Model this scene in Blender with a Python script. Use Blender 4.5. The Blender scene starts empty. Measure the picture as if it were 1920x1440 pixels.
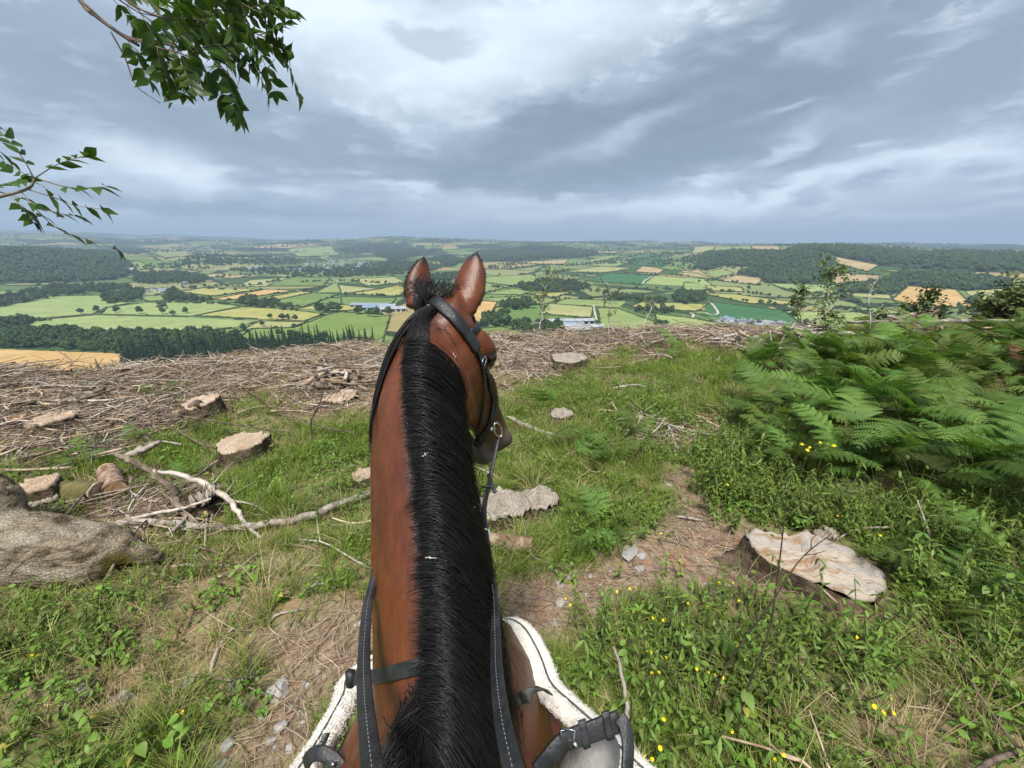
import bpy, bmesh, math, random
import numpy as np
from mathutils import Vector, Matrix
from mathutils.bvhtree import BVHTree
from mathutils.geometry import delaunay_2d_cdt

random.seed(7)
RNG = np.random.default_rng(11)
S = bpy.context.scene
COL = S.collection
PI = math.pi

# ------------------------------------------------------------------ camera
F = 740.0                      # focal length in pixels of a 1920 x 1440 frame
PITCH = math.radians(19.7)
CAMZ = 2.35                    # a rider's eye above the ground
cam_d = bpy.data.cameras.new('camera')
cam_d.sensor_width = 36.0
cam_d.lens = F / 1920 * 36.0
cam_d.clip_start = 0.02
cam_d.clip_end = 60000
cam = bpy.data.objects.new('camera', cam_d)
COL.objects.link(cam)
cam.location = (0, 0, CAMZ)
cam.rotation_euler = (PI / 2 - PITCH, 0, 0)
S.camera = cam
S.view_settings.view_transform = 'Standard'
S.view_settings.look = 'None'
S.view_settings.gamma = 1.0
S.view_settings.use_curve_mapping = False
S.view_settings.exposure = 2.2
S.render.engine = 'CYCLES'
S.cycles.use_denoising = True
try:
    S.cycles.denoiser = 'OPENIMAGEDENOISE'
except Exception:
    pass
S.cycles.max_bounces = 6
S.cycles.diffuse_bounces = 2
S.cycles.glossy_bounces = 2
S.cycles.transmission_bounces = 3
S.cycles.transparent_max_bounces = 4
S.cycles.volume_bounces = 0
CP, SP = math.cos(PITCH), math.sin(PITCH)


def ray(px, py):
    u = (px - 960) / F
    v = (720 - py) / F
    return (u, CP + v * SP, -SP + v * CP)


def px2azel(px, py):
    d = ray(px, py)
    return math.atan2(d[0], d[1]), math.atan2(d[2], math.hypot(d[0], d[1]))


def at(px, py, t):
    """point seen at a pixel, t metres along the lens axis"""
    d = ray(px, py)
    return Vector((d[0] * t, d[1] * t, CAMZ + d[2] * t))


def project(x, y, z):
    zr = z - CAMZ
    f = y * CP - zr * SP
    f = np.where(f < 0.05, 0.05, f)
    up = y * SP + zr * CP
    return 960 + x / f * F, 720 - up / f * F


# ------------------------------------------------------------------ node helpers
class NX:
    """wraps a node output so that maths can be written as maths"""
    def __init__(s, nt, out): s.nt, s.o = nt, out
    def _m(s, op, *a, clamp=False):
        n = s.nt.nodes.new('ShaderNodeMath'); n.operation = op; n.use_clamp = clamp
        for i, v in enumerate((s,) + a):
            if isinstance(v, NX): s.nt.links.new(v.o, n.inputs[i])
            else: n.inputs[i].default_value = v
        return NX(s.nt, n.outputs[0])
    def __add__(s, b): return s._m('ADD', b)
    def __radd__(s, b): return s._m('ADD', b)
    def __sub__(s, b): return s._m('SUBTRACT', b)
    def __rsub__(s, b): return (s * -1.0) + b
    def __mul__(s, b): return s._m('MULTIPLY', b)
    def __rmul__(s, b): return s._m('MULTIPLY', b)
    def __truediv__(s, b): return s._m('DIVIDE', b)
    def pow(s, b): return s._m('POWER', b)
    def atan2(s, b): return s._m('ARCTAN2', b)
    def asin(s): return s._m('ARCSINE')
    def exp(s): return s._m('EXPONENT')
    def abs(s): return s._m('ABSOLUTE')
    def max(s, b): return s._m('MAXIMUM', b)
    def min(s, b): return s._m('MINIMUM', b)
    def clamp(s): return s._m('ADD', 0.0, clamp=True)
    def step(s, a, b):
        n = s.nt.nodes.new('ShaderNodeMapRange'); n.interpolation_type = 'SMOOTHSTEP'
        s.nt.links.new(s.o, n.inputs[0]); n.inputs[1].default_value = a; n.inputs[2].default_value = b
        return NX(s.nt, n.outputs[0])


def vec(nt, x, y, z=0.0):
    n = nt.nodes.new('ShaderNodeCombineXYZ')
    for i, v in enumerate((x, y, z)):
        if isinstance(v, NX): nt.links.new(v.o, n.inputs[i])
        else: n.inputs[i].default_value = v
    return NX(nt, n.outputs[0])


def noise_n(nt, v, scale, detail=4, rough=0.55, dist=0.0):
    n = nt.nodes.new('ShaderNodeTexNoise')
    if v is not None: nt.links.new(v.o, n.inputs['Vector'])
    n.inputs['Scale'].default_value = scale
    n.inputs['Detail'].default_value = detail
    n.inputs['Roughness'].default_value = rough
    n.inputs['Distortion'].default_value = dist
    return NX(nt, n.outputs[0])


def mixc(nt, fac, a, b, mode='MIX'):
    n = nt.nodes.new('ShaderNodeMix'); n.data_type = 'RGBA'; n.blend_type = mode
    for sock, v in ((n.inputs[0], fac), (n.inputs[6], a), (n.inputs[7], b)):
        if isinstance(v, NX): nt.links.new(v.o, sock)
        elif isinstance(v, (int, float)): sock.default_value = v
        else: sock.default_value = (*v[:3], 1)
    return NX(nt, n.outputs[2])


# ------------------------------------------------------------------ sky and sun
SUN_EL, SUN_AZ = math.radians(63), math.radians(-168)      # high, behind the rider's left shoulder (azimuth from +Y)
W = bpy.data.worlds.new('World')
S.world = W
W.use_nodes = True
wt = W.node_tree
wt.nodes.clear()
w_out = wt.nodes.new('ShaderNodeOutputWorld')
tc = wt.nodes.new('ShaderNodeTexCoord')
sep = wt.nodes.new('ShaderNodeSeparateXYZ')
nrm = wt.nodes.new('ShaderNodeVectorMath'); nrm.operation = 'NORMALIZE'
wt.links.new(tc.outputs['Generated'], nrm.inputs[0])
wt.links.new(nrm.outputs[0], sep.inputs[0])
dx, dy, dz = (NX(wt, sep.outputs[i]) for i in range(3))
az = dx.atan2(dy)
el = dz.asin()
zc = dz.max(0.0) + 0.10
plane = vec(wt, dx / zc, dy / zc, 0.0)                      # a flat cloud deck overhead
n_big = noise_n(wt, plane, 0.55, 6, 0.55, 0.3)
n_mid = noise_n(wt, plane, 1.9, 7, 0.55, 0.2)
n_fine = noise_n(wt, plane, 4.6, 5, 0.6)
band = noise_n(wt, vec(wt, az * 1.6, el * 17.0, 0.0), 1.6, 6, 0.58, 0.4)   # streaks of layered cloud low down
warp_a = noise_n(wt, vec(wt, az * 4.2, el * 9.0, 3.0), 1.3, 6, 0.6)
warp_e = noise_n(wt, vec(wt, az * 4.2, el * 9.0, 9.0), 1.3, 6, 0.6)
waz = az + (warp_a - 0.5) * 0.24
wel = el + (warp_e - 0.5) * 0.12


def cloud(px, py, rx, ry, tilt=0.0, sharp=1.0):
    """one cloud of the deck, by the direction it stands in"""
    a0, e0 = px2azel(px, py)
    a1, _ = px2azel(px + rx, py)
    _, e1 = px2azel(px, py - ry)
    ra, re_ = abs(a1 - a0), abs(e1 - e0)
    da = waz - a0
    de = wel - e0
    if tilt:
        de = de - da * tilt
    q = (da * (1 / ra)).pow(2.0) if False else (da * (1 / ra)) * (da * (1 / ra))
    q = q + (de * (1 / re_)) * (de * (1 / re_))
    g = (q * -1.0).exp()
    return g if sharp == 1.0 else g.step(0.5 - 0.5 / sharp, 0.5 + 0.5 / sharp)


lump = noise_n(wt, vec(wt, az * 3.4, el * 8.0 - az * 0.6, 5.0), 1.7, 8, 0.56, 0.25)
lump2 = noise_n(wt, vec(wt, az * 3.4, el * 8.0, 15.0), 4.2, 9, 0.66, 0.3)
vb = wt.nodes.new('ShaderNodeTexVoronoi'); vb.feature = 'SMOOTH_F1'; vb.inputs['Scale'].default_value = 3.4; vb.inputs['Detail'].default_value = 3; vb.inputs['Roughness'].default_value = .55; vb.inputs['Smoothness'].default_value = .6
wt.links.new(vec(wt, az * 3.2 + (lump2 - .5) * .5, el * 8.5 + (lump - .5) * .8, 2.0).o, vb.inputs['Vector'])
billow = (NX(wt, vb.outputs['Distance']) * -1.1 + 1.0)
base = n_big * 0.28 + n_mid * 0.12 + n_fine * 0.05 + lump * 0.27 + lump2 * 0.16 + billow * 0.16
low = (1.0 - el.step(0.02, 0.36))
tex = base * (1.0 - low * 0.5) + band * (low * 0.5)
light = tex.step(0.42, 0.60)
col = mixc(wt, light, (0.236, 0.292, 0.358), (0.585, 0.652, 0.735))
# thin bluish veil near the horizon, stronger on the left where rain hangs over the far hills
veil = (1.0 - el.step(0.0, 0.17)) * (az * -1.0 + 0.25).step(-0.9, 0.9)
col = mixc(wt, veil * 0.62, col, (0.265, 0.365, 0.480))
brights = [(880, 120, 260, 110, .1, .8), (600, 20, 330, 90, 0, .9), (1080, 10, 190, 70, 0, .7), (700, 165, 90, 40, 0, .4), (300, 305, 100, 42, -.25, .85),
           (1480, 372, 270, 30, .12, .95), (1800, 300, 240, 36, .16, .7), (790, 352, 90, 9, 0, .8), (170, 330, 150, 60, 0, .35), (1250, 392, 260, 22, 0, .7), (1650, 400, 200, 14, .05, .7), (900, 372, 160, 10, 0, .6), (900, 400, 300, 20, 0, .35)]
for (a, b, c_, d_, tl, k) in brights:
    col = mixc(wt, cloud(a, b, c_, d_, tl) * k, col, (0.72, 0.80, 0.89))
darks = [(1120, 265, 380, 85, .10, .95), (1330, 215, 330, 95, .18, .85), (1480, 60, 270, 75, .1, .6), (1080, 322, 370, 32, .03, .9), (1450, 320, 120, 34, .2, .6),
         (560, 250, 260, 60, -.15, .42), (330, 385, 380, 18, -.05, .5), (560, 395, 300, 14, 0, .4), (90, 200, 240, 120, 0, .22), (1830, 120, 150, 60, .25, .35), (830, 75, 90, 40, 0, .4)]
for (a, b, c_, d_, tl, k) in darks:
    m = cloud(a, b, c_, d_, tl).step(.14, .62) * (lump2 * 0.6 + 0.76).min(1.0) * k
    col = mixc(wt, m.clamp(), col, mixc(wt, n_fine, (0.118, 0.160, 0.200), (0.200, 0.258, 0.310)))
for (a, b, c_, d_, tl, k) in [(1150, 262, 130, 22, .3, .5), (1470, 290, 80, 16, .45, .8), (1480, 210, 60, 10, .2, .5), (1560, 70, 60, 24, .2, .5)]:
    col = mixc(wt, cloud(a, b, c_, d_, tl) * k, col, (0.50, 0.58, 0.68))
for (a, b, c_, d_, tl, k) in [(1520, 372, 78, 15, .22, .9), (1665, 350, 66, 17, .3, .95), (1825, 320, 56, 15, .35, .8), (1170, 352, 52, 16, .1, .7), (1700, 388, 420, 13, .05, .6), (1250, 412, 260, 10, 0, .4), (630, 375, 24, 10, 0, .6), (800, 372, 160, 13, 0, .45)]:
    col = mixc(wt, cloud(a, b, c_, d_, tl) * k, col, (0.235, 0.300, 0.390))
rim = mixc(wt, (1.0 - el.step(-0.01, 0.06)) * 0.6, col, (0.52, 0.605, 0.675))
sky = wt.nodes.new('ShaderNodeTexSky')
sky.sky_type = 'NISHITA'
sky.sun_disc = False
sky.sun_elevation = SUN_EL
sky.sun_rotation = SUN_AZ
bg_sky = wt.nodes.new('ShaderNodeBackground'); bg_sky.inputs[1].default_value = 0.05
wt.links.new(sky.outputs[0], bg_sky.inputs[0])
bg_cl = wt.nodes.new('ShaderNodeBackground'); bg_cl.inputs[1].default_value = 0.318
wt.links.new(rim.o, bg_cl.inputs[0])
mx = wt.nodes.new('ShaderNodeMixShader'); mx.inputs[0].default_value = 0.93       # the deck is all but closed
wt.links.new(bg_sky.outputs[0], mx.inputs[1]); wt.links.new(bg_cl.outputs[0], mx.inputs[2])
wt.links.new(mx.outputs[0], w_out.inputs[0])

sun_d = bpy.data.lights.new('sun', 'SUN')
sun_d.energy = 1.5
sun_d.angle = math.radians(12)
sun_d.color = (1.0, 0.955, 0.88)
sun = bpy.data.objects.new('sun', sun_d)
COL.objects.link(sun)
sdir = Vector((math.sin(SUN_AZ) * math.cos(SUN_EL), math.cos(SUN_AZ) * math.cos(SUN_EL), math.sin(SUN_EL)))
sun.rotation_euler = sdir.to_track_quat('Z', 'Y').to_euler()
sun.location = (-3, -3, 12)


# ------------------------------------------------------------------ object helpers
def tag(o, label=None, cat=None, group=None, kind=None):
    if label: o['label'] = label
    if cat: o['category'] = cat
    if group: o['group'] = group
    if kind: o['kind'] = kind
    return o


def empty(name, loc, label, cat, group=None):
    o = bpy.data.objects.new(name, None)
    COL.objects.link(o)
    o.location = loc
    o.empty_display_size = 0.1
    return tag(o, label, cat, group)


class MB:
    """collects vertices and faces; faces carry a material slot"""
    def __init__(s): s.v, s.f, s.m, s.n = [], [], [], 0
    def add(s, v, f, mi=0):
        v = np.asarray(v, float).reshape(-1, 3)
        s.v.append(v)
        n = s.n
        s.f.extend([tuple(i + n for i in q) for q in f])
        s.m.extend([mi] * len(f))
        s.n += len(v)
        return s
    def mesh(s, name, mats, smooth=True):
        me = bpy.data.meshes.new(name)
        me.from_pydata(np.concatenate(s.v).tolist() if s.v else [], [], s.f)
        for m in (mats if isinstance(mats, (list, tuple)) else [mats]): me.materials.append(m)
        if len(me.materials) > 1: me.polygons.foreach_set('material_index', s.m)
        if smooth: me.polygons.foreach_set('use_smooth', [True] * len(me.polygons))
        me.update()
        return me


def link(name, me, parent=None):
    o = bpy.data.objects.new(name, me)
    COL.objects.link(o)
    if parent is not None: o.parent = parent
    return o


def build(name, mb, mats, parent=None, smooth=True, origin=None):
    """links mb as one object; world vertices are made relative to the parent's place"""
    off = None
    if parent is not None:
        off = Vector((0, 0, 0)); p = parent
        while p is not None: off += p.location; p = p.parent
    elif origin is not None: off = Vector(origin)
    if off is not None and mb.v:
        mb.v = [a - np.array(off) for a in mb.v]
    o = link(name, mb.mesh(name, mats, smooth), parent)
    if parent is None and origin is not None: o.location = origin
    return o


def copy_tree(o, parent=None):
    c = o.copy(); COL.objects.link(c); c.parent = parent
    for ch in o.children: copy_tree(ch, c)
    return c


def crom(pts, n):
    """n points of a smooth curve through pts"""
    P = np.asarray([tuple(p) for p in pts], float)
    if len(P) == 2: return P[0] + (P[1] - P[0]) * np.linspace(0, 1, n)[:, None]
    P = np.vstack([2 * P[0] - P[1], P, 2 * P[-1] - P[-2]])
    k = len(P) - 3
    t = np.linspace(0, k, n); i = np.minimum(t.astype(int), k - 1); t = (t - i)[:, None]
    a, b, c, d = P[i], P[i + 1], P[i + 2], P[i + 3]
    return 0.5 * (2 * b + (c - a) * t + (2 * a - 5 * b + 4 * c - d) * t ** 2 + (3 * b - a - 3 * c + d) * t ** 3)


def frames(P):
    T = np.gradient(P, axis=0)
    T /= np.linalg.norm(T, axis=1)[:, None] + 1e-9
    r = np.array([0, 0, 1.0]) if abs(T[0][2]) < 0.9 else np.array([1.0, 0, 0])
    A = np.zeros_like(P); B = np.zeros_like(P)
    for i in range(len(P)):
        r = r - T[i] * r.dot(T[i]); r /= np.linalg.norm(r) + 1e-9
        A[i] = r; B[i] = np.cross(T[i], r)
    return T, A, B


def tube_vf(P, R, sides=6, cap=True, jitter=0.0, flat=1.0):
    P = np.asarray(P, float); n = len(P)
    R = np.broadcast_to(np.asarray(R, float), (n,)) if np.ndim(R) < 2 else R
    T, A, B = frames(P)
    a = np.linspace(0, 2 * PI, sides, endpoint=False)
    rr = R[:, None] * np.ones(sides)
    if jitter: rr = rr * (1 + jitter * RNG.normal(size=rr.shape))
    V = P[:, None, :] + rr[..., None] * (np.cos(a)[None, :, None] * A[:, None, :] + flat * np.sin(a)[None, :, None] * B[:, None, :])
    V = V.reshape(-1, 3)
    Fc = []
    for i in range(n - 1):
        for j in range(sides):
            k = (j + 1) % sides
            Fc.append((i * sides + j, i * sides + k, (i + 1) * sides + k, (i + 1) * sides + j))
    if cap:
        Fc.append(tuple(range(sides - 1, -1, -1)))
        Fc.append(tuple((n - 1) * sides + j for j in range(sides)))
    return V, Fc


def tube(mb, P, R, sides=6, mi=0, cap=True, jitter=0.0, flat=1.0):
    mb.add(*tube_vf(P, R, sides, cap, jitter, flat), mi)


def fbm(x, y, s=1.0, seed=0, octs=4):
    """cheap smooth pseudo-noise in about -1..1"""
    r = np.random.default_rng(seed)
    o = 0; amp = 1.0; tot = 0
    for k in range(octs):
        for j in range(3):
            th = r.uniform(0, 2 * PI); fr = s * (2 ** k) * r.uniform(0.7, 1.3); ph = r.uniform(0, 6.28)
            th2 = r.uniform(0, 2 * PI); ph2 = r.uniform(0, 6.28)
            o = o + amp * np.sin(fr * (x * math.cos(th) + y * math.sin(th)) + ph + 1.3 * np.sin(fr * 0.6 * (x * math.cos(th2) + y * math.sin(th2)) + ph2))
        tot += amp * 2.0
        amp *= 0.55
    return o / tot


# ------------------------------------------------------------------ materials
def mat(name, c1, c2=None, scale=8.0, rough=0.7, bump=0.0, bump_scale=None, spec=0.3, rnd=0.0, trans=0.0, coord='Object', c3=None, scale3=1.5, detail=5, stretch=None, lo=0.35, hi=0.65, coat=0.0, bump_dist=0.02, sheen=0.0):
    m = bpy.data.materials.new(name); m.use_nodes = True
    nt = m.node_tree
    b = nt.nodes['Principled BSDF']
    out = nt.nodes['Material Output']
    b.inputs['Roughness'].default_value = rough
    b.inputs['Specular IOR Level'].default_value = spec
    if coat: b.inputs['Coat Weight'].default_value = coat; b.inputs['Coat Roughness'].default_value = 0.3
    if sheen: b.inputs['Sheen Weight'].default_value = sheen; b.inputs['Sheen Roughness'].default_value = 0.4
    t = nt.nodes.new('ShaderNodeTexCoord')
    v = NX(nt, t.outputs[coord])
    if stretch:
        mp = nt.nodes.new('ShaderNodeMapping'); mp.inputs['Scale'].default_value = stretch
        nt.links.new(v.o, mp.inputs[0]); v = NX(nt, mp.outputs[0])
    col = None
    if c2 is not None:
        f = noise_n(nt, v, scale, detail).step(lo, hi)
        col = mixc(nt, f, c1, c2)
        if c3 is not None:
            col = mixc(nt, noise_n(nt, v, scale3, 4).step(0.5, 0.68), col, c3)
        if rnd:
            oi = nt.nodes.new('ShaderNodeObjectInfo')
            hs = nt.nodes.new('ShaderNodeHueSaturation')
            r = NX(nt, oi.outputs['Random'])
            nt.links.new((r * rnd + (1 - rnd / 2)).o, hs.inputs['Value'])
            nt.links.new((r * (rnd * 0.06) + (0.5 - rnd * 0.03)).o, hs.inputs['Hue'])
            nt.links.new(col.o, hs.inputs['Color'])
            col = NX(nt, hs.outputs[0])
        nt.links.new(col.o, b.inputs['Base Color'])
    else:
        b.inputs['Base Color'].default_value = (*c1, 1)
    if bump:
        bn = nt.nodes.new('ShaderNodeBump'); bn.inputs['Strength'].default_value = bump; bn.inputs['Distance'].default_value = bump_dist
        nt.links.new(noise_n(nt, v, bump_scale or scale * 3, 6, 0.6).o, bn.inputs['Height'])
        nt.links.new(bn.outputs[0], b.inputs['Normal'])
    if trans:
        tr = nt.nodes.new('ShaderNodeBsdfTranslucent')
        if col is not None:
            g = mixc(nt, 1.0, col, (1.25, 1.25, 0.55), 'MULTIPLY')
            nt.links.new(g.o, tr.inputs[0])
        else: tr.inputs[0].default_value = (*c1, 1)
        ms = nt.nodes.new('ShaderNodeMixShader'); ms.inputs[0].default_value = trans
        nt.links.new(b.outputs[0], ms.inputs[1]); nt.links.new(tr.outputs[0], ms.inputs[2])
        nt.links.new(ms.outputs[0], out.inputs[0])
    return m


# ------------------------------------------------------------------ scattering for what nobody could count
def scatter(name, variants, pts, rot, scl, idx=None, kind='stuff', label=None, cat=None):
    """one object of kind stuff: geometry nodes put the variant meshes on the points"""
    n = len(pts)
    col = bpy.data.collections.new(name + '_sources')
    for k, me in enumerate(variants):
        col.objects.link(bpy.data.objects.new('%s_source_%02d' % (name, k), me))
    me = bpy.data.meshes.new(name)
    me.from_pydata(np.asarray(pts, float).tolist(), [], [])
    if idx is None: idx = RNG.integers(0, len(variants), n)
    a = me.attributes.new('rot', 'FLOAT_VECTOR', 'POINT'); a.data.foreach_set('vector', np.asarray(rot, np.float32).ravel())
    scl = np.asarray(scl, np.float32)
    if scl.ndim == 1: scl = np.repeat(scl[:, None], 3, 1)
    a = me.attributes.new('scl', 'FLOAT_VECTOR', 'POINT'); a.data.foreach_set('vector', scl.ravel())
    a = me.attributes.new('idx', 'INT', 'POINT'); a.data.foreach_set('value', np.asarray(idx, np.int32))
    o = link(name, me)
    ng = bpy.data.node_groups.new(name + '_nodes', 'GeometryNodeTree')
    ng.interface.new_socket('Geometry', in_out='INPUT', socket_type='NodeSocketGeometry')
    ng.interface.new_socket('Geometry', in_out='OUTPUT', socket_type='NodeSocketGeometry')
    gi = ng.nodes.new('NodeGroupInput'); go = ng.nodes.new('NodeGroupOutput')
    ip = ng.nodes.new('GeometryNodeInstanceOnPoints')
    ci = ng.nodes.new('GeometryNodeCollectionInfo')
    ci.inputs['Collection'].default_value = col
    ci.inputs['Separate Children'].default_value = True
    ci.inputs['Reset Children'].default_value = True
    ip.inputs['Pick Instance'].default_value = True
    def attr(nm, ty):
        q = ng.nodes.new('GeometryNodeInputNamedAttribute'); q.data_type = ty; q.inputs['Name'].default_value = nm
        return q.outputs[0]
    ng.links.new(gi.outputs[0], ip.inputs['Points'])
    ng.links.new(ci.outputs[0], ip.inputs['Instance'])
    ng.links.new(attr('idx', 'INT'), ip.inputs['Instance Index'])
    ng.links.new(attr('rot', 'FLOAT_VECTOR'), ip.inputs['Rotation'])
    ng.links.new(attr('scl', 'FLOAT_VECTOR'), ip.inputs['Scale'])
    ng.links.new(ip.outputs[0], go.inputs[0])
    md = o.modifiers.new('scatter', 'NODES'); md.node_group = ng
    return tag(o, label, cat, None, kind)
# ------------------------------------------------------------------ terrain
BR = 11.0                                            # metres to the brow of the felled hillside
_bpx = [-600, 0, 300, 640, 960, 1200, 1500, 1800, 1920, 2600]
_bpy = [732, 724, 704, 666, 643, 634, 624, 612, 606, 600]
_baz = np.array([px2azel(a, b)[0] for a, b in zip(_bpx, _bpy)])
_bz = np.array([CAMZ + BR * math.tan(px2azel(a, b)[1]) for a, b in zip(_bpx, _bpy)])


def brow_z(az): return np.interp(az, _baz, _bz)


_tpx = [-500, 0, 250, 500, 750, 1000, 1200, 1400, 1550, 1750, 1920, 2500]
_trs = [700, 1000, 1300, 1600, 2000, 2600, 3300, 4500, 6000, 8000, 12000, 20000]
_tz = [
    [-121, -121, -120, -118, -108, -20, -38, -60, -10, 60, 285, 60],
    [-121, -121, -120, -119, -110, -18, -36, -60, -15, 55, 275, 60],
    [-121, -121, -121, -120, -117, -72, -66, -62, -20, 40, 170, 30],
    [-121, -121, -121, -121, -119, -112, -98, -74, -10, 15, 70, 0],
    [-121, -121, -121, -121, -119, -115, -102, -55, 85, 10, 10, 0],
    [-121, -121, -121, -120, -118, -113, -92, 5, -30, 30, -10, -20],
    [-121, -119, -115, -109, -100, -87, -68, -40, -34, -14, -30, -60],
    [-120, -120, -118, -108, -40, -50, -46, -22, -40, -30, -40, -70],
    [-120, -118, -113, -92, -22, -16, -20, -40, -45, -50, -60, -80],
    [-119, -111, -94, -78, -58, -32, -34, -45, -50, -60, -70, -90],
    [-117, -108, -92, -76, -60, -36, -38, -45, -50, -60, -70, -90],
    [-117, -108, -92, -76, -60, -36, -38, -45, -50, -60, -70, -90],
]
_taz = np.array([px2azel(a, 456)[0] for a in _tpx])
GA = np.linspace(-1.45, 1.45, 360)
GL = np.linspace(math.log(BR), math.log(20000), 420)
_rows = []
for k in range(len(_taz)):
    zb = float(brow_z(_taz[k])) - CAMZ
    rr = [BR, 13, 18, 30, 60, 200, 430] + _trs
    zz = [zb, zb - 0.35, zb - 2.2, zb - 7.5, zb - 20, -80, -116] + _tz[k]
    _rows.append(np.interp(GL, np.log(rr), zz))
_rows = np.array(_rows)
GZ = np.stack([np.interp(GA, _taz, _rows[:, j]) for j in range(len(GL))], 1)


def _blur(a, k, ax):
    w = np.hanning(2 * k + 3)[1:-1]; w /= w.sum()
    pad = [(0, 0), (0, 0)]; pad[ax] = (k, k)
    b = np.pad(a, pad, mode='edge')
    return np.apply_along_axis(lambda q: np.convolve(q, w, 'valid'), ax, b)


_gb = _blur(_blur(GZ, 10, 0), 8, 1)
_m = np.clip((GL - math.log(350)) / 0.7, 0, 1)[None, :]
GZ = GZ * (1 - _m) + _gb * _m
_ra, _rl = np.meshgrid(GA, np.exp(GL), indexing='ij')
_X, _Y = np.sin(_ra) * _rl, np.cos(_ra) * _rl
GZ = GZ + np.clip((_rl - 1500) / 1500, 0, 1) * (15 * fbm(_X, _Y, 1 / 300.0, 5, 3) + np.clip((_rl - 3000) / 3000, 0, 1) * 58 * fbm(_X, _Y, 1 / 620.0, 8, 3))
GZ = GZ + np.clip((_rl - 500) / 600, 0, 1) * 0.9 * fbm(_X, _Y, 1 / 120.0, 3, 2)


def gz_far(az, r):
    i = np.clip((az - GA[0]) / (GA[1] - GA[0]), 0, len(GA) - 1.001)
    j = np.clip((np.log(np.maximum(r, BR)) - GL[0]) / (GL[1] - GL[0]), 0, len(GL) - 1.001)
    i0, j0 = i.astype(int), j.astype(int); a, b = i - i0, j - j0
    return CAMZ + (GZ[i0, j0] * (1 - a) + GZ[i0 + 1, j0] * a) * (1 - b) + (GZ[i0, j0 + 1] * (1 - a) + GZ[i0 + 1, j0 + 1] * a) * b


def zt(x, y):
    """height of the ground"""
    x = np.asarray(x, float); y = np.asarray(y, float)
    az = np.arctan2(x, y); r = np.hypot(x, y)
    zb = brow_z(np.clip(az, -1.35, 1.35)) * np.clip((2.6 - np.abs(az)) / 1.2, 0, 1)
    near = zb * np.clip(r / BR, 0, 1) ** 1.5
    near = near + np.clip(r / 2.5, 0, 1) * (0.035 * fbm(x, y, 2.2, 1, 3) + 0.05 * fbm(x, y, 0.7, 2, 2))
    far = gz_far(az, r) + 0.10 * np.clip((r - 8) / 5, 0, 1) * fbm(x, y, 0.9, 4, 2) * np.clip((60 - r) / 30, 0, 1)
    w = np.clip((r - 10.0) / 2.0, 0, 1); w = w * w * (3 - 2 * w)
    return near * (1 - w) + far * w


_fr = np.exp(np.linspace(math.log(150), math.log(19000), 2600))


def far_hit(px, py):
    d = ray(px, py); h = math.hypot(d[0], d[1])
    x, y = d[0] / h * _fr, d[1] / h * _fr
    z = CAMZ + d[2] / h * _fr
    g = gz_far(np.arctan2(x, y), _fr)
    k = np.nonzero(g >= z)[0]
    k = int(k[0]) if len(k) else len(_fr) - 1
    return np.array([x[k], y[k], g[k]])


_nr = np.linspace(0.25, 30, 3000)


def hit(px, py, h=0.0):
    """where the ray through a pixel meets the near ground (or a layer h above it)"""
    d = ray(px, py); q = math.hypot(d[0], d[1])
    x, y = d[0] / q * _nr, d[1] / q * _nr
    z = CAMZ + d[2] / q * _nr
    g = zt(x, y) + h
    k = np.nonzero(g >= z)[0]
    k = int(k[0]) if len(k) else int(np.argmin(np.abs(_nr - BR)))
    return np.array([x[k], y[k], g[k]])


def inpoly(px, py, poly):
    px = np.asarray(px); py = np.asarray(py)
    c = np.zeros(px.shape, bool); n = len(poly)
    for i in range(n):
        x1, y1 = poly[i]; x2, y2 = poly[(i + 1) % n]
        if y1 == y2: continue
        cr = ((y1 > py) != (y2 > py)) & (px < (x2 - x1) * (py - y1) / (y2 - y1) + x1)
        c ^= cr
    return c


# ---- the far country: one sheet from the brow to the horizon
M_land = mat('patchwork_land', (0.12, 0.17, 0.06), (0.20, 0.24, 0.09), 0.004, 0.95, spec=0.05)
nt = M_land.node_tree
b_ = nt.nodes['Principled BSDF']
t_ = nt.nodes.new('ShaderNodeTexCoord')
obj_v = NX(nt, t_.outputs['Object'])
wob = nt.nodes.new('ShaderNodeVectorMath'); wob.operation = 'MULTIPLY_ADD'
nz_ = nt.nodes.new('ShaderNodeTexNoise'); nz_.inputs['Scale'].default_value = 0.004
nt.links.new(obj_v.o, nz_.inputs['Vector'])
nt.links.new(nz_.outputs['Color'], wob.inputs[0]); wob.inputs[1].default_value = (120, 120, 0); nt.links.new(obj_v.o, wob.inputs[2])
mp_ = nt.nodes.new('ShaderNodeMapping'); mp_.inputs['Scale'].default_value = (1 / 270, 1 / 330, 0); mp_.inputs['Rotation'].default_value = (0, 0, 0.3)
nt.links.new(wob.outputs[0], mp_.inputs[0])
vo = nt.nodes.new('ShaderNodeTexVoronoi'); vo.distance = 'CHEBYCHEV'; vo.inputs['Scale'].default_value = 1.0
nt.links.new(mp_.outputs[0], vo.inputs['Vector'])
ve = nt.nodes.new('ShaderNodeTexVoronoi'); ve.feature = 'DISTANCE_TO_EDGE'; ve.inputs['Scale'].default_value = 1.0
nt.links.new(mp_.outputs[0], ve.inputs['Vector'])
sp_ = nt.nodes.new('ShaderNodeSeparateColor'); nt.links.new(vo.outputs['Color'], sp_.inputs[0])
cr_ = nt.nodes.new('ShaderNodeValToRGB')
nt.links.new(sp_.outputs[0], cr_.inputs[0])
cr_.color_ramp.interpolation = 'CONSTANT'
els = cr_.color_ramp.elements
els[0].position = 0.0; els[0].color = (0.135, 0.190, 0.062, 1)
els[1].position = 0.16; els[1].color = (0.185, 0.215, 0.088, 1)
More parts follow.
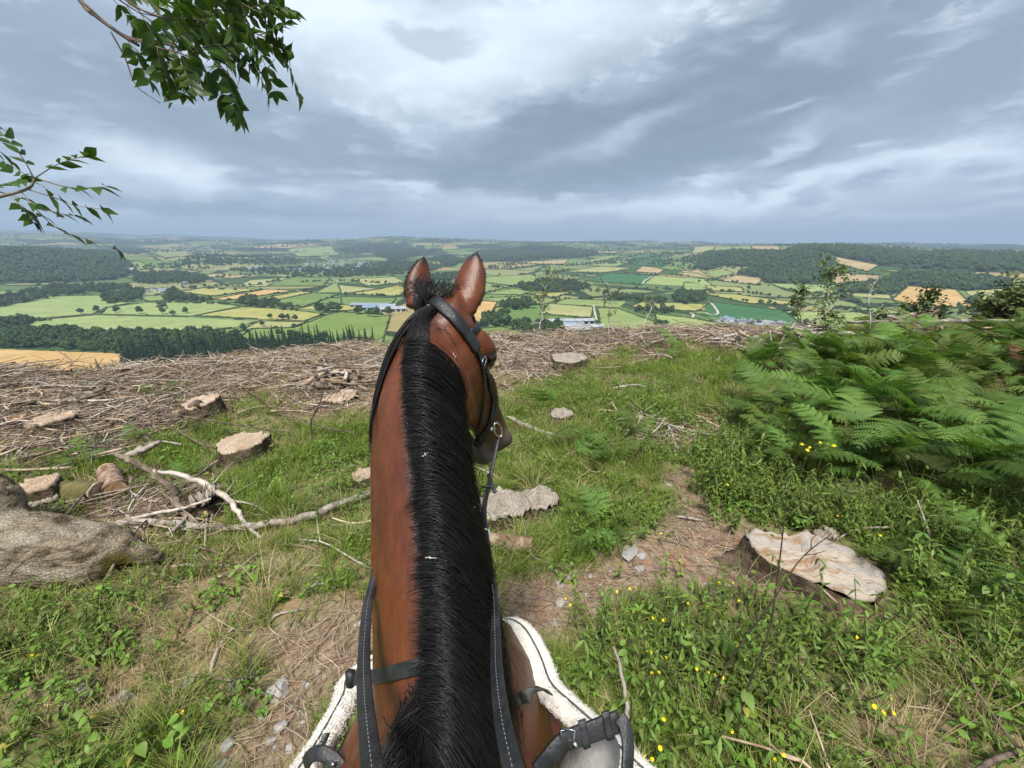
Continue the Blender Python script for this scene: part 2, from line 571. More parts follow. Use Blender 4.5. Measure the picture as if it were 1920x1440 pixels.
for p_, c_ in ((0.30, (0.080, 0.130, 0.045)), (0.42, (0.225, 0.225, 0.100)), (0.55, (0.150, 0.200, 0.075)), (0.68, (0.040, 0.075, 0.025)), (0.80, (0.110, 0.175, 0.050)), (0.90, (0.290, 0.225, 0.105))):
    e_ = els.new(p_); e_.color = (*c_, 1)
land_c = mixc(nt, noise_n(nt, obj_v, 0.02, 4).step(0.3, 0.7) * 0.3, NX(nt, cr_.outputs[0]), (0.10, 0.14, 0.05))
edge_ = NX(nt, ve.outputs['Distance']).step(0.028, 0.040)
land_c = mixc(nt, edge_, (0.030, 0.048, 0.020), land_c)
ln_ = nt.nodes.new('ShaderNodeVectorMath'); ln_.operation = 'LENGTH'; nt.links.new(obj_v.o, ln_.inputs[0])
wood_ = noise_n(nt, obj_v, 0.0016, 5, .6).step(.49, .53) * NX(nt, ln_.outputs['Value']).step(2600, 3600)
land_c = mixc(nt, wood_, land_c, mixc(nt, noise_n(nt, obj_v, 0.03, 3), (0.012, 0.024, 0.010), (0.036, 0.056, 0.020)))
nt.links.new(land_c.o, b_.inputs['Base Color'])

far_r = np.exp(np.linspace(math.log(12.0), math.log(19500), 330))
far_a = np.linspace(-1.35, 1.35, 440)
A_, R_ = np.meshgrid(far_a, far_r, indexing='ij')
X_, Y_ = np.sin(A_) * R_, np.cos(A_) * R_
Z_ = zt(X_, Y_) - np.clip((16 - R_) / 4, 0, 1) * 0.25
nA, nR = A_.shape
ii = (np.arange(nA - 1)[:, None] * nR + np.arange(nR - 1)[None, :]).ravel()
quads = np.stack([ii, ii + nR, ii + nR + 1, ii + 1], 1)[:, ::-1]
mb = MB(); mb.add(np.stack([X_, Y_, Z_], -1), quads.tolist())
land = build('valley_terrain', mb, M_land); tag(land, kind='structure')

# ---- fields of the valley, each a sheet of its own on the terrain
def crop(name, c1, c2, tram=None, k=0.35):
    c3 = tuple(x * .78 + y * .02 for x, y in zip(c1, (1, .6, .2)))
    m = mat(name, c1, c2, 0.012, 0.95, spec=0.05, detail=7, c3=c3, scale3=0.03)
    if tram is not None:
        nt = m.node_tree; b = nt.nodes['Principled BSDF']
        src = b.inputs['Base Color'].links[0].from_socket
        t = nt.nodes.new('ShaderNodeTexCoord'); mp = nt.nodes.new('ShaderNodeMapping')
        mp.inputs['Rotation'].default_value = (0, 0, tram)
        nt.links.new(t.outputs['Object'], mp.inputs[0])
        w = nt.nodes.new('ShaderNodeTexWave'); w.inputs['Scale'].default_value = 0.0135; w.inputs['Distortion'].default_value = 0.6; w.inputs['Detail'].default_value = 1
        nt.links.new(mp.outputs[0], w.inputs[0])
        f = NX(nt, w.outputs['Fac']).step(0.90, 0.985) * k
        nt.links.new(mixc(nt, f, NX(nt, src), (c1[0] * 0.45, c1[1] * 0.5, c1[2] * 0.5)).o, b.inputs['Base Color'])
    return m


CROPS = {
    'pale': crop('pale_pasture', (0.205, 0.265, 0.100), (0.250, 0.300, 0.120)),
    'hay': crop('dry_pasture', (0.255, 0.265, 0.110), (0.300, 0.300, 0.135)),
    'yellow': crop('ripening_barley', (0.270, 0.270, 0.085), (0.320, 0.300, 0.110)),
    'gold': crop('ripe_wheat', (0.410, 0.270, 0.110), (0.465, 0.315, 0.140), 0.3, 0.25),
    'tan': crop('cut_stubble', (0.320, 0.245, 0.130), (0.370, 0.280, 0.152)),
    'green': crop('lush_grass', (0.110, 0.170, 0.048), (0.148, 0.205, 0.064)),
    'bright': crop('fresh_grass', (0.125, 0.185, 0.048), (0.165, 0.220, 0.064)),
    'dark': crop('dark_beet', (0.040, 0.115, 0.045), (0.052, 0.140, 0.055), 0.9, 0.4),
    'tram': crop('pale_cereal', (0.225, 0.285, 0.095), (0.265, 0.320, 0.120), 1.25, 0.5),
    'olive': crop('rough_pasture', (0.170, 0.205, 0.080), (0.225, 0.235, 0.105)),
    'mid': crop('plain_pasture', (0.175, 0.230, 0.078), (0.215, 0.262, 0.098)),
}
FIELDS = [
    ('pale', [(-90, 590), (0, 577), (90, 557), (183, 555), (250, 567), (198, 577), (173, 589), (67, 598), (-60, 606)]),
    ('pale', [(30, 614), (67, 602), (180, 592), (353, 596), (480, 603), (436, 616), (367, 624), (160, 628)]),
    ('pale', [(201, 578), (275, 568), (393, 567), (448, 575), (357, 593), (190, 589)]),
    ('yellow', [(367, 593), (455, 577), (533, 580), (608, 590), (573, 602), (483, 599)]),
    ('hay', [(450, 622), (487, 603), (577, 605), (546, 614), (470, 616)]),
    ('bright', [(447, 634), (475, 618), (552, 616), (617, 590), (640, 586), (732, 593), (715, 650), (600, 650), (460, 648)]),
    ('gold', [(397, 562), (500, 543.5), (553, 546), (427, 564)]),
    ('yellow', [(337, 548), (387, 540), (493, 543), (402, 556)]),
    ('green', [(503, 567), (587, 550), (634, 553), (567, 577)]),
    ('green', [(500, 537), (547, 520), (620, 522), (606, 537)]),
    ('hay', [(440, 539), (497, 538), (543, 521), (470, 526)]),
    ('yellow', [(477, 563), (565, 547), (583, 549), (503, 565)]),
    ('yellow', [(560, 580), (600, 571), (648, 573), (700, 580), (640, 584)]),
    ('gold', [(-140, 652), (0, 655), (242, 664), (242, 700), (0, 712), (-140, 712)]),
    ('mid', [(230, 493), (260, 491), (288, 504), (245, 508)]),
    ('mid', [(-40, 549), (43, 546), (20, 557), (-40, 560)]),
    ('olive', [(7, 529), (125, 527.5), (113, 535), (10, 536)]),
    ('olive', [(250, 545), (315, 540), (330, 552), (262, 556)]),
    ('mid', [(262, 557), (330, 553), (325, 564), (275, 566)]),
    ('green', [(640, 557), (743, 560), (735, 571), (640, 573)]),
    ('hay', [(635, 535), (706, 542), (640, 551)]),
    ('mid', [(610, 540), (632, 530), (640, 549), (592, 549)]),
    ('yellow', [(712, 543), (745, 536), (770, 545), (745, 556), (650, 552)]),
    ('gold', [(886, 583), (903, 565), (932, 567), (923, 585), (900, 607), (885, 600)]),
    ('bright', [(895, 618), (940, 614), (1030, 631), (1000, 645), (890, 650)]),
    ('hay', [(1013, 590), (1030, 570), (1112, 577), (1108, 597)]),
    ('mid', [(1040, 570), (1060, 561), (1175, 566), (1160, 577)]),
    ('mid', [(1120, 578), (1160, 580), (1232, 606), (1227, 620), (1127, 616)]),
    ('yellow', [(1183, 575), (1207, 566.5), (1316, 571), (1326, 586), (1193, 578)]),
    ('tram', [(1228, 590), (1290, 597), (1400, 617), (1400, 636), (1240, 634)]),
    ('yellow', [(985, 552), (1075, 548), (1040, 558.5)]),
    ('mid', [(908, 552), (960, 542), (1000, 546), (978, 553.5)]),
    ('olive', [(1000, 560), (1045, 560), (1030, 569), (1000, 573)]),
    ('mid', [(912, 560), (985, 556), (995, 565), (930, 566)]),
    ('dark', [(1097, 527), (1140, 513), (1220, 517), (1203, 535)]),
    ('tram', [(1207, 533), (1227, 518), (1320, 524), (1342, 540)]),
    ('tan', [(970, 492), (1067, 487), (1057, 496), (990, 495)]),
    ('olive', [(1060, 498), (1093, 496), (1173, 479), (1135, 480)]),
    ('mid', [(1100, 498), (1150, 502), (1180, 492), (1160, 488)]),
    ('tan', [(1115, 470), (1173, 472), (1150, 475), (1112, 474)]),
    ('hay', [(1060, 510), (1130, 500), (1185, 504), (1130, 512)]),
    ('tan', [(1190, 510), (1205, 500), (1245, 505), (1236, 514)]),
    ('dark', [(1180, 482), (1215, 476), (1260, 480), (1240, 487)]),
    ('green', [(1235, 505), (1262, 491), (1303, 494), (1297, 510)]),
    ('dark', [(1200, 490), (1262, 489), (1250, 499), (1190, 498)]),
    ('olive', [(1265, 513), (1300, 511), (1345, 524), (1300, 520)]),
    ('dark', [(1300, 590), (1334, 567), (1467, 583), (1526, 624), (1453, 620), (1340, 602)]),
    ('tram', [(1471, 584), (1613, 587), (1696, 610), (1640, 632), (1532, 626)]),
    ('yellow', [(1326, 587), (1318, 572), (1330, 571), (1336, 566), (1298, 588)]),
    ('gold', [(1673, 562), (1703, 537.5), (1793, 545), (1827, 578), (1737, 577)]),
    ('tan', [(1557, 532), (1570, 513), (1650, 518), (1647, 528), (1580, 534)]),
    ('tan', [(1527, 475), (1647, 498), (1627, 510), (1567, 493)]),
    ('hay', [(1810, 547), (1960, 538), (1960, 572), (1842, 578)]),
    ('yellow', [(1313, 550), (1380, 553), (1533, 573), (1407, 570)]),
    ('tan', [(1347, 527), (1380, 517), (1430, 523), (1420, 535)]),
    ('mid', [(1322, 511), (1355, 505), (1377, 513), (1345, 521)]),
    ('pale', [(1443, 532), (1547, 535), (1570, 552), (1480, 547)]),
    ('hay', [(1585, 550), (1666, 552), (1672, 561), (1600, 556)]),
    ('green', [(1600, 560), (1672, 563), (1682, 570), (1620, 571)]),
    ('mid', [(1590, 577), (1660, 579), (1735, 590), (1650, 590)]),
    ('tan', [(1410, 462), (1460, 461.8), (1463, 472), (1410, 472)]),
    ('mid', [(1342, 463), (1407, 462), (1408, 472), (1335, 473)]),
    ('hay', [(1303, 464), (1340, 463), (1330, 473), (1296, 476)]),
    ('yellow', [(1650, 507), (1800, 513), (1695, 513)]),
    ('mid', [(1282, 530), (1312, 533), (1322, 545), (1282, 545)]),
    ('yellow', [(1322, 536), (1390, 540), (1395, 548), (1330, 546)]),
    ('tan', [(1280, 507), (1312, 508), (1330, 519), (1282, 518)]),
    ('olive', [(1822, 528), (1960, 520), (1960, 534), (1830, 540)]),
    ('olive', [(820, 545), (900, 530), (958, 538), (905, 550)]),
    ('mid', [(905, 520), (1000, 515), (1010, 528), (960, 536), (905, 528)]),
    ('hay', [(660, 524), (740, 520), (760, 530), (690, 537)]),
    ('mid', [(560, 512), (640, 510), (650, 519), (565, 518)]),
    ('tan', [(380, 519), (400, 514), (470, 517), (440, 523)]),
    ('green', [(1330, 594), (1312, 592), (1290, 590), (1342, 606), (1440, 620)]),
    ('olive', [(270, 468), (330, 462), (370, 478), (310, 486)]),
    ('hay', [(370, 474), (440, 476), (505, 480), (480, 483)]),
    ('mid', [(540, 468), (620, 463), (640, 478), (560, 482)]),
    ('tan', [(460, 464), (520, 458), (610, 460), (540, 466)]),
]
HDESC = {0: 'large pale pasture at the left edge of the valley', 1: 'lower pale pasture directly above the broadleaf wood', 2: 'pale pasture left of the yellow green field', 3: 'yellow green field with four round trees in it', 4: 'small dry field below the yellow green one', 5: 'bright green field running down to the spruces', 6: 'long golden wheat strip left of the horse ears', 7: 'pale yellow field behind the golden strip', 8: 'lush green field right of the golden strip', 9: 'green field nearest the town', 10: 'dry field left of the green field by the town', 11: 'narrow yellow strip beside the golden strip', 12: 'yellow strip in front of the left farm sheds', 13: 'golden field at the left edge just above the brash', 15: 'small field at the left edge behind the pale pasture', 19: 'green field behind the left farm sheds', 23: 'tan wheat field touching the right ear', 24: 'bright field below the right ear on the valley floor', 25: 'dry pasture left of the white lane', 26: 'green pasture above the dry one by the white lane', 27: 'pasture right of the white lane', 28: 'yellow field right of the white lane', 29: 'striped pale field under the beet field', 30: 'small yellow field above the farm copse', 31: 'small pasture right of the right ear', 34: 'dark green field behind the saplings', 35: 'striped pale field on the middle slope', 46: 'large dark green beet field', 47: 'striped pale field behind the tallest birch', 48: 'yellow corner beside the beet field', 49: 'golden wheat field on the right slope', 50: 'tan stubble field with one round tree', 51: 'long tan strip between the two forests', 52: 'dry pasture at the right edge', 53: 'long yellow strip above the beet field', 54: 'tan knoll under the round forest', 56: 'pale field at the foot of the round forest', 59: 'pasture behind the dark sapling'}
hedge_lines = []
for FI, (kind, poly) in enumerate(FIELDS):
    W3 = np.array([far_hit(px, py) for px, py in poly])
    r_ = np.hypot(W3[:, 0], W3[:, 1])
    pts = []; nseg = []
    for i in range(len(W3)):
        a, b = W3[i], W3[(i + 1) % len(W3)]
        m = max(1, min(14, int(np.linalg.norm((b - a)[:2]) / 60)))
        for q in range(m): pts.append((a + (b - a) * q / m)[:2])
    n = len(pts)
    P2 = np.array(pts)
    lo, hi = P2.min(0), P2.max(0)
    st = max(25.0, (hi - lo).max() / 16)
    gx, gy = np.meshgrid(np.arange(lo[0] + st / 2, hi[0], st), np.arange(lo[1] + st / 2, hi[1], st))
    gx, gy = gx.ravel(), gy.ravel()
    ok = inpoly(gx, gy, [tuple(p) for p in P2])
    vs = [Vector(p) for p in P2] + [Vector((x, y)) for x, y in zip(gx[ok], gy[ok])]
    try:
        ov, oe, of, *_ = delaunay_2d_cdt(vs, [(i, (i + 1) % n) for i in range(n)], [], 1, 0.01)
    except Exception:
        continue
    if not of: continue
    V = np.array([(v[0], v[1]) for v in ov])
    Z = gz_far(np.arctan2(V[:, 0], V[:, 1]), np.hypot(V[:, 0], V[:, 1])) + 0.5 + 0.00045 * np.hypot(V[:, 0], V[:, 1])
    mb = MB(); mb.add(np.column_stack([V, Z]), [tuple(f) for f in of])
    c = V.mean(0); o3 = (c[0], c[1], float(Z.mean()))
    f = build('field', mb, CROPS[kind], origin=o3)
    tag(f, kind='structure')
    hedge_lines.append((r_.mean(), W3, HDESC.get(FI)))

# ---- hedges round the fields
M_hedge = mat('hedge_leaves', (0.028, 0.045, 0.016), (0.060, 0.088, 0.030), 0.35, 0.9, spec=0.1, rnd=0.3)
M_far_leaf = mat('tree_leaves_mid', (0.028, 0.052, 0.015), (0.070, 0.108, 0.030), 0.35, 0.85, spec=0.15, rnd=0.55)
M_spruce = mat('spruce_needles', (0.010, 0.024, 0.010), (0.026, 0.050, 0.020), 0.7, 0.85, spec=0.15, rnd=0.5)
M_bark_far = mat('far_bark', (0.05, 0.04, 0.03), (0.09, 0.075, 0.055), 2.0, 0.9)


def hedge_mesh(a, b, mb, w=2.2, h=2.4):
    L = np.linalg.norm((b - a)[:2])
    n = max(2, min(70, int(L / 6)))
    t = np.linspace(0, 1, n + 1)
    P = a[None, :2] + (b - a)[None, :2] * t[:, None]
    d = (b - a)[:2] / (L + 1e-6); s = np.array([-d[1], d[0]])
    P = P + s * (RNG.normal(size=(n + 1, 1)) * 0.6)
    z = gz_far(np.arctan2(P[:, 0], P[:, 1]), np.hypot(P[:, 0], P[:, 1]))
    hh = h * (0.75 + 0.5 * RNG.random(n + 1)) + (RNG.random(n + 1) < 0.08) * 3.0
    ww = w * (0.7 + 0.6 * RNG.random(n + 1)) / 2
    V = []
    for off, up in ((-1, -0.6), (-0.8, 0.75), (0.1, 1.0), (0.85, 0.7), (1, -0.6)):
        zz = z + (hh * up if up > 0 else up)
        V.append(np.column_stack([P + s * (ww * off)[:, None], zz]))
    V = np.stack(V, 1)
    Fc = [(i * 5 + j, i * 5 + j + 1, (i + 1) * 5 + j + 1, (i + 1) * 5 + j) for i in range(n) for j in range(4)]
    mb.add(V.reshape(-1, 3), Fc)


segs = []; FARH = MB()
order = sorted(range(len(hedge_lines)), key=lambda q: hedge_lines[q][0])
for rank, fi in enumerate(order):
    rm, W3, desc = hedge_lines[fi]
    mb = MB() if desc else FARH
    for i in range(len(W3)):
        a, b = W3[i], W3[(i + 1) % len(W3)]
        m_ = (a + b) / 2
        if any(np.hypot(*(m_ - q)[:2]) < 22 + 0.012 * rm for q in segs): continue
        segs.append(m_)
        hedge_mesh(a, b, mb, 2.0 + rm * 0.0007, 2.0 + rm * 0.0005)
    if desc and mb.v:
        c = W3.mean(0)
        tag(build('hedge', mb, M_hedge, smooth=False, origin=tuple(c)), 'dark hedge round the ' + desc, 'hedge', 'hedges between the valley fields')
o = build('distant_hedges', FARH, M_hedge, smooth=False)
tag(o, 'thin dark hedge lines over the distant slopes', 'hedges', kind='stuff')


# ---- trees of the valley
def broadleaf_mesh(seed, h=14.0, w=13.0, n=330, name='tree_source'):
    r = np.random.default_rng(seed)
    mb = MB()
    nl = 9
    lob = []
    for k in range(nl):
        a = r.uniform(0, 2 * PI); q = r.uniform(0.0, 0.62) ** 0.7
        lob.append((math.cos(a) * q * w / 2, math.sin(a) * q * w / 2, h * r.uniform(0.40, 0.80) * (1 - 0.25 * q), w * r.uniform(0.17, 0.27)))
    lob.append((0, 0, h * 0.78, w * 0.22))
    for k in range(n):
        L = lob[r.integers(0, len(lob))]
        d = r.normal(size=3); d /= np.linalg.norm(d)
        if d[2] < -0.5: d[2] *= -1
        p = np.array(L[:3]) + d * L[3] * r.uniform(0.8, 1.12) * np.array([1, 1, 0.85])
        nn = d + r.normal(size=3) * 0.45; nn /= np.linalg.norm(nn)
        u = np.cross(nn, r.normal(size=3)); u /= np.linalg.norm(u); v = np.cross(nn, u)
        s = w * r.uniform(0.045, 0.085)
        a0 = r.uniform(0, 6.28)
        q = [p + s * (math.cos(a0 + t) * u + math.sin(a0 + t) * v) * r.uniform(0.6, 1.25) + nn * s * 0.25 * r.normal() for t in (0, 1.6, 3.1, 4.7)]
        mb.add(q, [(0, 1, 2, 3)])
    for L in lob:                                     # the dense inside of the crown
        ico = np.array([(0, 0, 1), (.9, 0, .4), (.28, .85, .4), (-.72, .53, .4), (-.72, -.53, .4), (.28, -.85, .4), (.72, .53, -.4), (-.28, .85, -.4), (-.9, 0, -.4), (-.28, -.85, -.4), (.72, -.53, -.4), (0, 0, -1)], float)
        ifc = [(0, 1, 2), (0, 2, 3), (0, 3, 4), (0, 4, 5), (0, 5, 1), (1, 6, 2), (2, 7, 3), (3, 8, 4), (4, 9, 5), (5, 10, 1), (6, 7, 2), (7, 8, 3), (8, 9, 4), (9, 10, 5), (10, 6, 1), (11, 7, 6), (11, 8, 7), (11, 9, 8), (11, 10, 9), (11, 6, 10)]
        mb.add(ico * L[3] * 0.86 * (1 + 0.12 * r.normal(size=(12, 1))) + np.array(L[:3]), ifc)
    return mb


def trunk_mb(h, rad=0.35):
    mb = MB(); tube(mb, [(0, 0, -0.5), (0.05, 0, h * 0.2), (0, 0.1, h * 0.5)], [rad * 1.4, rad, rad * 0.6], 6)
    for k in range(4):
        a = k * 1.6 + 0.4
        tube(mb, [(0, 0, h * 0.3), (math.cos(a) * h * 0.15, math.sin(a) * h * 0.15, h * 0.5), (math.cos(a) * h * 0.26, math.sin(a) * h * 0.26, h * 0.62)], [rad * 0.5, rad * 0.35, rad * 0.15], 5)
    return mb


def spruce_mesh(seed, h=18.0, n=15):
    r = np.random.default_rng(seed); mb = MB()
    for k in range(n):
        t = k / (n - 1)
        z = h * (0.10 + 0.88 * t); rad = h * 0.19 * (1 - t) ** 0.85 + 0.15
        m = 9
        off = r.uniform(0, 6.28)
        for j in range(m):
            a = off + 2 * PI * j / m + r.normal() * 0.12
            q = rad * r.uniform(0.75, 1.2); dz = -q * r.uniform(0.25, 0.5)
            c, s = math.cos(a), math.sin(a)
            w = q * 0.36
            p0 = np.array((0, 0, z + 0.3)); p1 = np.array((c * q * 0.6 - s * w, s * q * 0.6 + c * w, z + dz * 0.45)); p2 = np.array((c * q, s * q, z + dz)); p3 = np.array((c * q * 0.6 + s * w, s * q * 0.6 - c * w, z + dz * 0.45))
            mb.add([p0, p1, p2, p3], [(0, 1, 2, 3)])
    tube(mb, [(0, 0, 0), (0, 0, h * 0.95)], [h * 0.05, h * 0.01], 5)
    return mb


TREE_ME = [broadleaf_mesh(40 + k, 13 + (k % 3), 12 + 1.5 * (k % 2)).mesh('broadleaf_crown', M_far_leaf, False) for k in range(6)]
SPRUCE_ME = [spruce_mesh(70 + k, 16 + 2 * k).mesh('spruce_crown', M_spruce, False) for k in range(4)]
FAR_ME = [broadleaf_mesh(90 + k, 12, 13, 90).mesh('far_crown', M_far_leaf, False) for k in range(4)]
TRUNK_ME = trunk_mb(13).mesh('tree_trunk', M_bark_far)


def gz_xy(x, y): return gz_far(np.arctan2(x, y), np.hypot(x, y))


M_wfloor = mat('woodland_floor', (0.020, 0.032, 0.012), (0.035, 0.050, 0.018), 0.05, 0.95)


def drape(name, W3, m, lift):
    P2 = np.array([W3[i][:2] + (W3[(i + 1) % len(W3)][:2] - W3[i][:2]) * q / 6 for i in range(len(W3)) for q in range(6)]); n = len(P2)
    lo, hi = P2.min(0), P2.max(0); st = max(25.0, (hi - lo).max() / 22)
    gx, gy = np.meshgrid(np.arange(lo[0], hi[0], st), np.arange(lo[1], hi[1], st)); gx, gy = gx.ravel(), gy.ravel()
    ok = inpoly(gx, gy, [tuple(p) for p in P2])
    try: ov, oe, of, *_ = delaunay_2d_cdt([Vector(p) for p in P2] + [Vector(p) for p in zip(gx[ok], gy[ok])], [(i, (i + 1) % n) for i in range(n)], [], 1, 0.01)
    except Exception: return
    if not of: return
    V = np.array([(v[0], v[1]) for v in ov]); Z = gz_xy(V[:, 0], V[:, 1]) + lift + 0.0005 * np.hypot(V[:, 0], V[:, 1])
    mb = MB(); mb.add(np.column_stack([V, Z]), [tuple(f) for f in of]); tag(build(name, mb, m), kind='structure')


def wood(name, polys, spacing, meshes, label, s0=0.75, s1=1.25, cap=6000):
    P = []
    for poly, dens in polys:
        W3 = np.array([far_hit(px, py) for px, py in poly])
        if cap >= 3500 and spacing > 8.5: drape('woodland_floor', W3, M_wfloor, 1.2)
        W3 = W3[:, :2]
        lo, hi = W3.min(0), W3.max(0)
        sp = spacing * dens
        n = int(min(cap * 3, (hi - lo).prod() / (sp * sp)))
        q = lo + RNG.random((n, 2)) * (hi - lo)
        q = q[inpoly(q[:, 0], q[:, 1], [tuple(w) for w in W3])]
        P.append(q[:cap])
    P = np.vstack(P); n = len(P)
    z = gz_xy(P[:, 0], P[:, 1]) - 0.8
    rot = np.column_stack([RNG.normal(size=n) * 0.04, RNG.normal(size=n) * 0.04, RNG.random(n) * 6.28])
    sc = RNG.uniform(s0, s1, n)
    sc = np.column_stack([sc, sc, sc * RNG.uniform(0.8, 1.2, n)])
    return scatter(name, meshes, np.column_stack([P, z]), rot, sc, label=label, cat='wood')


wood('broadleaf_wood', [([(-80, 620), (0, 622), (110, 628), (130, 655), (0, 654), (-80, 654)], 1), ([(118, 640), (175, 632), (300, 628), (440, 632), (470, 650), (440, 668), (250, 668), (125, 656)], 1), ([(0, 606), (60, 604), (50, 612), (0, 618)], 1.1), ([(90, 626), (155, 622), (150, 630), (95, 634)], 1)],
     8.0, TREE_ME, 'dense broadleaf wood below the brow, beyond the dead branches', 0.75, 1.2)
wood('spruce_plantation', [([(235, 690), (262, 668), (430, 662), (570, 666), (650, 672), (690, 680), (690, 712), (240, 720)], 1), ([(420, 662), (540, 655), (700, 660), (700, 690), (430, 690)], 1.0)], 6.5, SPRUCE_ME, 'dark spruce plantation below the brow of the clearing', 0.65, 1.65)
wood('left_hill_wood', [([(-200, 540), (-200, 470), (0, 466), (110, 463), (200, 475), (240, 492), (262, 512), (215, 525), (100, 531)], 1.0)], 12, FAR_ME, 'wooded hill on the far side of the valley, under the ash leaves', 1.1, 1.7, 9000)
wood('valley_copses', [([(250, 516), (330, 510), (392, 524), (380, 533), (255, 533)], 1), ([(183, 567), (235, 546), (270, 548), (262, 566), (215, 572)], 1), ([(-60, 572), (40, 552), (95, 541), (240, 537), (245, 543), (80, 562), (20, 576), (-60, 582)], 1.3),
                       ([(330, 494), (380, 478), (490, 481), (562, 488), (562, 497), (345, 501)], 1.2), ([(905, 614), (905, 596), (950, 592), (956, 612)], 0.8), ([(935, 574), (990, 562), (1000, 580), (952, 582)], 0.9), ([(955, 620), (985, 608), (1030, 612), (1060, 626), (1000, 632)], 0.9),
                       ([(970, 540), (1020, 526), (1080, 531), (1110, 541), (1075, 548), (980, 546)], 1), ([(1100, 545), (1180, 558), (1250, 566), (1240, 573), (1160, 563)], 1.1), ([(1253, 562), (1270, 554), (1320, 557), (1324, 567), (1280, 571)], 0.9), ([(1185, 585), (1195, 579), (1260, 584), (1270, 592), (1222, 592)], 1.2),
                       ([(436, 572), (470, 562), (530, 572), (556, 582), (520, 582)], 1.1), ([(575, 583), (640, 577), (640, 585), (600, 588)], 1.0), ([(640, 590), (740, 588), (730, 596), (650, 594)], 1.4), ([(310, 565), (318, 548), (345, 552), (342, 566)], 0.9), ([(340, 565), (400, 562), (395, 568), (345, 570)], 1.2),
                       ([(420, 508), (560, 502), (720, 505), (760, 515), (640, 522), (480, 515)], 1.9), ([(640, 500), (740, 492), (840, 500), (800, 512), (680, 512)], 1.5), ([(700, 480), (760, 470), (790, 480), (740, 492)], 1.3), ([(800, 487), (845, 480), (880, 492), (840, 500)], 1), ([(800, 520), (870, 512), (890, 522), (830, 530)], 1.1),
                       ([(1280, 572), (1290, 551), (1318, 555), (1324, 563), (1298, 572)], 1.0), ([(1400, 615), (1420, 610), (1424, 618), (1404, 622)], 1.0), ([(1810, 560), (1830, 558), (1842, 580), (1830, 590)], 1)],
     12, TREE_ME, 'copses and spinneys between the valley fields', 0.8, 1.25, 500)
wood('centre_forest', [([(845, 491), (900, 471), (1000, 464), (1112, 469), (1122, 479), (1040, 486), (960, 491)], 1.3), ([(640, 470), (700, 455), (760, 458), (830, 470), (760, 478)], 1.6)], 24, FAR_ME, 'dark forest on the hill behind the ears of the horse', 1.2, 1.9, 3500)
wood('right_hill_forest', [([(1303, 503), (1323, 475), (1467, 474), (1495, 466), (1530, 475), (1567, 490), (1563, 508), (1547, 534), (1433, 531), (1428, 520), (1383, 514), (1407, 501), (1357, 499), (1323, 508)], 1)], 12, FAR_ME, 'dark forest on the round hill beyond the beet field', 0.9, 1.4, 5000)
wood('ridge_forest', [([(1490, 464), (1567, 463), (1647, 469), (1747, 476), (1800, 472), (1960, 480), (1960, 514), (1820, 510), (1697, 501), (1647, 498), (1533, 474)], 1)], 18, FAR_ME, 'long dark forest along the ridge at the right', 1.1, 1.6, 6000)
wood('middle_wood', [([(1573, 552), (1580, 537), (1650, 531), (1680, 514), (1800, 516), (1890, 528), (1893, 539), (1810, 546), (1793, 544), (1703, 538), (1673, 554), (1585, 550)], 1)], 11, FAR_ME, 'dark wood lying between the tan field and the golden field', 0.85, 1.3, 4000)

# belts of trees along lanes, brooks and hedges
belts = [[(1280, 545), (1390, 549), (1467, 558)], [(1380, 563), (1493, 578), (1580, 580), (1660, 597)], [(1500, 553), (1600, 567), (1723, 580), (1840, 588)], [(640, 553), (743, 556)], [(1120, 545), (1240, 541), (1300, 552)], [(905, 538), (960, 540)], [(1030, 561), (1170, 563), (1190, 566)],
         [(1570, 552), (1620, 576), (1700, 582), (1800, 585)], [(1720, 590), (1820, 592), (1900, 585)], [(350, 541), (480, 536), (560, 518)], [(260, 527), (420, 520), (560, 508)], [(300, 580), (310, 568), (420, 571), (560, 583)], [(100, 602), (0, 604)], [(1060, 500), (1130, 495), (1250, 490)], [(1000, 497), (1060, 498), (1190, 480)],
         [(1440, 540), (1600, 556)], [(1300, 530), (1345, 526), (1440, 537)], [(1345, 523), (1390, 513)], [(1690, 505), (1920, 517)], [(1190, 517), (1240, 515), (1300, 520)], [(1130, 513), (1060, 520), (970, 515)], [(900, 505), (1000, 500)], [(560, 530), (640, 527), (740, 533)], [(455, 545), (340, 540)], [(1550, 510), (1570, 512), (1650, 517)], [(70, 536), (180, 535)],
         [(1470, 583), (1500, 600), (1526, 622)], [(1660, 597), (1690, 608), (1760, 604)]]
BP = []
for bl in belts:
    W3 = np.array([far_hit(px, py) for px, py in bl])[:, :2]
    for a, b in zip(W3[:-1], W3[1:]):
        L = np.linalg.norm(b - a); n = int(L / 11)
        t = RNG.random(n)
        BP.append(a + (b - a) * t[:, None] + RNG.normal(size=(n, 2)) * (2.5 + L * 0.004))
# and loose trees over the far slopes
az_ = RNG.uniform(-0.95, 0.95, 20000); r_ = np.exp(RNG.uniform(math.log(1700), math.log(9500), 20000))
q = np.column_stack([np.sin(az_) * r_, np.cos(az_) * r_])
q = q[fbm(q[:, 0], q[:, 1], 1 / 260.0, 21, 3) > np.interp(r_, [1700, 2600, 4500], [0.50, 0.36, 0.06])]
BP.append(q)
BP = np.vstack(BP); n = len(BP)
rr_ = np.hypot(BP[:, 0], BP[:, 1])
sc = RNG.uniform(0.45, 1.05, n) * np.interp(rr_, [1500, 1700, 4000, 7000], [.85, 1.0, 1.3, 2.0])
scatter('hedgerow_trees', FAR_ME, np.column_stack([BP, gz_xy(BP[:, 0], BP[:, 1]) - 0.6]), np.column_stack([np.zeros(n), np.zeros(n), RNG.random(n) * 6.28]), np.column_stack([sc, sc, sc * RNG.uniform(0.7, 1.1, n)]), label='hedgerow trees along the lanes and slopes of the valley', cat='trees')

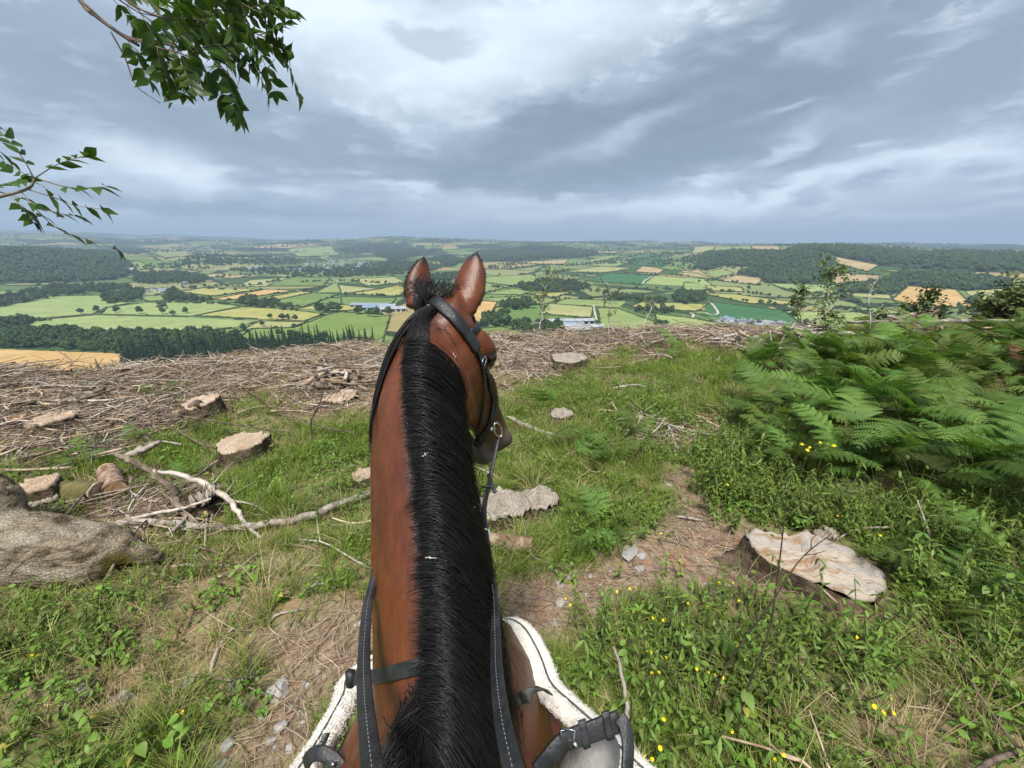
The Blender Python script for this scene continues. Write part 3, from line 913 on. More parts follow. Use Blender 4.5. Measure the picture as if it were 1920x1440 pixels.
# trees that stand alone in the fields
ALONE = [(152, 589), (182, 584), (217, 573), (218, 587), (263, 589), (305, 590), (325, 592), (350, 588), (507, 599), (530, 600), (541, 600), (555, 603), (492, 613), (458, 620), (525, 632), (385, 539), (320, 567), (678, 646), (689, 648), (600, 648), (1043, 571), (982, 607), (957, 541), (933, 543), (937, 517),
         (1233, 618), (1240, 620), (1118, 613), (1585, 527), (1885, 558), (1795, 577), (1693, 507), (1403, 545), (560, 640), (575, 643), (548, 638), (1247, 614), (610, 640), (570, 551), (575, 546)]
ALAB = {0: 'left one of the two big round trees in the pale left pasture', 1: 'right one of the two big round trees in the pale left pasture', 2: 'round tree behind the two big ones in the pale left pasture', 3: 'lighter tree right of the two big round trees', 4: 'round tree in the middle of the row across the pale pastures', 5: 'lighter tree left of the broad dark one in the row', 6: 'broad dark tree in the row across the pale pastures', 7: 'last tree at the right end of the row across the pale pastures', 8: 'leftmost tree in the yellow green field', 9: 'second tree in the yellow green field', 10: 'third tree in the yellow green field', 11: 'small tree at the right end of the yellow green field', 12: 'grey green tree in the small dry field', 13: 'small tree at the left corner of the small dry field', 15: 'dark tree on the hedge behind the pale yellow field', 16: 'large dark tree between the hamlet and the golden strip', 17: 'left tree below the left farm sheds, beside the mane', 18: 'right tree below the left farm sheds, beside the mane', 20: 'lone tree in the pasture above the copse by the white lane', 21: 'round tree between the copse and the white lane farm', 27: 'tree at the foot of the white lane', 28: 'round tree in the middle of the tan stubble field', 29: 'lone tree in the dry pasture at the right edge', 30: 'lone tree at the foot of the golden wheat field on the right'}
for k, (px, py) in enumerate(ALONE):
    p = far_hit(px, py)
    o = empty('field_tree', (p[0], p[1], p[2]), ALAB.get(k, 'rounded dark tree standing alone on a valley hedge'), 'tree', 'lone trees in the valley fields')
    s = RNG.uniform(0.75, 1.1)
    o.scale = (s, s, s * RNG.uniform(0.85, 1.05)); o.rotation_euler.z = RNG.random() * 6.28
    link('crown', TREE_ME[k % 6], o); link('trunk', TRUNK_ME, o)
# small spruces standing before the golden field
for k, (px, py, s) in enumerate([(150, 703, .62), (163, 700, .80), (176, 702, .9), (188, 699, 1.05), (197, 701, .85), (212, 702, 1.0), (224, 700, .85), (236, 699, .8), (56, 712, .35), (122, 708, .3), (108, 708, .35)]):
    p = far_hit(px, py)
    o = link('spruce', SPRUCE_ME[k % 4]); o.location = (p[0], p[1], p[2] - 0.5); o.scale = (s * 0.72,) * 3; o.rotation_euler.z = k
    tag(o, 'small dark spruce in front of the golden field at the left', 'spruce', 'young spruces before the golden field')

# ---- farms and houses
M_wall = mat('painted_render', (0.46, 0.44, 0.40), (0.58, 0.56, 0.52), 0.3, 0.9)
M_roofg = mat('grey_sheet_roof', (0.24, 0.255, 0.28), (0.34, 0.355, 0.38), 0.12, 0.6, stretch=(1, 0.1, 1))
M_roofb = mat('blue_grey_roof', (0.17, 0.22, 0.30), (0.24, 0.29, 0.37), 0.2, 0.6)
M_slate = mat('slate_roof', (0.10, 0.105, 0.12), (0.16, 0.16, 0.17), 0.5, 0.8)
M_dark = mat('dark_opening', (0.02, 0.02, 0.02))


def shed(px, py, length, width, h, yaw, roof, label, low=0.55):
    p = far_hit(px, py)
    o = empty('farm_shed', (p[0], p[1], p[2]), label, 'shed', 'sheds of the valley farms')
    o.rotation_euler.z = yaw
    L, Wd = length / 2, width / 2
    mb = MB()
    hw = h * low + 1
    v = [(-L, -Wd, -1), (L, -Wd, -1), (L, Wd, -1), (-L, Wd, -1), (-L, -Wd, hw), (L, -Wd, hw), (L, Wd, hw), (-L, Wd, hw), (-L, 0, h), (L, 0, h)]
    mb.add(v, [(0, 1, 5, 4), (1, 2, 6, 9, 5), (2, 3, 7, 6), (3, 0, 4, 8, 7)])
    w = mb.mesh('wall', M_wall, False); link('wall', w, o)
    mr = MB(); e = 0.8
    for s in (-1, 1):
        q = [(-L - e, s * (Wd + e), hw - 0.35), (L + e, s * (Wd + e), hw - 0.35), (L + e, 0, h + 0.05), (-L - e, 0, h + 0.05)]
        q2 = [(a, b, c + 0.35) for a, b, c in q]
        mr.add(q + q2, [(0, 1, 2, 3), (4, 7, 6, 5), (0, 4, 5, 1), (1, 5, 6, 2), (3, 2, 6, 7), (0, 3, 7, 4)])
    link('roof', mr.mesh('roof', roof, False), o)
    md = MB(); nb = max(2, int(length / 9))
    for k in range(nb):
        x0 = -L + (k + 0.15) * length / nb; x1 = -L + (k + 0.85) * length / nb
        md.add([(x0, -Wd - 0.06, 0), (x1, -Wd - 0.06, 0), (x1, -Wd - 0.06, hw * 0.75), (x0, -Wd - 0.06, hw * 0.75), (x0, -Wd + 0.2, 0), (x1, -Wd + 0.2, 0), (x1, -Wd + 0.2, hw * 0.75), (x0, -Wd + 0.2, hw * 0.75)], [(0, 1, 2, 3), (0, 4, 5, 1), (3, 2, 6, 7), (1, 5, 6, 2), (0, 3, 7, 4)])
    link('doorway', md.mesh('doorway', M_dark, False), o)
    return o


for a in [(1065, 606, 82, 16, 7, 0.08, M_roofg, 'longest pale farm shed, rearmost of the three by the white lane'), (1048, 614, 72, 22, 8, 0.06, M_roofb, 'blue grey farm shed in the middle of the row by the white lane'), (1092, 617, 60, 18, 7, 0.10, M_roofg, 'pale farm shed nearest the brow, beside the white lane'), (1020, 608, 26, 12, 6, 0.5, M_roofg, 'small pale shed left of the long sheds by the white lane'), (1078, 622, 40, 14, 6, 0.1, M_roofg, 'low pale shed just showing over the heap on the brow'),
          (695, 575, 75, 22, 7, -0.05, M_roofb, 'long blue grey shed of the farm left of the horse ears'), (712, 580, 62, 20, 7, -0.05, M_roofb, 'second blue grey shed of the farm left of the horse ears'), (738, 583, 46, 22, 8, 0.25, M_roofg, 'pale shed touching the mane, at the farm left of the ears'), (727, 576, 30, 14, 6, 0.25, M_roofg, 'short pale shed behind the others at the farm left of the ears')]:
    shed(*a)


def house_mesh(k, roof):
    mb = MB(); L, Wd, hw, h = 5 + k, 3.6, 4.6, 7.6
    v = [(-L, -Wd, -2), (L, -Wd, -2), (L, Wd, -2), (-L, Wd, -2), (-L, -Wd, hw), (L, -Wd, hw), (L, Wd, hw), (-L, Wd, hw), (-L, 0, h), (L, 0, h)]
    mb.add(v, [(0, 1, 5, 4), (1, 2, 6, 9, 5), (2, 3, 7, 6), (3, 0, 4, 8, 7)])
    for s in (-1, 1):
        q = [(-L - .4, s * (Wd + .5), hw - .3), (L + .4, s * (Wd + .5), hw - .3), (L + .4, 0, h + .1), (-L - .4, 0, h + .1)]
        mb.add(q + [(a, b, c + .25) for a, b, c in q], [(0, 1, 2, 3), (4, 7, 6, 5), (0, 4, 5, 1), (1, 5, 6, 2), (3, 2, 6, 7), (0, 3, 7, 4)], 1)
    x = L * 0.7; c = [(x - .5, -.4, h - 1), (x + .5, -.4, h - 1), (x + .5, .4, h - 1), (x - .5, .4, h - 1)]
    mb.add(c + [(a, b, h + 1.3) for a, b, _ in c], [(0, 1, 5, 4), (1, 2, 6, 5), (2, 3, 7, 6), (3, 0, 4, 7), (4, 5, 6, 7)])
    for sx in (-0.6, 0.0, 0.6):
        for z0 in (0.6, 2.9):
            for sy in (-1, 1):
                y = sy * (Wd + 0.04)
                mb.add([(sx * L - .6, y, z0), (sx * L + .6, y, z0), (sx * L + .6, y, z0 + 1.2), (sx * L - .6, y, z0 + 1.2)], [(0, 1, 2, 3)], 2)
    return mb.mesh('house', [M_wall, roof, M_dark], False)


HOUSE = [house_mesh(0, M_slate), house_mesh(2, M_slate), house_mesh(1, M_roofg), house_mesh(3, M_roofb)]


def houses(n, poly, label, group, smin=0.9, smax=1.3):
    k = 0; lo = np.min(poly, 0); hi = np.max(poly, 0)
    while k < n:
        p = lo + RNG.random(2) * (hi - lo)
        if not inpoly(p[0], p[1], poly): continue
        w = far_hit(*p)
        o = link('house', HOUSE[RNG.integers(0, 4)])
        o.location = (w[0], w[1], w[2]); o.rotation_euler.z = RNG.random() * 3.1; s = RNG.uniform(smin, smax); o.scale = (s, s, s)
        tag(o, label, 'house', group)
        k += 1


houses(22, [(1395, 613), (1420, 607), (1460, 612), (1505, 618), (1500, 624), (1430, 624), (1398, 620)], 'pale house of the hamlet behind the brash heap on the brow', 'houses of the hamlet by the beet field')
houses(9, [(1350, 604), (1400, 609), (1402, 612), (1352, 608)], 'pale house in the row along the lower edge of the beet field', 'houses along the beet field')
houses(55, [(440, 505), (470, 500), (560, 502), (700, 500), (705, 508), (600, 514), (500, 512), (445, 509)], 'tiny pale house of the town in the valley', 'houses of the town far off in the valley', 1.0, 1.7)
houses(30, [(540, 497), (600, 490), (690, 490), (720, 500), (600, 503)], 'tiny pale house of the upper town under the far hill', 'houses of the upper town', 1.0, 1.7)
houses(11, [(245, 543), (300, 541), (310, 548), (300, 552), (250, 548)], 'pale farmhouse among trees beyond the left pale field', 'houses of the hamlet beyond the pale field')
houses(4, [(240, 503), (262, 506), (262, 510), (240, 508)], 'white house at the foot of the wooded hill', 'houses under the wooded hill')
houses(3, [(320, 532), (350, 533), (340, 537)], 'white house by the lane on the valley floor', 'houses by the valley lane')

# ---- pale lanes
M_lane = mat('chalky_lane', (0.36, 0.33, 0.27), (0.45, 0.42, 0.35), 0.1, 0.95)
for pl, w in [([(1112, 573), (1115, 588), (1120, 606)], 3.2), ([(1330, 567), (1338, 575), (1346, 588), (1336, 592), (1322, 588)], 4), ([(1294, 588), (1300, 592), (1296, 597), (1280, 594)], 4), ([(1205, 533), (1210, 526), (1226, 518)], 5), ([(620, 536), (640, 525), (655, 522)], 5)]:
    P = crom([far_hit(px, py) for px, py in pl], 24)
    d = np.gradient(P[:, :2], axis=0); d /= np.linalg.norm(d, axis=1)[:, None]; s = np.column_stack([-d[:, 1], d[:, 0]]) * w / 2
    mb = MB(); V = np.empty((24, 2, 3))
    for j, sg in enumerate((-1, 1)):
        q = P[:, :2] + sg * s
        V[:, j, :2] = q; V[:, j, 2] = gz_xy(q[:, 0], q[:, 1]) + 1.6
    mb.add(V.reshape(-1, 3), [(i * 2, i * 2 + 1, i * 2 + 3, i * 2 + 2) for i in range(23)])
    tag(build('lane', mb, M_lane), kind='structure')

# ---- the air: far hills fade to blue
mb = MB()
x0, x1, y0, y1, z0, z1 = -19000, 19000, -600, 20500, -260, 470
mb.add([(x0, y0, z0), (x1, y0, z0), (x1, y1, z0), (x0, y1, z0), (x0, y0, z1), (x1, y0, z1), (x1, y1, z1), (x0, y1, z1)], [(0, 3, 2, 1), (4, 5, 6, 7), (0, 1, 5, 4), (1, 2, 6, 5), (2, 3, 7, 6), (3, 0, 4, 7)])
M_haze = bpy.data.materials.new('haze'); M_haze.use_nodes = True
hn = M_haze.node_tree; hn.nodes.clear()
ho = hn.nodes.new('ShaderNodeOutputMaterial'); pv = hn.nodes.new('ShaderNodeVolumePrincipled')
pv.inputs['Color'].default_value = (0.50, 0.66, 0.88, 1)
pv.inputs['Density'].default_value = 0.000135
hn.links.new(pv.outputs[0], ho.inputs['Volume'])
haze = build('haze', mb, M_haze, smooth=False); tag(haze, kind='stuff')
# ================================================================== the clearing
BRASH = [[(-900, 690), (0, 690), (300, 675), (640, 640), (705, 640), (705, 770), (560, 765), (430, 748), (330, 830), (200, 850), (60, 880), (-900, 900)],
         [(900, 630), (1200, 620), (1500, 610), (1560, 640), (1300, 656), (1180, 664), (1060, 676), (1050, 735), (960, 745), (900, 750)],
         [(1690, 596), (2600, 590), (2600, 618), (1690, 622)],
         [(150, 900), (420, 900), (460, 985), (160, 1000)], [(1190, 790), (1330, 790), (1350, 835), (1200, 835)], [(560, 660), (760, 660), (760, 790), (560, 780)]]
PATH = [[(1180, 1005), (1420, 985), (1470, 1100), (1300, 1125), (1170, 1100)], [(930, 1110), (1010, 1060), (1150, 1090), (1060, 1190), (1000, 1250), (930, 1250)], [(1240, 880), (1300, 870), (1335, 960), (1440, 1040), (1420, 1100), (1230, 1080), (1160, 1120), (1010, 1215), (925, 1240), (925, 1150), (1000, 1075), (1150, 1030), (1250, 990)],
        [(480, 1180), (640, 1120), (700, 1150), (700, 1260), (640, 1300), (560, 1460), (290, 1460), (370, 1370), (500, 1290)],
        [(1500, 1000), (1560, 890), (1700, 900), (1620, 960)]]
FERN = [[(1400, 700), (1480, 655), (1700, 640), (2400, 610), (2400, 930), (1920, 915), (1760, 900), (1560, 860), (1420, 800)]]
DRY = [[(300, 1010), (690, 1040), (690, 1200), (480, 1270), (260, 1330), (0, 1330), (300, 1130)], [(1600, 1290), (1920, 1330), (1920, 1460), (1560, 1460)], [(900, 680), (1040, 690), (1030, 740), (900, 780)], [(180, 700), (560, 700), (640, 800), (330, 800)]]


def msk(polys, x, y, soft=14.0):
    """0..1: inside one of the patches, with a ragged edge"""
    x = np.asarray(x); y = np.asarray(y)
    px, py = project(x, y, zt(x, y))
    w = soft * 2.2
    jx, jy = fbm(x, y, 3.1, 31, 4) * w * 1.6, fbm(x, y, 3.3, 32, 4) * w
    m = np.zeros(x.shape)
    for p in polys: m = np.maximum(m, inpoly(px + jx, py + jy, p).astype(float))
    f = y * CP - (zt(x, y) - CAMZ) * SP
    return np.where(f > 0.3, m, 0.0)


gx = np.arange(-17, 19.01, 0.075); gy = np.arange(-5, 15.01, 0.075)
GX, GY = np.meshgrid(gx, gy, indexing='ij')
GZN = zt(GX, GY)
mB, mP, mF, mD = msk(BRASH, GX, GY), msk(PATH, GX, GY, 10), msk(FERN, GX, GY), msk(DRY, GX, GY)
def bl2(a): return _blur(_blur(a, 2, 0), 2, 1)
mB, mP, mF, mD = bl2(mB), bl2(mP), bl2(mF), bl2(mD)
GZN = GZN + 0.02 * fbm(GX, GY, 5.5, 41, 3) + mB * 0.05 * fbm(GX, GY, 3.0, 42, 3) - mP * 0.03 + 0.012 * fbm(GX, GY, 14, 43, 2)
nA, nR = GX.shape
ii = (np.arange(nA - 1)[:, None] * nR + np.arange(nR - 1)[None, :]).ravel()
qd = np.stack([ii, ii + nR, ii + nR + 1, ii + 1], 1)
cx_, cy_ = GX.ravel()[qd].mean(1), GY.ravel()[qd].mean(1)
keep = np.hypot(cx_, cy_) < 14.6
M_ground = mat('woodland_soil', (0.085, 0.058, 0.036), (0.17, 0.115, 0.075), 9, 0.95, 0.7, 40, 0.1)
nt = M_ground.node_tree; b_ = nt.nodes['Principled BSDF']
t_ = nt.nodes.new('ShaderNodeTexCoord'); ov_ = NX(nt, t_.outputs['Object'])
at_ = nt.nodes.new('ShaderNodeAttribute'); at_.attribute_name = 'cover'
sc_ = nt.nodes.new('ShaderNodeSeparateColor'); nt.links.new(at_.outputs['Color'], sc_.inputs[0])
k1, k2, k3 = noise_n(nt, ov_, 5, 6, .65), noise_n(nt, ov_, 22, 6, .65), noise_n(nt, ov_, 90, 3, .7)
soil = mixc(nt, k2.step(.35, .65), (0.125, 0.090, 0.062), (0.280, 0.210, 0.150))
soil = mixc(nt, k1.step(.50, .66), soil, (0.25, 0.150, 0.098))
moss = mixc(nt, k2.step(.35, .65), (0.085, 0.098, 0.028), (0.155, 0.165, 0.060))
moss = mixc(nt, k1.step(.50, .70) * 0.8, moss, (0.235, 0.185, 0.105))
straw = mixc(nt, k3.step(.35, .65), (0.18, 0.125, 0.085), (0.38, 0.29, 0.21))
straw = mixc(nt, k1.step(.44, .64), straw, (0.31, 0.175, 0.110))
g = mixc(nt, NX(nt, sc_.outputs[0]), moss, straw)
g = mixc(nt, NX(nt, sc_.outputs[1]), g, soil)
g = mixc(nt, NX(nt, sc_.outputs[2]) * 0.8, g, (0.018, 0.022, 0.010))
nt.links.new(g.o, b_.inputs['Base Color'])
mb = MB(); mb.add(np.stack([GX, GY, GZN], -1), qd[keep].tolist())
ground = build('ground', mb, M_ground); tag(ground, kind='structure')
ca = ground.data.color_attributes.new('cover', 'FLOAT_COLOR', 'POINT')
ca.data.foreach_set('color', np.stack([np.maximum(mB, mD * 0.55), mP, mF * 0.0, np.ones_like(mB)], -1).astype(np.float32).ravel())


def gnd(x, y):
    i = np.clip((np.asarray(x) - gx[0]) / 0.075, 0, len(gx) - 1.001); j = np.clip((np.asarray(y) - gy[0]) / 0.075, 0, len(gy) - 1.001)
    i0, j0 = i.astype(int), j.astype(int); a, b = i - i0, j - j0
    return (GZN[i0, j0] * (1 - a) + GZN[i0 + 1, j0] * a) * (1 - b) + (GZN[i0, j0 + 1] * (1 - a) + GZN[i0 + 1, j0 + 1] * a) * b


def look(a, x, y):
    return a[np.clip(((np.asarray(x) - gx[0]) / 0.075 + .5).astype(int), 0, len(gx) - 1), np.clip(((np.asarray(y) - gy[0]) / 0.075 + .5).astype(int), 0, len(gy) - 1)]


def on(px, py, h=0.0):
    p = hit(px, py, h); return np.array([p[0], p[1], float(gnd(p[0], p[1])) + h])


def depth(p): return p[1] * CP - (p[2] - CAMZ) * SP


# ------------------------------------------------------------------ materials of the clearing
M_bark = mat('dead_bark', (0.085, 0.062, 0.045), (0.21, 0.165, 0.13), 14, 0.9, 0.6, 60, 0.15, rnd=0.5, stretch=(1, 1, 0.35))
M_palebark = mat('bleached_wood', (0.27, 0.225, 0.19), (0.46, 0.41, 0.36), 16, 0.85, 0.4, 70, 0.15, rnd=0.45)
M_redbark = mat('pine_bark', (0.15, 0.085, 0.055), (0.33, 0.245, 0.19), 12, 0.9, 0.8, 35, 0.15, rnd=0.2)
M_twig = mat('grey_brown_twig', (0.205, 0.135, 0.092), (0.400, 0.305, 0.228), 6, 0.9, rnd=0.7, spec=0.15)
M_stumpbark = mat('stump_bark', (0.055, 0.038, 0.027), (0.17, 0.12, 0.085), 10, 0.95, 0.9, 30, 0.15, c3=(0.08, 0.085, 0.04), scale3=4, bump_dist=0.04)
M_grass = mat('grass_blade', (0.120, 0.192, 0.026), (0.225, 0.285, 0.058), 3, 0.6, spec=0.2, rnd=0.5, trans=0.3)
M_dry = mat('dry_grass', (0.30, 0.245, 0.125), (0.44, 0.355, 0.20), 3, 0.7, spec=0.2, rnd=0.5, trans=0.2)
M_leaf = mat('weed_leaf', (0.090, 0.160, 0.026), (0.175, 0.250, 0.046), 5, 0.5, spec=0.3, rnd=0.55, trans=0.3)
M_leafb = mat('bright_leaf', (0.135, 0.250, 0.035), (0.200, 0.320, 0.055), 12, 0.5, spec=0.3, rnd=0.35, trans=0.35)
M_leafy = mat('yellowing_leaf', (0.30, 0.30, 0.05), (0.38, 0.33, 0.07), 12, 0.5, spec=0.3, rnd=0.3, trans=0.3)
M_stem = mat('dark_stem', (0.030, 0.022, 0.018), (0.060, 0.045, 0.030), 20, 0.6)
M_gstem = mat('green_stem', (0.10, 0.13, 0.035), (0.16, 0.17, 0.06), 10, 0.6)
M_fern = mat('bracken_leaf', (0.070, 0.138, 0.026), (0.155, 0.230, 0.050), 2.5, 0.55, spec=0.25, rnd=0.7, trans=0.35)
M_fernold = mat('dead_bracken', (0.20, 0.10, 0.05), (0.28, 0.16, 0.08), 4, 0.8, rnd=0.4)
M_stone = mat('slate_stone', (0.30, 0.29, 0.275), (0.43, 0.42, 0.40), 14, 0.85, 0.5, 60, 0.2, rnd=0.35)
M_petal = mat('yellow_petal', (0.80, 0.62, 0.01), (0.85, 0.70, 0.03), 30, 0.5, trans=0.25)


def cut_mat(name, ca, cb, cc, rs=95.0):
    m = mat(name, ca, cb, 7, 0.85, 0.5, 45, 0.1)
    nt = m.node_tree; b = nt.nodes['Principled BSDF']; src = b.inputs['Base Color'].links[0].from_socket
    t = nt.nodes.new('ShaderNodeTexCoord')
    w = nt.nodes.new('ShaderNodeTexWave'); w.wave_type = 'RINGS'; w.rings_direction = 'Z'; w.inputs['Scale'].default_value = rs / 6.28; w.inputs['Distortion'].default_value = 2.5; w.inputs['Detail'].default_value = 3
    nt.links.new(t.outputs['Object'], w.inputs[0])
    c = mixc(nt, NX(nt, w.outputs['Fac']).step(.35, .9) * 0.8, NX(nt, src), cc)
    nt.links.new(c.o, b.inputs['Base Color'])
    return m


M_cut = cut_mat('cut_wood', (0.35, 0.265, 0.19), (0.48, 0.40, 0.32), (0.27, 0.18, 0.115))
M_cutgrey = cut_mat('weathered_cut_wood', (0.25, 0.215, 0.18), (0.39, 0.35, 0.30), (0.17, 0.14, 0.11))
M_split = mat('split_wood', (0.30, 0.190, 0.115), (0.45, 0.385, 0.315), 5, .85, .7, 40, .1, stretch=(.35, 3.2, 1), c3=(.37, .34, .31), scale3=2.2, bump_dist=.03, lo=.36, hi=.56)
M_cutorange = cut_mat('orange_cut_wood', (0.42, 0.26, 0.15), (0.54, 0.38, 0.25), (0.36, 0.20, 0.11))


# ------------------------------------------------------------------ stumps and logs
def stump(px, py, wpx, h, label, face=M_cut, tilt=(0, 0), squash=1.0, yaw=0.0, flare=1.35, rough=0.012, seed=0, sink=0.0):
    p = on(px, py, h); t = depth(p)
    R = wpx / F * t / 2
    g = float(gnd(p[0], p[1]))
    r = np.random.default_rng(seed + 500)
    N = 44
    a = np.linspace(0, 2 * PI, N, endpoint=False)
    outl = 1 + 0.07 * np.sin(3 * a + r.uniform(0, 6)) + 0.05 * np.sin(5 * a + r.uniform(0, 6)) + 0.035 * np.sin(9 * a + r.uniform(0, 6)) + 0.02 * r.normal(size=N)
    root = np.clip(np.sin(4 * a + r.uniform(0, 6)), 0, 1) ** 2 + 0.6 * np.clip(np.sin(7 * a + r.uniform(0, 6)), 0, 1) ** 3
    cy, sy = math.cos(yaw), math.sin(yaw)
    def place(rad, z):
        x = rad * np.cos(a); y = rad * np.sin(a) * squash
        return np.stack([p[0] + x * cy - y * sy, p[1] + x * sy + y * cy, z], -1)
    root_o = empty('tree_stump', (p[0], p[1], g), label, 'stump', 'stumps of felled trees')
    root_o['_r'] = R * 1.05 + .05
    ztop = lambda q: g + h + (q[..., 0] - p[0]) * tilt[0] + (q[..., 1] - p[1]) * tilt[1]
    rings = []
    for k, u in enumerate(np.linspace(0, 1, 7)):
        fl = 1 + (flare - 1) * (1 - u) ** 2 * (0.6 + 0.9 * root)
        q = place(R * outl * fl * (1 + 0.02 * r.normal(size=N)), 0 * a)
        q[:, 2] = (g - 0.10) * (1 - u) + (ztop(q) - 0.012) * u if u > 0 else gnd(q[:, 0], q[:, 1]) - 0.08
        rings.append(q)
    mb = MB(); V = np.concatenate(rings)
    mb.add(V, [(i * N + j, i * N + (j + 1) % N, (i + 1) * N + (j + 1) % N, (i + 1) * N + j) for i in range(6) for j in range(N)])
    build('bark', mb, M_stumpbark, root_o)
    # the sawn face, slightly proud and rough, with a torn hinge line
    rr = np.linspace(1.0, 0.06, 12)
    hx = r.uniform(-0.2, 0.3)
    V = []
    for k, f in enumerate(rr):
        q = place(R * outl * f * 0.985, 0 * a)
        q[:, 2] = ztop(q)
        lx = ((q[:, 0] - p[0]) * cy + (q[:, 1] - p[1]) * sy) / R
        q[:, 2] += np.where(lx > hx, rough * 1.5, 0) + rough * 0.7 * r.normal(size=N) * (0.4 + f * 0.6) + rough * 2.2 * np.exp(-((lx - hx) / 0.09) ** 2) * r.random(N)
        V.append(q)
    base = V[0].copy(); base[:, 2] -= 0.03
    V = [base] + V
    mb = MB(); Vv = np.concatenate(V)
    Fc = [(i * N + j, i * N + (j + 1) % N, (i + 1) * N + (j + 1) % N, (i + 1) * N + j) for i in range(len(V) - 1) for j in range(N)]
    Fc.append(tuple((len(V) - 1) * N + j for j in range(N)))
    mb.add(Vv, Fc)
    build('cut_face', mb, face, root_o)
    return root_o


stump(453, 827, 84, 0.24, 'round pale stump in the green grass left of the neck of the horse', seed=1)
stump(1066, 671, 66, 0.24, 'pale stump on the brow just right of the eye of the horse', M_cutgrey, seed=2, flare=1.2)
stump(1052, 773, 42, 0.14, 'small grey stump beside the nose of the horse', M_cutgrey, seed=3)
stump(97, 792, 66, 0.17, 'low yellow stump among dry needles left of the two poles', M_cut, seed=4)
stump(28, 787, 26, 0.12, 'small orange stump at the left, beside the low yellow stump', M_cutorange, seed=5)
stump(62, 908, 70, 0.20, 'round stump directly behind the big fallen trunk', M_cut, seed=6)
stump(70, 935, 66, 0.08, 'bleached slab of wood lying against the stump behind the trunk', M_cutgrey, seed=7, squash=0.7)
stump(1532, 1050, 225, 0.13, 'largest stump, split and bleached, in the weeds at the right', M_split, tilt=(-0.12, 0.05), squash=0.62, yaw=-0.35, flare=1.3, rough=0.022, seed=8)
stump(942, 948, 104, 0.12, 'broad flat bleached stump touching the rein', M_cutgrey, seed=9, squash=0.8, rough=0.02)
stump(1006, 935, 80, 0.12, 'flat bleached stump with a leaf on it, right of the rein', M_cutgrey, seed=10, squash=0.8, rough=0.02)
stump(376, 752, 56, 0.32, 'tall leaning stump with a long root in the dry brash', M_cut, tilt=(0.05, 0.1), seed=11, flare=2.0)
stump(236, 687, 36, 0.22, 'weathered stump on the brow in front of the dark spruces', M_cutgrey, seed=12)
stump(120, 693, 20, 0.20, 'small stump on the brow in front of the golden field', M_cutorange, seed=13)
stump(385, 938, 48, 0.18, 'splintered pale stump behind the forked dead branch', M_cutgrey, seed=14, rough=0.05)
stump(1548, 1000, 44, 0.05, 'thin grey slab of wood behind the largest stump', M_cutgrey, seed=15, squash=0.6)
stump(680, 888, 40, 0.10, 'small sawn stump against the left side of the neck', M_cut, seed=16)
stump(640, 745, 60, 0.12, 'broken reddish stump under the heap of branches', M_cut, seed=17, rough=0.03)


def log(a, b, R, label, face=M_cut, bark=M_redbark, seed=0):
    r = np.random.default_rng(seed)
    a, b = np.array(a, float), np.array(b, float)
    o = empty('log', tuple((a + b) / 2 - np.array([0, 0, R])), label, 'log', 'short sawn logs')
    P = a + (b - a) * np.linspace(0, 1, 12)[:, None] + r.normal(size=(12, 3)) * R * 0.03
    mb = MB(); tube(mb, P, R * (1 + 0.05 * r.normal(size=12)), 18, cap=False, jitter=0.035); build('bark', mb, bark, o)
    for e, d in ((a, a - b), (b, b - a)):
        d = d / np.linalg.norm(d)
        mb = MB(); tube(mb, [e - d * 0.02, e + d * 0.004], [R * 0.95, R * 0.95], 18, jitter=0.02); build('cut_face', mb, face, o, smooth=False)
    return o


log(on(890, 1008, .065), on(996, 1024, .065), 0.062, 'short sawn log with flaking pink bark, right of the rein', seed=1)
log(on(1678, 1060, .05), on(1712, 1070, .05), 0.055, 'short log in the grass right of the largest stump', bark=M_palebark, seed=2)
p_ = on(218, 920, .09); log(p_ + np.array([-0.42, 0.35, 0.0]), p_, 0.09, 'thick log showing its orange sawn end, behind the forked branch', M_cutorange, M_redbark, 3)
p_ = on(120, 925, .09); log(on(120, 920, .1), on(185, 925, .1), 0.10, 'mossy log between the stump and the orange log end', M_cut, mat('mossy_bark', (0.09, 0.085, 0.03), (0.17, 0.14, 0.06), 9, 0.95, 0.7, 30), 4)


# ------------------------------------------------------------------ dead branches
def branch(pts, radii, label, material=M_bark, name='dead_branch', group='dead branches lying about the clearing', sides=7, forks=(), cat='branch'):
    P = crom(pts, max(6, len(pts) * 5))
    n = len(P)
    R = np.interp(np.linspace(0, 1, n), np.linspace(0, 1, len(radii)), radii)
    P[1:-1] += RNG.normal(size=(n - 2, 3)) * R[1:-1, None] * 0.22
    mb = MB(); tube(mb, P, R, sides, jitter=0.06)
    for (i0, pts2, r2) in forks:
        Q = crom([P[int(i0 * (n - 1))]] + list(pts2), 8); tube(mb, Q, np.linspace(r2, r2 * 0.4, 8), 5, jitter=0.05)
    o = build(name, mb, material, origin=tuple(P[0]))
    return tag(o, label, cat, group)


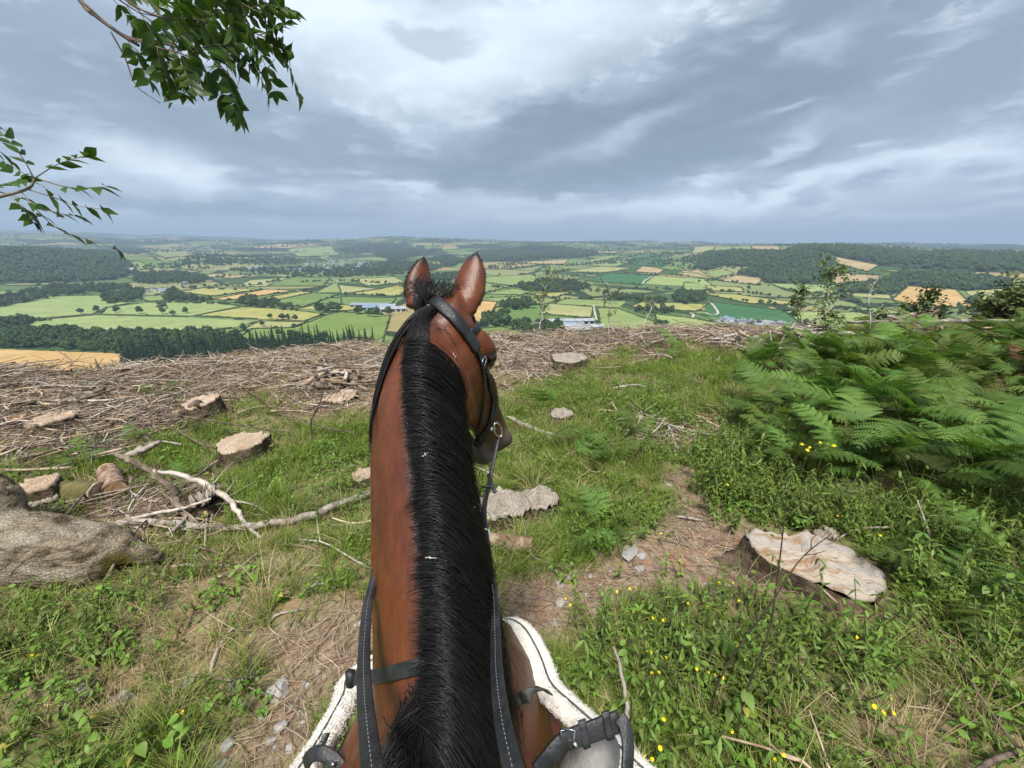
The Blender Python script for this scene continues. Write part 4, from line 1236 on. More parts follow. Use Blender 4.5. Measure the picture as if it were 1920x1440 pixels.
B0 = depth(on(340, 985)); up = lambda px, py, k=1.0: at(px, py, B0 * k)
branch([on(372, 990, .02), up(338, 950), up(325, 920), up(290, 888), up(255, 868), up(219, 851)], [.036, .034, .030, .027, .03, .022], 'dark forked branch standing up out of the grass beside the fallen trunk', forks=[(0.55, [up(291, 876), up(300, 868)], .014), (0.1, [up(352, 965), up(395, 940)], .02)])
branch([up(288, 882, 1.0), up(345, 893, 1.02), up(410, 922, 1.02), up(440, 950, 1.0), up(462, 985, .98), on(490, 1008, .01)], [.014, .024, .026, .024, .020, .014], 'pale arched branch leaning over beside the dark forked branch', M_palebark, forks=[(0.55, [up(470, 945, 1.03), up(508, 965, 1.05)], .013)])
branch([on(160, 997, .03), on(260, 985, .06), on(380, 988, .04), on(480, 985, .04), on(580, 968, .05), on(640, 945, .06), on(700, 922, .04)], [.022, .030, .030, .034, .036, .036, .03], 'long lichened pole lying in the grass from the trunk to the neck of the horse', M_palebark)
branch([on(165, 1000, .02), up(280, 965, .98), up(335, 955, .98), up(395, 935, .97)], [.014, .017, .015, .010], 'thin pale branch crossing the foot of the forked branch', M_palebark)
branch([on(20, 758, .1), on(100, 752, .12), on(150, 744, .18), on(194, 727, .25)], [.045, .045, .042, .038], 'upper of the two parallel dark poles left of the leaning stump')
branch([on(70, 758, .1), on(130, 752, .12), on(190, 737, .2)], [.04, .04, .035], 'lower of the two parallel dark poles left of the leaning stump')
branch([on(-60, 770, .05), on(60, 755, .1), on(200, 748, .2), on(240, 742, .2)], [.02, .022, .018, .012], 'thin pole lying across the two parallel dark poles', M_palebark)
branch([on(432, 713, .1), on(520, 765, .3), on(600, 800, .2), on(668, 812, .1)], [.010, .012, .010, .006], 'long thin dead stem running from the brash heap down to the neck')
branch([on(214, 747, .25), on(330, 778, .3), on(440, 795, .2), on(530, 808, .1), on(660, 806, .1)], [.010, .012, .011, .009, .006], 'long thin dead stem passing behind the round pale stump')
branch([on(330, 805, .1), on(380, 835, .2), on(420, 845, .1)], [.010, .010, .006], 'short brown stick beside the round pale stump')
branch([on(588, 838, .0), at(584, 790, depth(on(588, 838))), at(600, 755, depth(on(588, 838))), at(612, 700, depth(on(588, 838)))], [.012, .010, .008, .004], 'thin dark dead stem standing upright before the brash heap', M_stem, forks=[(.5, [at(640, 720, depth(on(588, 838)))], .005)])
branch([on(950, 783, .05), on(985, 797, .06), on(1020, 812, .05), on(1064, 822, .02)], [.03, .034, .03, .022], 'pale knobbly branch lying right of the nose of the horse', M_palebark)
branch([on(1015, 812, .02), on(1040, 826, .02)], [.02, .014], 'short pale branch lying below the knobbly branch', M_palebark)
branch([on(1268, 818, .03), on(1320, 822, .04), on(1378, 828, .02)], [.012, .014, .010], 'pale straight stick at the foot of the bracken', M_palebark)
branch([on(1200, 806, .04), on(1250, 800, .05), on(1290, 803, .03)], [.02, .022, .018], 'grey stick on the bare patch above the path')
branch([on(440, 1173, .05), on(412, 1210, .04), on(400, 1240, .03), on(394, 1271, .01)], [.009, .010, .010, .010], 'white peeled twig in the grass at the left', M_palebark)
branch([on(296, 1063, .03), on(360, 1058, .03), on(432, 1060, .02)], [.011, .012, .008], 'grey stick lying by the root of the fallen trunk', M_palebark)
branch([on(390, 1092, .01), on(440, 1070, .04), on(482, 1036, .05)], [.007, .008, .005], 'thin curved stick above the grey stick in dry grass', M_palebark)
branch([on(1268, 965, .02), on(1295, 968, .03), on(1318, 970, .02)], [.010, .012, .008], 'short white stick lying across the path', M_palebark)
D_ = depth(on(1195, 1425))
branch([on(1200, 1432), at(1180, 1370, D_ * .98), at(1172, 1300, D_), at(1160, 1240, D_ * 1.02), at(1150, 1212, D_ * 1.03)], [.012, .011, .010, .008, .004], 'white lichened stick standing right of the fleece collar', M_palebark)
D_ = depth(on(1758, 1045))
branch([on(1758, 1045), at(1742, 1000, D_), at(1720, 938, D_)], [.008, .008, .005], 'thin white stick standing in the weeds behind the largest stump', M_palebark)
D_ = depth(on(1915, 1165))
branch([on(1920, 1170), at(1905, 1130, D_), at(1886, 1095, D_)], [.008, .007, .005], 'thin white stick at the right edge among fern', M_palebark)
branch([on(1590, 604, .25), on(1700, 603, .3), on(1790, 603, .3), on(1930, 601, .3)], [.03, .035, .035, .03], 'long thin pole lying along the brow at the right', M_palebark)
branch([on(1490, 628, .2), on(1560, 626, .2), on(1620, 626, .15)], [.04, .04, .03], 'bleached pole lying along the brow under the saplings', M_palebark)
branch([on(212, 862, .05), on(262, 845, .15), on(300, 828, .3)], [.02, .05, .02], 'splintered pale branch end behind the forked branch', M_palebark)
branch([on(318, 798, 0), on(345, 775, .15), on(372, 756, .35)], [.07, .06, .07], 'thick root curving down from the leaning stump')
branch([on(1425, 655, .1), on(1470, 654, .1), on(1500, 657, .1)], [.02, .02, .015], 'dry stick in the grass below the brash heap on the brow', M_palebark)
branch([on(1150, 728, .05), on(1190, 722, .06), on(1222, 727, .04)], [.018, .018, .012], 'pale stick in the bright grass below the brow stump', M_palebark)
branch([on(630, 1105, .02), on(600, 1098, .03), on(570, 1110, .02)], [.008, .009, .006], 'short pale stick in dry grass left of the neck', M_palebark)
branch([on(505, 1165, .02), on(520, 1152, .02), on(575, 1140, .02)], [.010, .010, .007], 'peeled stick on the edge of the bare soil at the left', M_palebark)
branch([on(1580, 1130, .02), on(1605, 1110, .05), on(1625, 1080, .06)], [.008, .009, .007], 'mossy stick lying against the largest stump', M_palebark)


# three heaps of branches and a root plate
def heap(px, py, wpx, hh, n, label, rmin=.012, rmax=.035, m=M_bark, seed=0, name='brash_heap'):
    r = np.random.default_rng(seed); c = on(px, py); t = depth(c); w = wpx / F * t / 2
    o = empty(name, tuple(c), label, 'heap', None)
    for k in range(n):
        a = r.uniform(0, 2 * PI); q = r.random() ** .6 * w * .8
        z = hh * (1 - q / w) * r.random() + 0.03
        m0 = c + np.array([math.cos(a) * q, math.sin(a) * q * .5, z])
        th = r.normal() * .6 + (0 if r.random() < .75 else 1.5); L = r.uniform(.25, .8) * w
        d = np.array([math.cos(th), math.sin(th) * .6, r.normal() * .22 + (0.5 if r.random() < .15 else 0)])
        P = crom([m0 - d * L, m0 + r.normal(size=3) * L * .1, m0 + d * L], 8)
        P[:, 2] = np.maximum(P[:, 2], gnd(P[:, 0], P[:, 1]) + .02)
        mb = MB(); tube(mb, P, np.linspace(1, .45, 8) * r.uniform(rmin, rmax), 6, jitter=.05)
        build('branch', mb, m if r.random() < .6 else (M_palebark if r.random() < .5 else M_twig), o)
    return o


heap(640, 728, 150, .55, 46, 'heap of dark broken branches left of the neck of the horse', .02, .055, seed=1)
heap(1515, 640, 120, .55, 44, 'rounded heap of bleached sticks on the brow below the beet field', .012, .03, M_palebark, seed=2)
heap(1400, 645, 130, .30, 34, 'flat heap of bleached sticks left of the rounded heap on the brow', .015, .04, M_palebark, seed=5)
heap(1090, 634, 110, .45, 40, 'grey heap of fine brushwood on the brow in front of the farm sheds', .006, .014, M_twig, seed=3)
heap(1722, 612, 90, .45, 34, 'dark upturned root plate on the brow at the right', .012, .05, M_bark, seed=4, name='root_plate')
heap(960, 650, 110, .3, 30, 'heap of dark sticks on the brow beside the cheek of the horse', .01, .03, M_bark, seed=6)


# ------------------------------------------------------------------ remeshing of several solids into one body
def fuse(mb, voxel, smooth=4, fac=0.5):
    me = mb.mesh('work', [], False); o = bpy.data.objects.new('work', me); COL.objects.link(o)
    md = o.modifiers.new('r', 'REMESH'); md.mode = 'VOXEL'; md.voxel_size = voxel; md.use_smooth_shade = True
    ms = o.modifiers.new('s', 'SMOOTH'); ms.iterations = smooth; ms.factor = fac
    dg = bpy.context.evaluated_depsgraph_get(); dg.update()
    e = bpy.data.meshes.new_from_object(o.evaluated_get(dg))
    bpy.data.objects.remove(o); bpy.data.meshes.remove(me)
    return e


def mesh_np(me):
    v = np.empty(len(me.vertices) * 3, np.float32); me.vertices.foreach_get('co', v); v = v.reshape(-1, 3).astype(float)
    n = np.empty(len(me.vertices) * 3, np.float32); me.vertex_normals.foreach_get('vector', n)
    return v, n.reshape(-1, 3).astype(float)


def set_np(me, v): me.vertices.foreach_set('co', v.astype(np.float32).ravel()); me.update()


def vcol(me, name, c):
    a = me.color_attributes.new(name, 'FLOAT_COLOR', 'POINT')
    c = np.asarray(c, np.float32)
    if c.shape[1] == 3: c = np.column_stack([c, np.ones(len(c), np.float32)])
    a.data.foreach_set('color', c.ravel())


# the fallen beech trunk at the left edge
T0 = depth(on(100, 1112)); tk = lambda px, py, k=1.0: at(px, py, T0 * k + .22)
mb = MB()
tube(mb, crom([tk(-420, 1045), tk(-150, 1040), tk(0, 1034), tk(90, 1034), tk(180, 1046), tk(236, 1058)], 24), np.interp(np.linspace(0, 1, 24), [0, .3, .52, .7, .88, 1], [.32, .31, .285, .265, .225, .10]), 24)
tube(mb, crom([tk(120, 1030), tk(215, 1034), tk(262, 1038), tk(300, 1044, .99)], 12), np.linspace(.17, .035, 12), 14)
tube(mb, crom([tk(-140, 950), tk(-70, 935), tk(-36, 940), tk(-8, 985), tk(-8, 1040), tk(-25, 1080)], 16), [.20, .22, .23, .23, .22, .21, .20, .20, .19, .19, .18, .18, .17, .17, .16, .14], 18)
tube(mb, crom([tk(180, 1050), tk(222, 1078), tk(238, 1104, .98)], 8), np.linspace(.13, .06, 8), 12)
me = fuse(mb, .016, 16, .6)
v, n = mesh_np(me)
q = fbm(v[:, 0] * 1.0 + v[:, 2] * .5, v[:, 1] + v[:, 2] * 2.0, 9, 51, 3)
v = v + n * (0.012 * q + 0.0055 * np.abs(fbm(v[:, 0] * 1.2, v[:, 2] * 1.1 + v[:, 1], 38, 52, 3)) + .004 * fbm(v[:, 0] * 1.4, v[:, 2] * 1.2, 75, 54, 2))[:, None]
set_np(me, v)
ppx, ppy = project(v[:, 0], v[:, 1], v[:, 2])
ms_ = np.clip(1 - ((ppx - 222) / 40) ** 2 - ((ppy - 1075) / 45) ** 2, 0, 1) ** .5
ms_ = np.clip(ms_ * 1.6 + 0.5 * fbm(v[:, 0], v[:, 2], 11, 53, 3) * (ms_ > 0), 0, 1)
M_beech = mat('beech_bark', (0.092, 0.068, 0.042), (0.375, 0.305, 0.215), 15, 0.9, 1.0, 48, 0.15, c3=(0.44, 0.385, 0.295), scale3=4.5, stretch=(.38, .8, 1.5), bump_dist=0.06)
nt = M_beech.node_tree; b_ = nt.nodes['Principled BSDF']; src = b_.inputs['Base Color'].links[0].from_socket
t_ = nt.nodes.new('ShaderNodeTexCoord'); mp_ = nt.nodes.new('ShaderNodeMapping'); mp_.inputs['Scale'].default_value = (1.0, 1.0, 0.45); mp_.inputs['Rotation'].default_value = (0, .35, 0)
nt.links.new(t_.outputs['Object'], mp_.inputs[0])
wv_ = nt.nodes.new('ShaderNodeVectorMath'); wv_.operation = 'MULTIPLY_ADD'; nn_ = nt.nodes.new('ShaderNodeTexNoise'); nn_.inputs['Scale'].default_value = 14
nt.links.new(mp_.outputs[0], nn_.inputs['Vector']); nt.links.new(nn_.outputs['Color'], wv_.inputs[0]); wv_.inputs[1].default_value = (.05, .05, .05); nt.links.new(mp_.outputs[0], wv_.inputs[2])
vb_ = nt.nodes.new('ShaderNodeTexVoronoi'); vb_.feature = 'DISTANCE_TO_EDGE'; vb_.inputs['Scale'].default_value = 34
nt.links.new(wv_.outputs[0], vb_.inputs['Vector'])
crk = NX(nt, vb_.outputs['Distance']).step(.0, .10)
src = mixc(nt, crk, mixc(nt, .22, NX(nt, src), (0.035, 0.028, 0.02)), NX(nt, src)).o
for l_ in [q for q in nt.links if q.to_node.type == 'BUMP' and q.to_socket.name == 'Height']:
    h0 = NX(nt, l_.from_socket); nt.links.new((h0 + crk * .12).o, l_.to_socket)
aa = nt.nodes.new('ShaderNodeAttribute'); aa.attribute_name = 'moss'
nt.links.new(mixc(nt, NX(nt, aa.outputs['Fac']), NX(nt, src), (0.095, 0.085, 0.018)).o, b_.inputs['Base Color'])
me.materials.append(M_beech); vcol(me, 'moss', np.repeat(ms_[:, None], 3, 1)); me.name = 'fallen_trunk'
o = link('fallen_trunk', me); tag(o, 'thick grey lichened tree trunk lying at the left edge, moss on its end', 'trunk')


# ------------------------------------------------------------------ small growth, built once each
def blade(r, h, w, lean, a, x=0, y=0, seg=4):
    t = np.linspace(0, 1, seg)
    c, s = math.cos(a), math.sin(a)
    out = lean * t ** 2 * h; z = h * t * (1 - 0.25 * lean * t)
    ww = w * (1 - t ** 1.6) * .5 + 0.0004
    P = np.column_stack([x + c * out, y + s * out, z])
    sd = np.array([-s, c, 0])
    V = np.concatenate([P - sd * ww[:, None], P + sd * ww[:, None]])
    return V, [(i, i + 1, seg + i + 1, seg + i) for i in range(seg - 1)]


def tuft(seed, n, h, w, spread, lean, mt):
    r = np.random.default_rng(seed); mb = MB()
    for k in range(n):
        a = r.uniform(0, 6.28); q = spread * r.random() ** .6
        mb.add(*blade(r, h * r.uniform(.5, 1.15), w * r.uniform(.7, 1.3), lean * r.uniform(.2, 1.4), a + r.normal() * .5, math.cos(a) * q, math.sin(a) * q))
    return mb.mesh('tuft', mt)


def leaf_vf(L, Wd, fold=0.25, curl=0.3, seg=5, shape='oval'):
    t = np.linspace(0, 1, seg + 1)
    if shape == 'heart': w = Wd / 2 * np.interp(t, [0, .12, .35, .7, 1], [.45, .95, 1, .6, 0.02])
    elif shape == 'lance': w = Wd / 2 * np.interp(t, [0, .25, .5, 1], [.15, .85, 1, .02])
    else: w = Wd / 2 * np.sin(PI * np.clip(t * .93 + .05, 0, 1)) ** .8
    V = []
    for i, u in enumerate(t):
        zc = -curl * L * u * u
        V += [(u * L, -w[i], zc + fold * w[i]), (u * L, 0, zc), (u * L, w[i], zc + fold * w[i])]
    Fc = []
    for i in range(seg):
        for j in range(2): Fc.append((i * 3 + j, i * 3 + j + 1, i * 3 + j + 4, i * 3 + j + 3))
    return np.array(V), Fc


def rot3(V, a, pitch=0.0, roll=0.0):
    V = np.asarray(V, float)
    c, s = math.cos(roll), math.sin(roll); V = V @ np.array([[1, 0, 0], [0, c, s], [0, -s, c]])
    c, s = math.cos(pitch), math.sin(pitch); V = V @ np.array([[c, 0, s], [0, 1, 0], [-s, 0, c]])
    c, s = math.cos(a), math.sin(a); return V @ np.array([[c, s, 0], [-s, c, 0], [0, 0, 1]])


def weed(seed, h, n, L, Wd, shape, mt, stems=3, spread=.08):
    r = np.random.default_rng(seed); mb = MB()
    for s in range(stems):
        a = r.uniform(0, 6.28); q = spread * r.random()
        b = np.array([math.cos(a) * q, math.sin(a) * q, 0]); tip = b + np.array([math.cos(a) * h * .35, math.sin(a) * h * .35, h * r.uniform(.7, 1.1)])
        P = crom([b, (b + tip) / 2 + r.normal(size=3) * h * .05, tip], 6); tube(mb, P, np.linspace(.003, .0015, 6), 4, 1, False)
        for k in range(n):
            u = .15 + .85 * (k + r.random() * .6) / n
            p = P[min(5, int(u * 5.99))]
            lv, lf = leaf_vf(L * r.uniform(.6, 1.2) * (1.15 - .5 * u), Wd * r.uniform(.7, 1.2) * (1.15 - .5 * u), .2, r.uniform(.0, .5), 4, shape)
            mb.add(rot3(lv, k * 2.4 + r.normal() * .4, r.uniform(-.7, .25), r.normal() * .3) + p, lf)
    return mb.mesh('weed', [mt, M_gstem])


GR = [tuft(k, 22, .17 + .03 * (k % 3), .0065, .07, .8, M_grass) for k in range(4)]
DG = [tuft(20 + k, 24, .15 + .05 * (k % 3), .004, .08, 1.2, M_dry) for k in range(4)]
WD = [weed(1, .16, 6, .05, .024, 'oval', M_leaf), weed(2, .24, 10, .055, .013, 'lance', M_leaf), weed(3, .12, 5, .06, .04, 'heart', M_leafb, 4, .1), weed(4, .20, 9, .04, .02, 'oval', M_leaf, 4, .12), weed(5, .30, 14, .06, .014, 'lance', M_leaf, 2), weed(6, .10, 6, .045, .028, 'oval', M_leafb, 5, .1)]


def stick_mesh(seed, L, rad, mt, kink=.12, forks=1):
    r = np.random.default_rng(seed); mb = MB()
    P = crom([(-L / 2, 0, 0), (-L * .15, r.normal() * L * kink, r.random() * L * .05), (L * .2, r.normal() * L * kink, r.random() * L * .05), (L / 2, r.normal() * L * kink, 0)], 8)
    tube(mb, P, np.linspace(rad, rad * .4, 8), 5, jitter=.06)
    for k in range(forks):
        i = r.integers(2, 6); d = np.array([L * r.uniform(.1, .3), r.choice([-1, 1]) * L * r.uniform(.08, .25), L * r.uniform(0, .12)])
        tube(mb, crom([P[i], P[i] + d * .5 + r.normal(size=3) * L * .02, P[i] + d], 5), np.linspace(rad * .6, rad * .25, 5), 4)
    return mb.mesh('stick', mt)


ST = [stick_mesh(k, .5 + .25 * (k % 4), .006 + .0035 * (k % 3), [M_twig, M_palebark, M_twig, M_bark][k % 4], forks=k % 3) for k in range(10)]
FINE = [stick_mesh(30 + k, .28 + .08 * k, .0028, M_twig, .18, 2) for k in range(4)] + [stick_mesh(40 + k, .3, .002, M_dry, .2, 1) for k in range(2)]


def stone_mesh(seed, flat=.35):
    r = np.random.default_rng(seed); bm = bmesh.new()
    for k in range(15):
        d = r.normal(size=3); d /= np.linalg.norm(d); d[2] *= flat * r.uniform(.7, 1.2)
        bm.verts.new(d * np.array([1, r.uniform(.6, .95), 1]) * r.uniform(.85, 1.05))
    bmesh.ops.convex_hull(bm, input=bm.verts)
    bmesh.ops.bevel(bm, geom=list(bm.edges), offset=.05, segments=1, affect='EDGES')
    me = bpy.data.meshes.new('stone'); bm.to_mesh(me); bm.free(); me.materials.append(M_stone)
    return me


SN = [stone_mesh(k, .28 + .1 * (k % 3)) for k in range(7)]


def frond_mesh(seed, L=.8, stipe=.45, mt=None, pairs=12):
    r = np.random.default_rng(seed); mb = MB()
    # the stalk rises, then the blade arches over nearly level
    R_ = crom([(0, 0, 0), (.03, 0, stipe * .6), (.12, 0, stipe), (.10 + L * .36, 0, stipe + L * .26), (.10 + L * .72, 0, stipe + L * .34), (.10 + L * .95, 0, stipe + L * .28)], 40)
    tube(mb, R_[::3], np.linspace(.005, .0012, len(R_[::3])), 4, 1, False)
    k0 = 15
    for i in range(pairs):
        u = i / (pairs - 1); c = R_[k0 + int(u * (39 - k0))]; tdir = R_[min(39, k0 + int(u * 24) + 1)] - R_[max(0, k0 + int(u * 24) - 1)]; tdir /= np.linalg.norm(tdir)
        pl = L * .40 * (1 - u) ** .75 * (.55 + .45 * min(1, u * 5 + .4)) + .02
        for sgn in (-1, 1):
            d = np.array([0, sgn, 0]) * .90 + tdir * .50 + np.array([0, 0, r.normal() * .10 - .12]); d /= np.linalg.norm(d)
            nrm_ = np.cross(tdir, d) * sgn; nrm_ /= np.linalg.norm(nrm_)
            sd = np.cross(nrm_, d)
            m = max(4, int(11 * pl / (L * .3)))
            for j in range(m):
                w = (j + .5) / m
                pc = c + d * pl * w + np.array([0, 0, -.14 * pl * w * w])
                ql = pl * .24 * (1 - w) ** .8 + .006
                hw = pl / m * .44
                for s2 in (-1, 1):
                    e = sd * s2 * ql + d * ql * .35
                    mb.add([pc - d * hw, pc + e * .55 - d * hw * .55, pc + e, pc + e * .55 + d * hw * .8, pc + d * hw], [(0, 1, 2, 3), (0, 3, 4)] if s2 > 0 else [(3, 2, 1, 0), (4, 3, 0)])
    return mb.mesh('frond', [mt or M_fern, M_gstem], False)


FR = [frond_mesh(k, .62 + .07 * k, .46 + .08 * k, pairs=15) for k in range(4)]
FRd = [frond_mesh(30, .6, .45, M_fernold, 11)]
FRs = [frond_mesh(10 + k, .42 + .06 * k, .14, pairs=10) for k in range(2)]


# ------------------------------------------------------------------ what nobody could count
def sample(n, dens, rmax=12.5, rmin=.5, near=False):
    a = RNG.uniform(-1.12, 1.12, n); r = rmax * np.sqrt(RNG.random(n)) if not near else rmin + (rmax - rmin) * RNG.random(n)
    x, y = np.sin(a) * r, np.cos(a) * r
    k = (RNG.random(n) < dens(x, y)) & (r > rmin)
    return x[k], y[k]


HX, HY = -.15, .6                                                # the horse stands here
_q = [tk(px_, 1085) for px_ in range(-200, 240, 30)]
def clear(x, y):
    k = np.hypot((x - HX) / .45, (y + .3) / 1.5) > 1
    for q_ in _q: k = k & (np.hypot(x - q_[0], y - q_[1] + .05) > .20)
    return k
stumpsxy = [(o.location.x, o.location.y, o['_r']) for o in COL.objects if o.name.startswith('tree_stump')]
for o in COL.objects:
    if '_r' in o: del o['_r']
def off_stumps(x, y):
    k = np.ones(len(x), bool)
    for sx, sy, sr in stumpsxy: k &= np.hypot(x - sx, y - sy) > sr
    return k


def place(name, meshes, x, y, smin, smax, label, cat, tilt=.12, flat=False, lift=0.0, idx=None, lean=None):
    n = len(x)
    rot = np.column_stack([RNG.normal(size=n) * tilt, RNG.normal(size=n) * tilt, RNG.random(n) * 6.28])
    z = gnd(x, y) + (lift if np.ndim(lift) else np.full(n, lift))
    return scatter(name, meshes, np.column_stack([x, y, z]), rot, RNG.uniform(smin, smax, n), idx, label=label, cat=cat)


def dens_grass(x, y):
    b, p, f, d = look(mB, x, y), look(mP, x, y), look(mF, x, y), look(mD, x, y)
    patch = np.clip(.60 + .9 * fbm(x, y, 1.7, 61, 3), .08, 1)
    r = np.hypot(x, y)
    return np.clip((1 - b * .97) * np.clip(1 - p * 1.15, 0, 1) * (1 - f * .9) * (1 - d * .55) * patch, 0, 1) * clear(x, y)


x, y = sample(44000, dens_grass); k = off_stumps(x, y); x, y = x[k], y[k]
sc_r = .75 + .035 * np.hypot(x, y)
o = place('green_grass', GR, x, y, .40, 1.0, 'green grass growing between the stumps and the horse', 'grass', .18)
def dens_dry(x, y):
    b, p, f, d = look(mB, x, y), look(mP, x, y), look(mF, x, y), look(mD, x, y)
    return np.clip((d * .9 + .26 + b * .14) * (1 - p * .9) * (1 - f) * np.clip(.5 + fbm(x, y, 2.2, 62, 3), 0, 1), 0, 1) * clear(x, y)
x, y = sample(30000, dens_dry); k = off_stumps(x, y); x, y = x[k], y[k]
place('dry_grass', DG, x, y, .45, 1.05, 'straw coloured dry grass among the green', 'dry grass', .3)
def dens_weed(x, y):
    b, p, f, d = look(mB, x, y), look(mP, x, y), look(mF, x, y), look(mD, x, y)
    px, py = project(x, y, gnd(x, y))
    rgt = np.clip((px - 980) / 200, 0, 1) * np.clip((py - 700) / 120, 0, 1)
    lft = np.clip((420 - px) / 200, 0, 1) * np.clip((py - 1020) / 100, 0, 1)
    return np.clip((.22 + 1.0 * rgt + .5 * lft) * (1 - b * .86) * np.clip(1 - p * 1.08, 0, 1) * np.clip(.62 + .9 * fbm(x, y, 2.4, 63, 3), 0, 1), 0, 1) * clear(x, y)
x, y = sample(36000, dens_weed); k = off_stumps(x, y); x, y = x[k], y[k]
place('low_weeds', WD, x, y, .4, 1.2, 'low leafy weeds and brambles covering the ground', 'weeds', .2, idx=RNG.choice(6, len(x), p=[.24, .24, .12, .2, .12, .08]))
def dens_brash(x, y):
    b, p, f = look(mB, x, y), look(mP, x, y), look(mF, x, y)
    return np.clip(b * np.clip(.75 + .7 * fbm(x, y, 1.4, 64, 3), .15, 1) + .010, 0, 1) * clear(x, y)
x, y = sample(25000, dens_brash); r_ = np.hypot(x, y)
top_k = np.argsort(r_)[:900:6] if len(r_) > 900 else np.arange(0)
for q_ in top_k:
    o = link('dead_stick', ST[RNG.integers(0, 10)]); s_ = RNG.uniform(.8, 1.3); o.scale = (s_, s_, s_)
    o.location = (x[q_], y[q_], float(gnd(x[q_], y[q_])) + .02 + .04 * RNG.random()); o.rotation_euler = (RNG.normal() * .12, RNG.normal() * .12, RNG.random() * 6.28)
    tag(o, 'grey dead stick lying on top of the felling brash', 'stick', 'dead sticks on the brash')
kp_ = np.ones(len(x), bool); kp_[top_k] = False; x, y, r_ = x[kp_], y[kp_], r_[kp_]
place('brash', ST, x, y, .5, 1.35, 'layer of dead sticks left by felling, over the left slope and the brow', 'brash', .16, lift=RNG.random(len(x)) ** 2 * (.05 + .16 * np.clip((r_ - 6) / 4, 0, 1)) * look(mB, x, y) + .01)
x, y = sample(70000, lambda x, y: np.clip(dens_brash(x, y) * .9 + look(mP, x, y) * .45 + look(mD, x, y) * .25 + .12, 0, 1) * clear(x, y))
place('twig_litter', FINE, x, y, .4, 1.2, 'fine twigs and needles scattered on the soil', 'litter', .12, lift=.006)
x, y = sample(16000, lambda x, y: look(mP, x, y) * .8 * np.clip(.6 + fbm(x, y, 2, 65, 3), 0, 1))
scatter('gravel', SN, np.column_stack([x, y, gnd(x, y) + .003]), np.column_stack([RNG.normal(size=len(x)) * .2, RNG.normal(size=len(x)) * .2, RNG.random(len(x)) * 6.28]), .005 + .016 * RNG.random(len(x)) ** 2.5, label='small chips of slate on the bare path', cat='gravel')
# bracken: the mass on the bank
x, y = sample(8000, lambda x, y: look(mF, x, y) * np.clip(.75 + .9 * fbm(x, y, 1.6, 66, 3), .1, 1), 12.5, 2.0)
k = len(x); rot = np.column_stack([RNG.normal(size=k) * .35, RNG.normal(size=k) * .35, RNG.normal(size=k) * 1.5 + 2.9])
scatter('bracken', FR + FRd, np.column_stack([x, y, gnd(x, y) - .02]), rot, RNG.uniform(.34, .72, k) * (1 + .35 * fbm(x, y, 1.1, 67, 2)), idx=np.where(RNG.random(k) < .045, 4, RNG.integers(0, 4, k)), label='dense bracken covering the bank at the right', cat='bracken')
mT = bl2(msk([[(1330, 860), (1400, 840), (1580, 900), (1580, 1000), (1440, 1010), (1340, 960)], [(1570, 950), (1960, 940), (1960, 1110), (1720, 1130), (1620, 1010)], [(1380, 1130), (1960, 1120), (1960, 1300), (1300, 1290)], [(1030, 1240), (1300, 1180), (1300, 1460), (1200, 1460)]], GX, GY))
x, y = sample(9000, lambda x, y: look(mT, x, y) * np.clip(.55 + .8 * fbm(x, y, 2.0, 68, 3), 0, 1), 7, .8); k = off_stumps(x, y); x, y = x[k], y[k]
place('leafy_undergrowth', WD, x, y, .9, 1.75, 'tall leafy undergrowth round the largest stump and below the bracken', 'undergrowth', .2, idx=RNG.choice([1, 4, 3, 0], len(x), p=[.4, .3, .2, .1]))
x, y = sample(900, lambda x, y: np.clip(.16 * (1 - look(mB, x, y)) * (1 - look(mP, x, y)) * (project(x, y, 0)[0] > 1000), 0, 1), 12, 1.6)
k = len(x); scatter('small_ferns', FRs, np.column_stack([x, y, gnd(x, y)]), np.column_stack([RNG.normal(size=k) * .2, RNG.normal(size=k) * .2, RNG.random(k) * 6.28]), RNG.uniform(.6, 1.2, k), label='small ferns coming up through the grass', cat='ferns')


# ------------------------------------------------------------------ ferns that can be told apart
def fern(px, py, n, s, label, group='bracken plants at the edge of the bank', meshes=FR, bias=None):
    p = on(px, py); o = empty('bracken_plant', tuple(p), label, 'fern', group)
    a0 = RNG.random() * 6.28
    for k in range(n):
        c = link('frond', meshes[(k + px) % len(meshes)], o)
        c.rotation_euler = (RNG.normal() * .15, RNG.normal() * .15, (a0 + k * 2 * PI / n + RNG.normal() * .3) if bias is None else bias + RNG.normal() * .8)
        c.scale = (s * RNG.uniform(.8, 1.15),) * 3
    return o


for px, py, n, s in [(1430, 870, 5, .8), (1480, 900, 5, .85), (1550, 905, 5, .9), (1640, 925, 6, 1.0), (1720, 930, 6, 1.0), (1400, 800, 5, .9), (1450, 830, 6, 1.0), (1600, 880, 6, 1.05), (1800, 935, 6, 1.05), (1890, 945, 6, 1.1)]:
    fern(px, py, n, s * .66, 'tall green bracken plant on the front edge of the bracken bank')
for px, py, n, s, l in [(1130, 990, 6, .9, 'low spreading fern in the grass left of the path'), (1150, 870, 6, 1.0, 'pale green fern in the grass right of the nose of the horse'), (1200, 830, 5, .9, 'fern beside the bare patch above the path'), (1790, 1130, 5, 1.2, 'fern arching over the grey stone at the right'), (1900, 1090, 5, 1.3, 'large fern at the right edge of the picture'), (1610, 975, 4, 1.0, 'bright fern behind the largest stump'), (350, 900, 5, .9, 'small fern behind the orange log end'), (250, 720, 5, .8, 'fern in the dry brash near the brow at the left'), (310, 745, 5, 1.0, 'fern in the dry brash left of the leaning stump'), (140, 870, 5, .9, 'fern in front of the low yellow stump'), (240, 830, 5, .9, 'fern left of the round pale stump'), (135, 855, 4, .7, 'small fern between the yellow stump and the trunk')]:
    fern(px, py, n, s * .8, l, 'single ferns in the clearing', FRs)


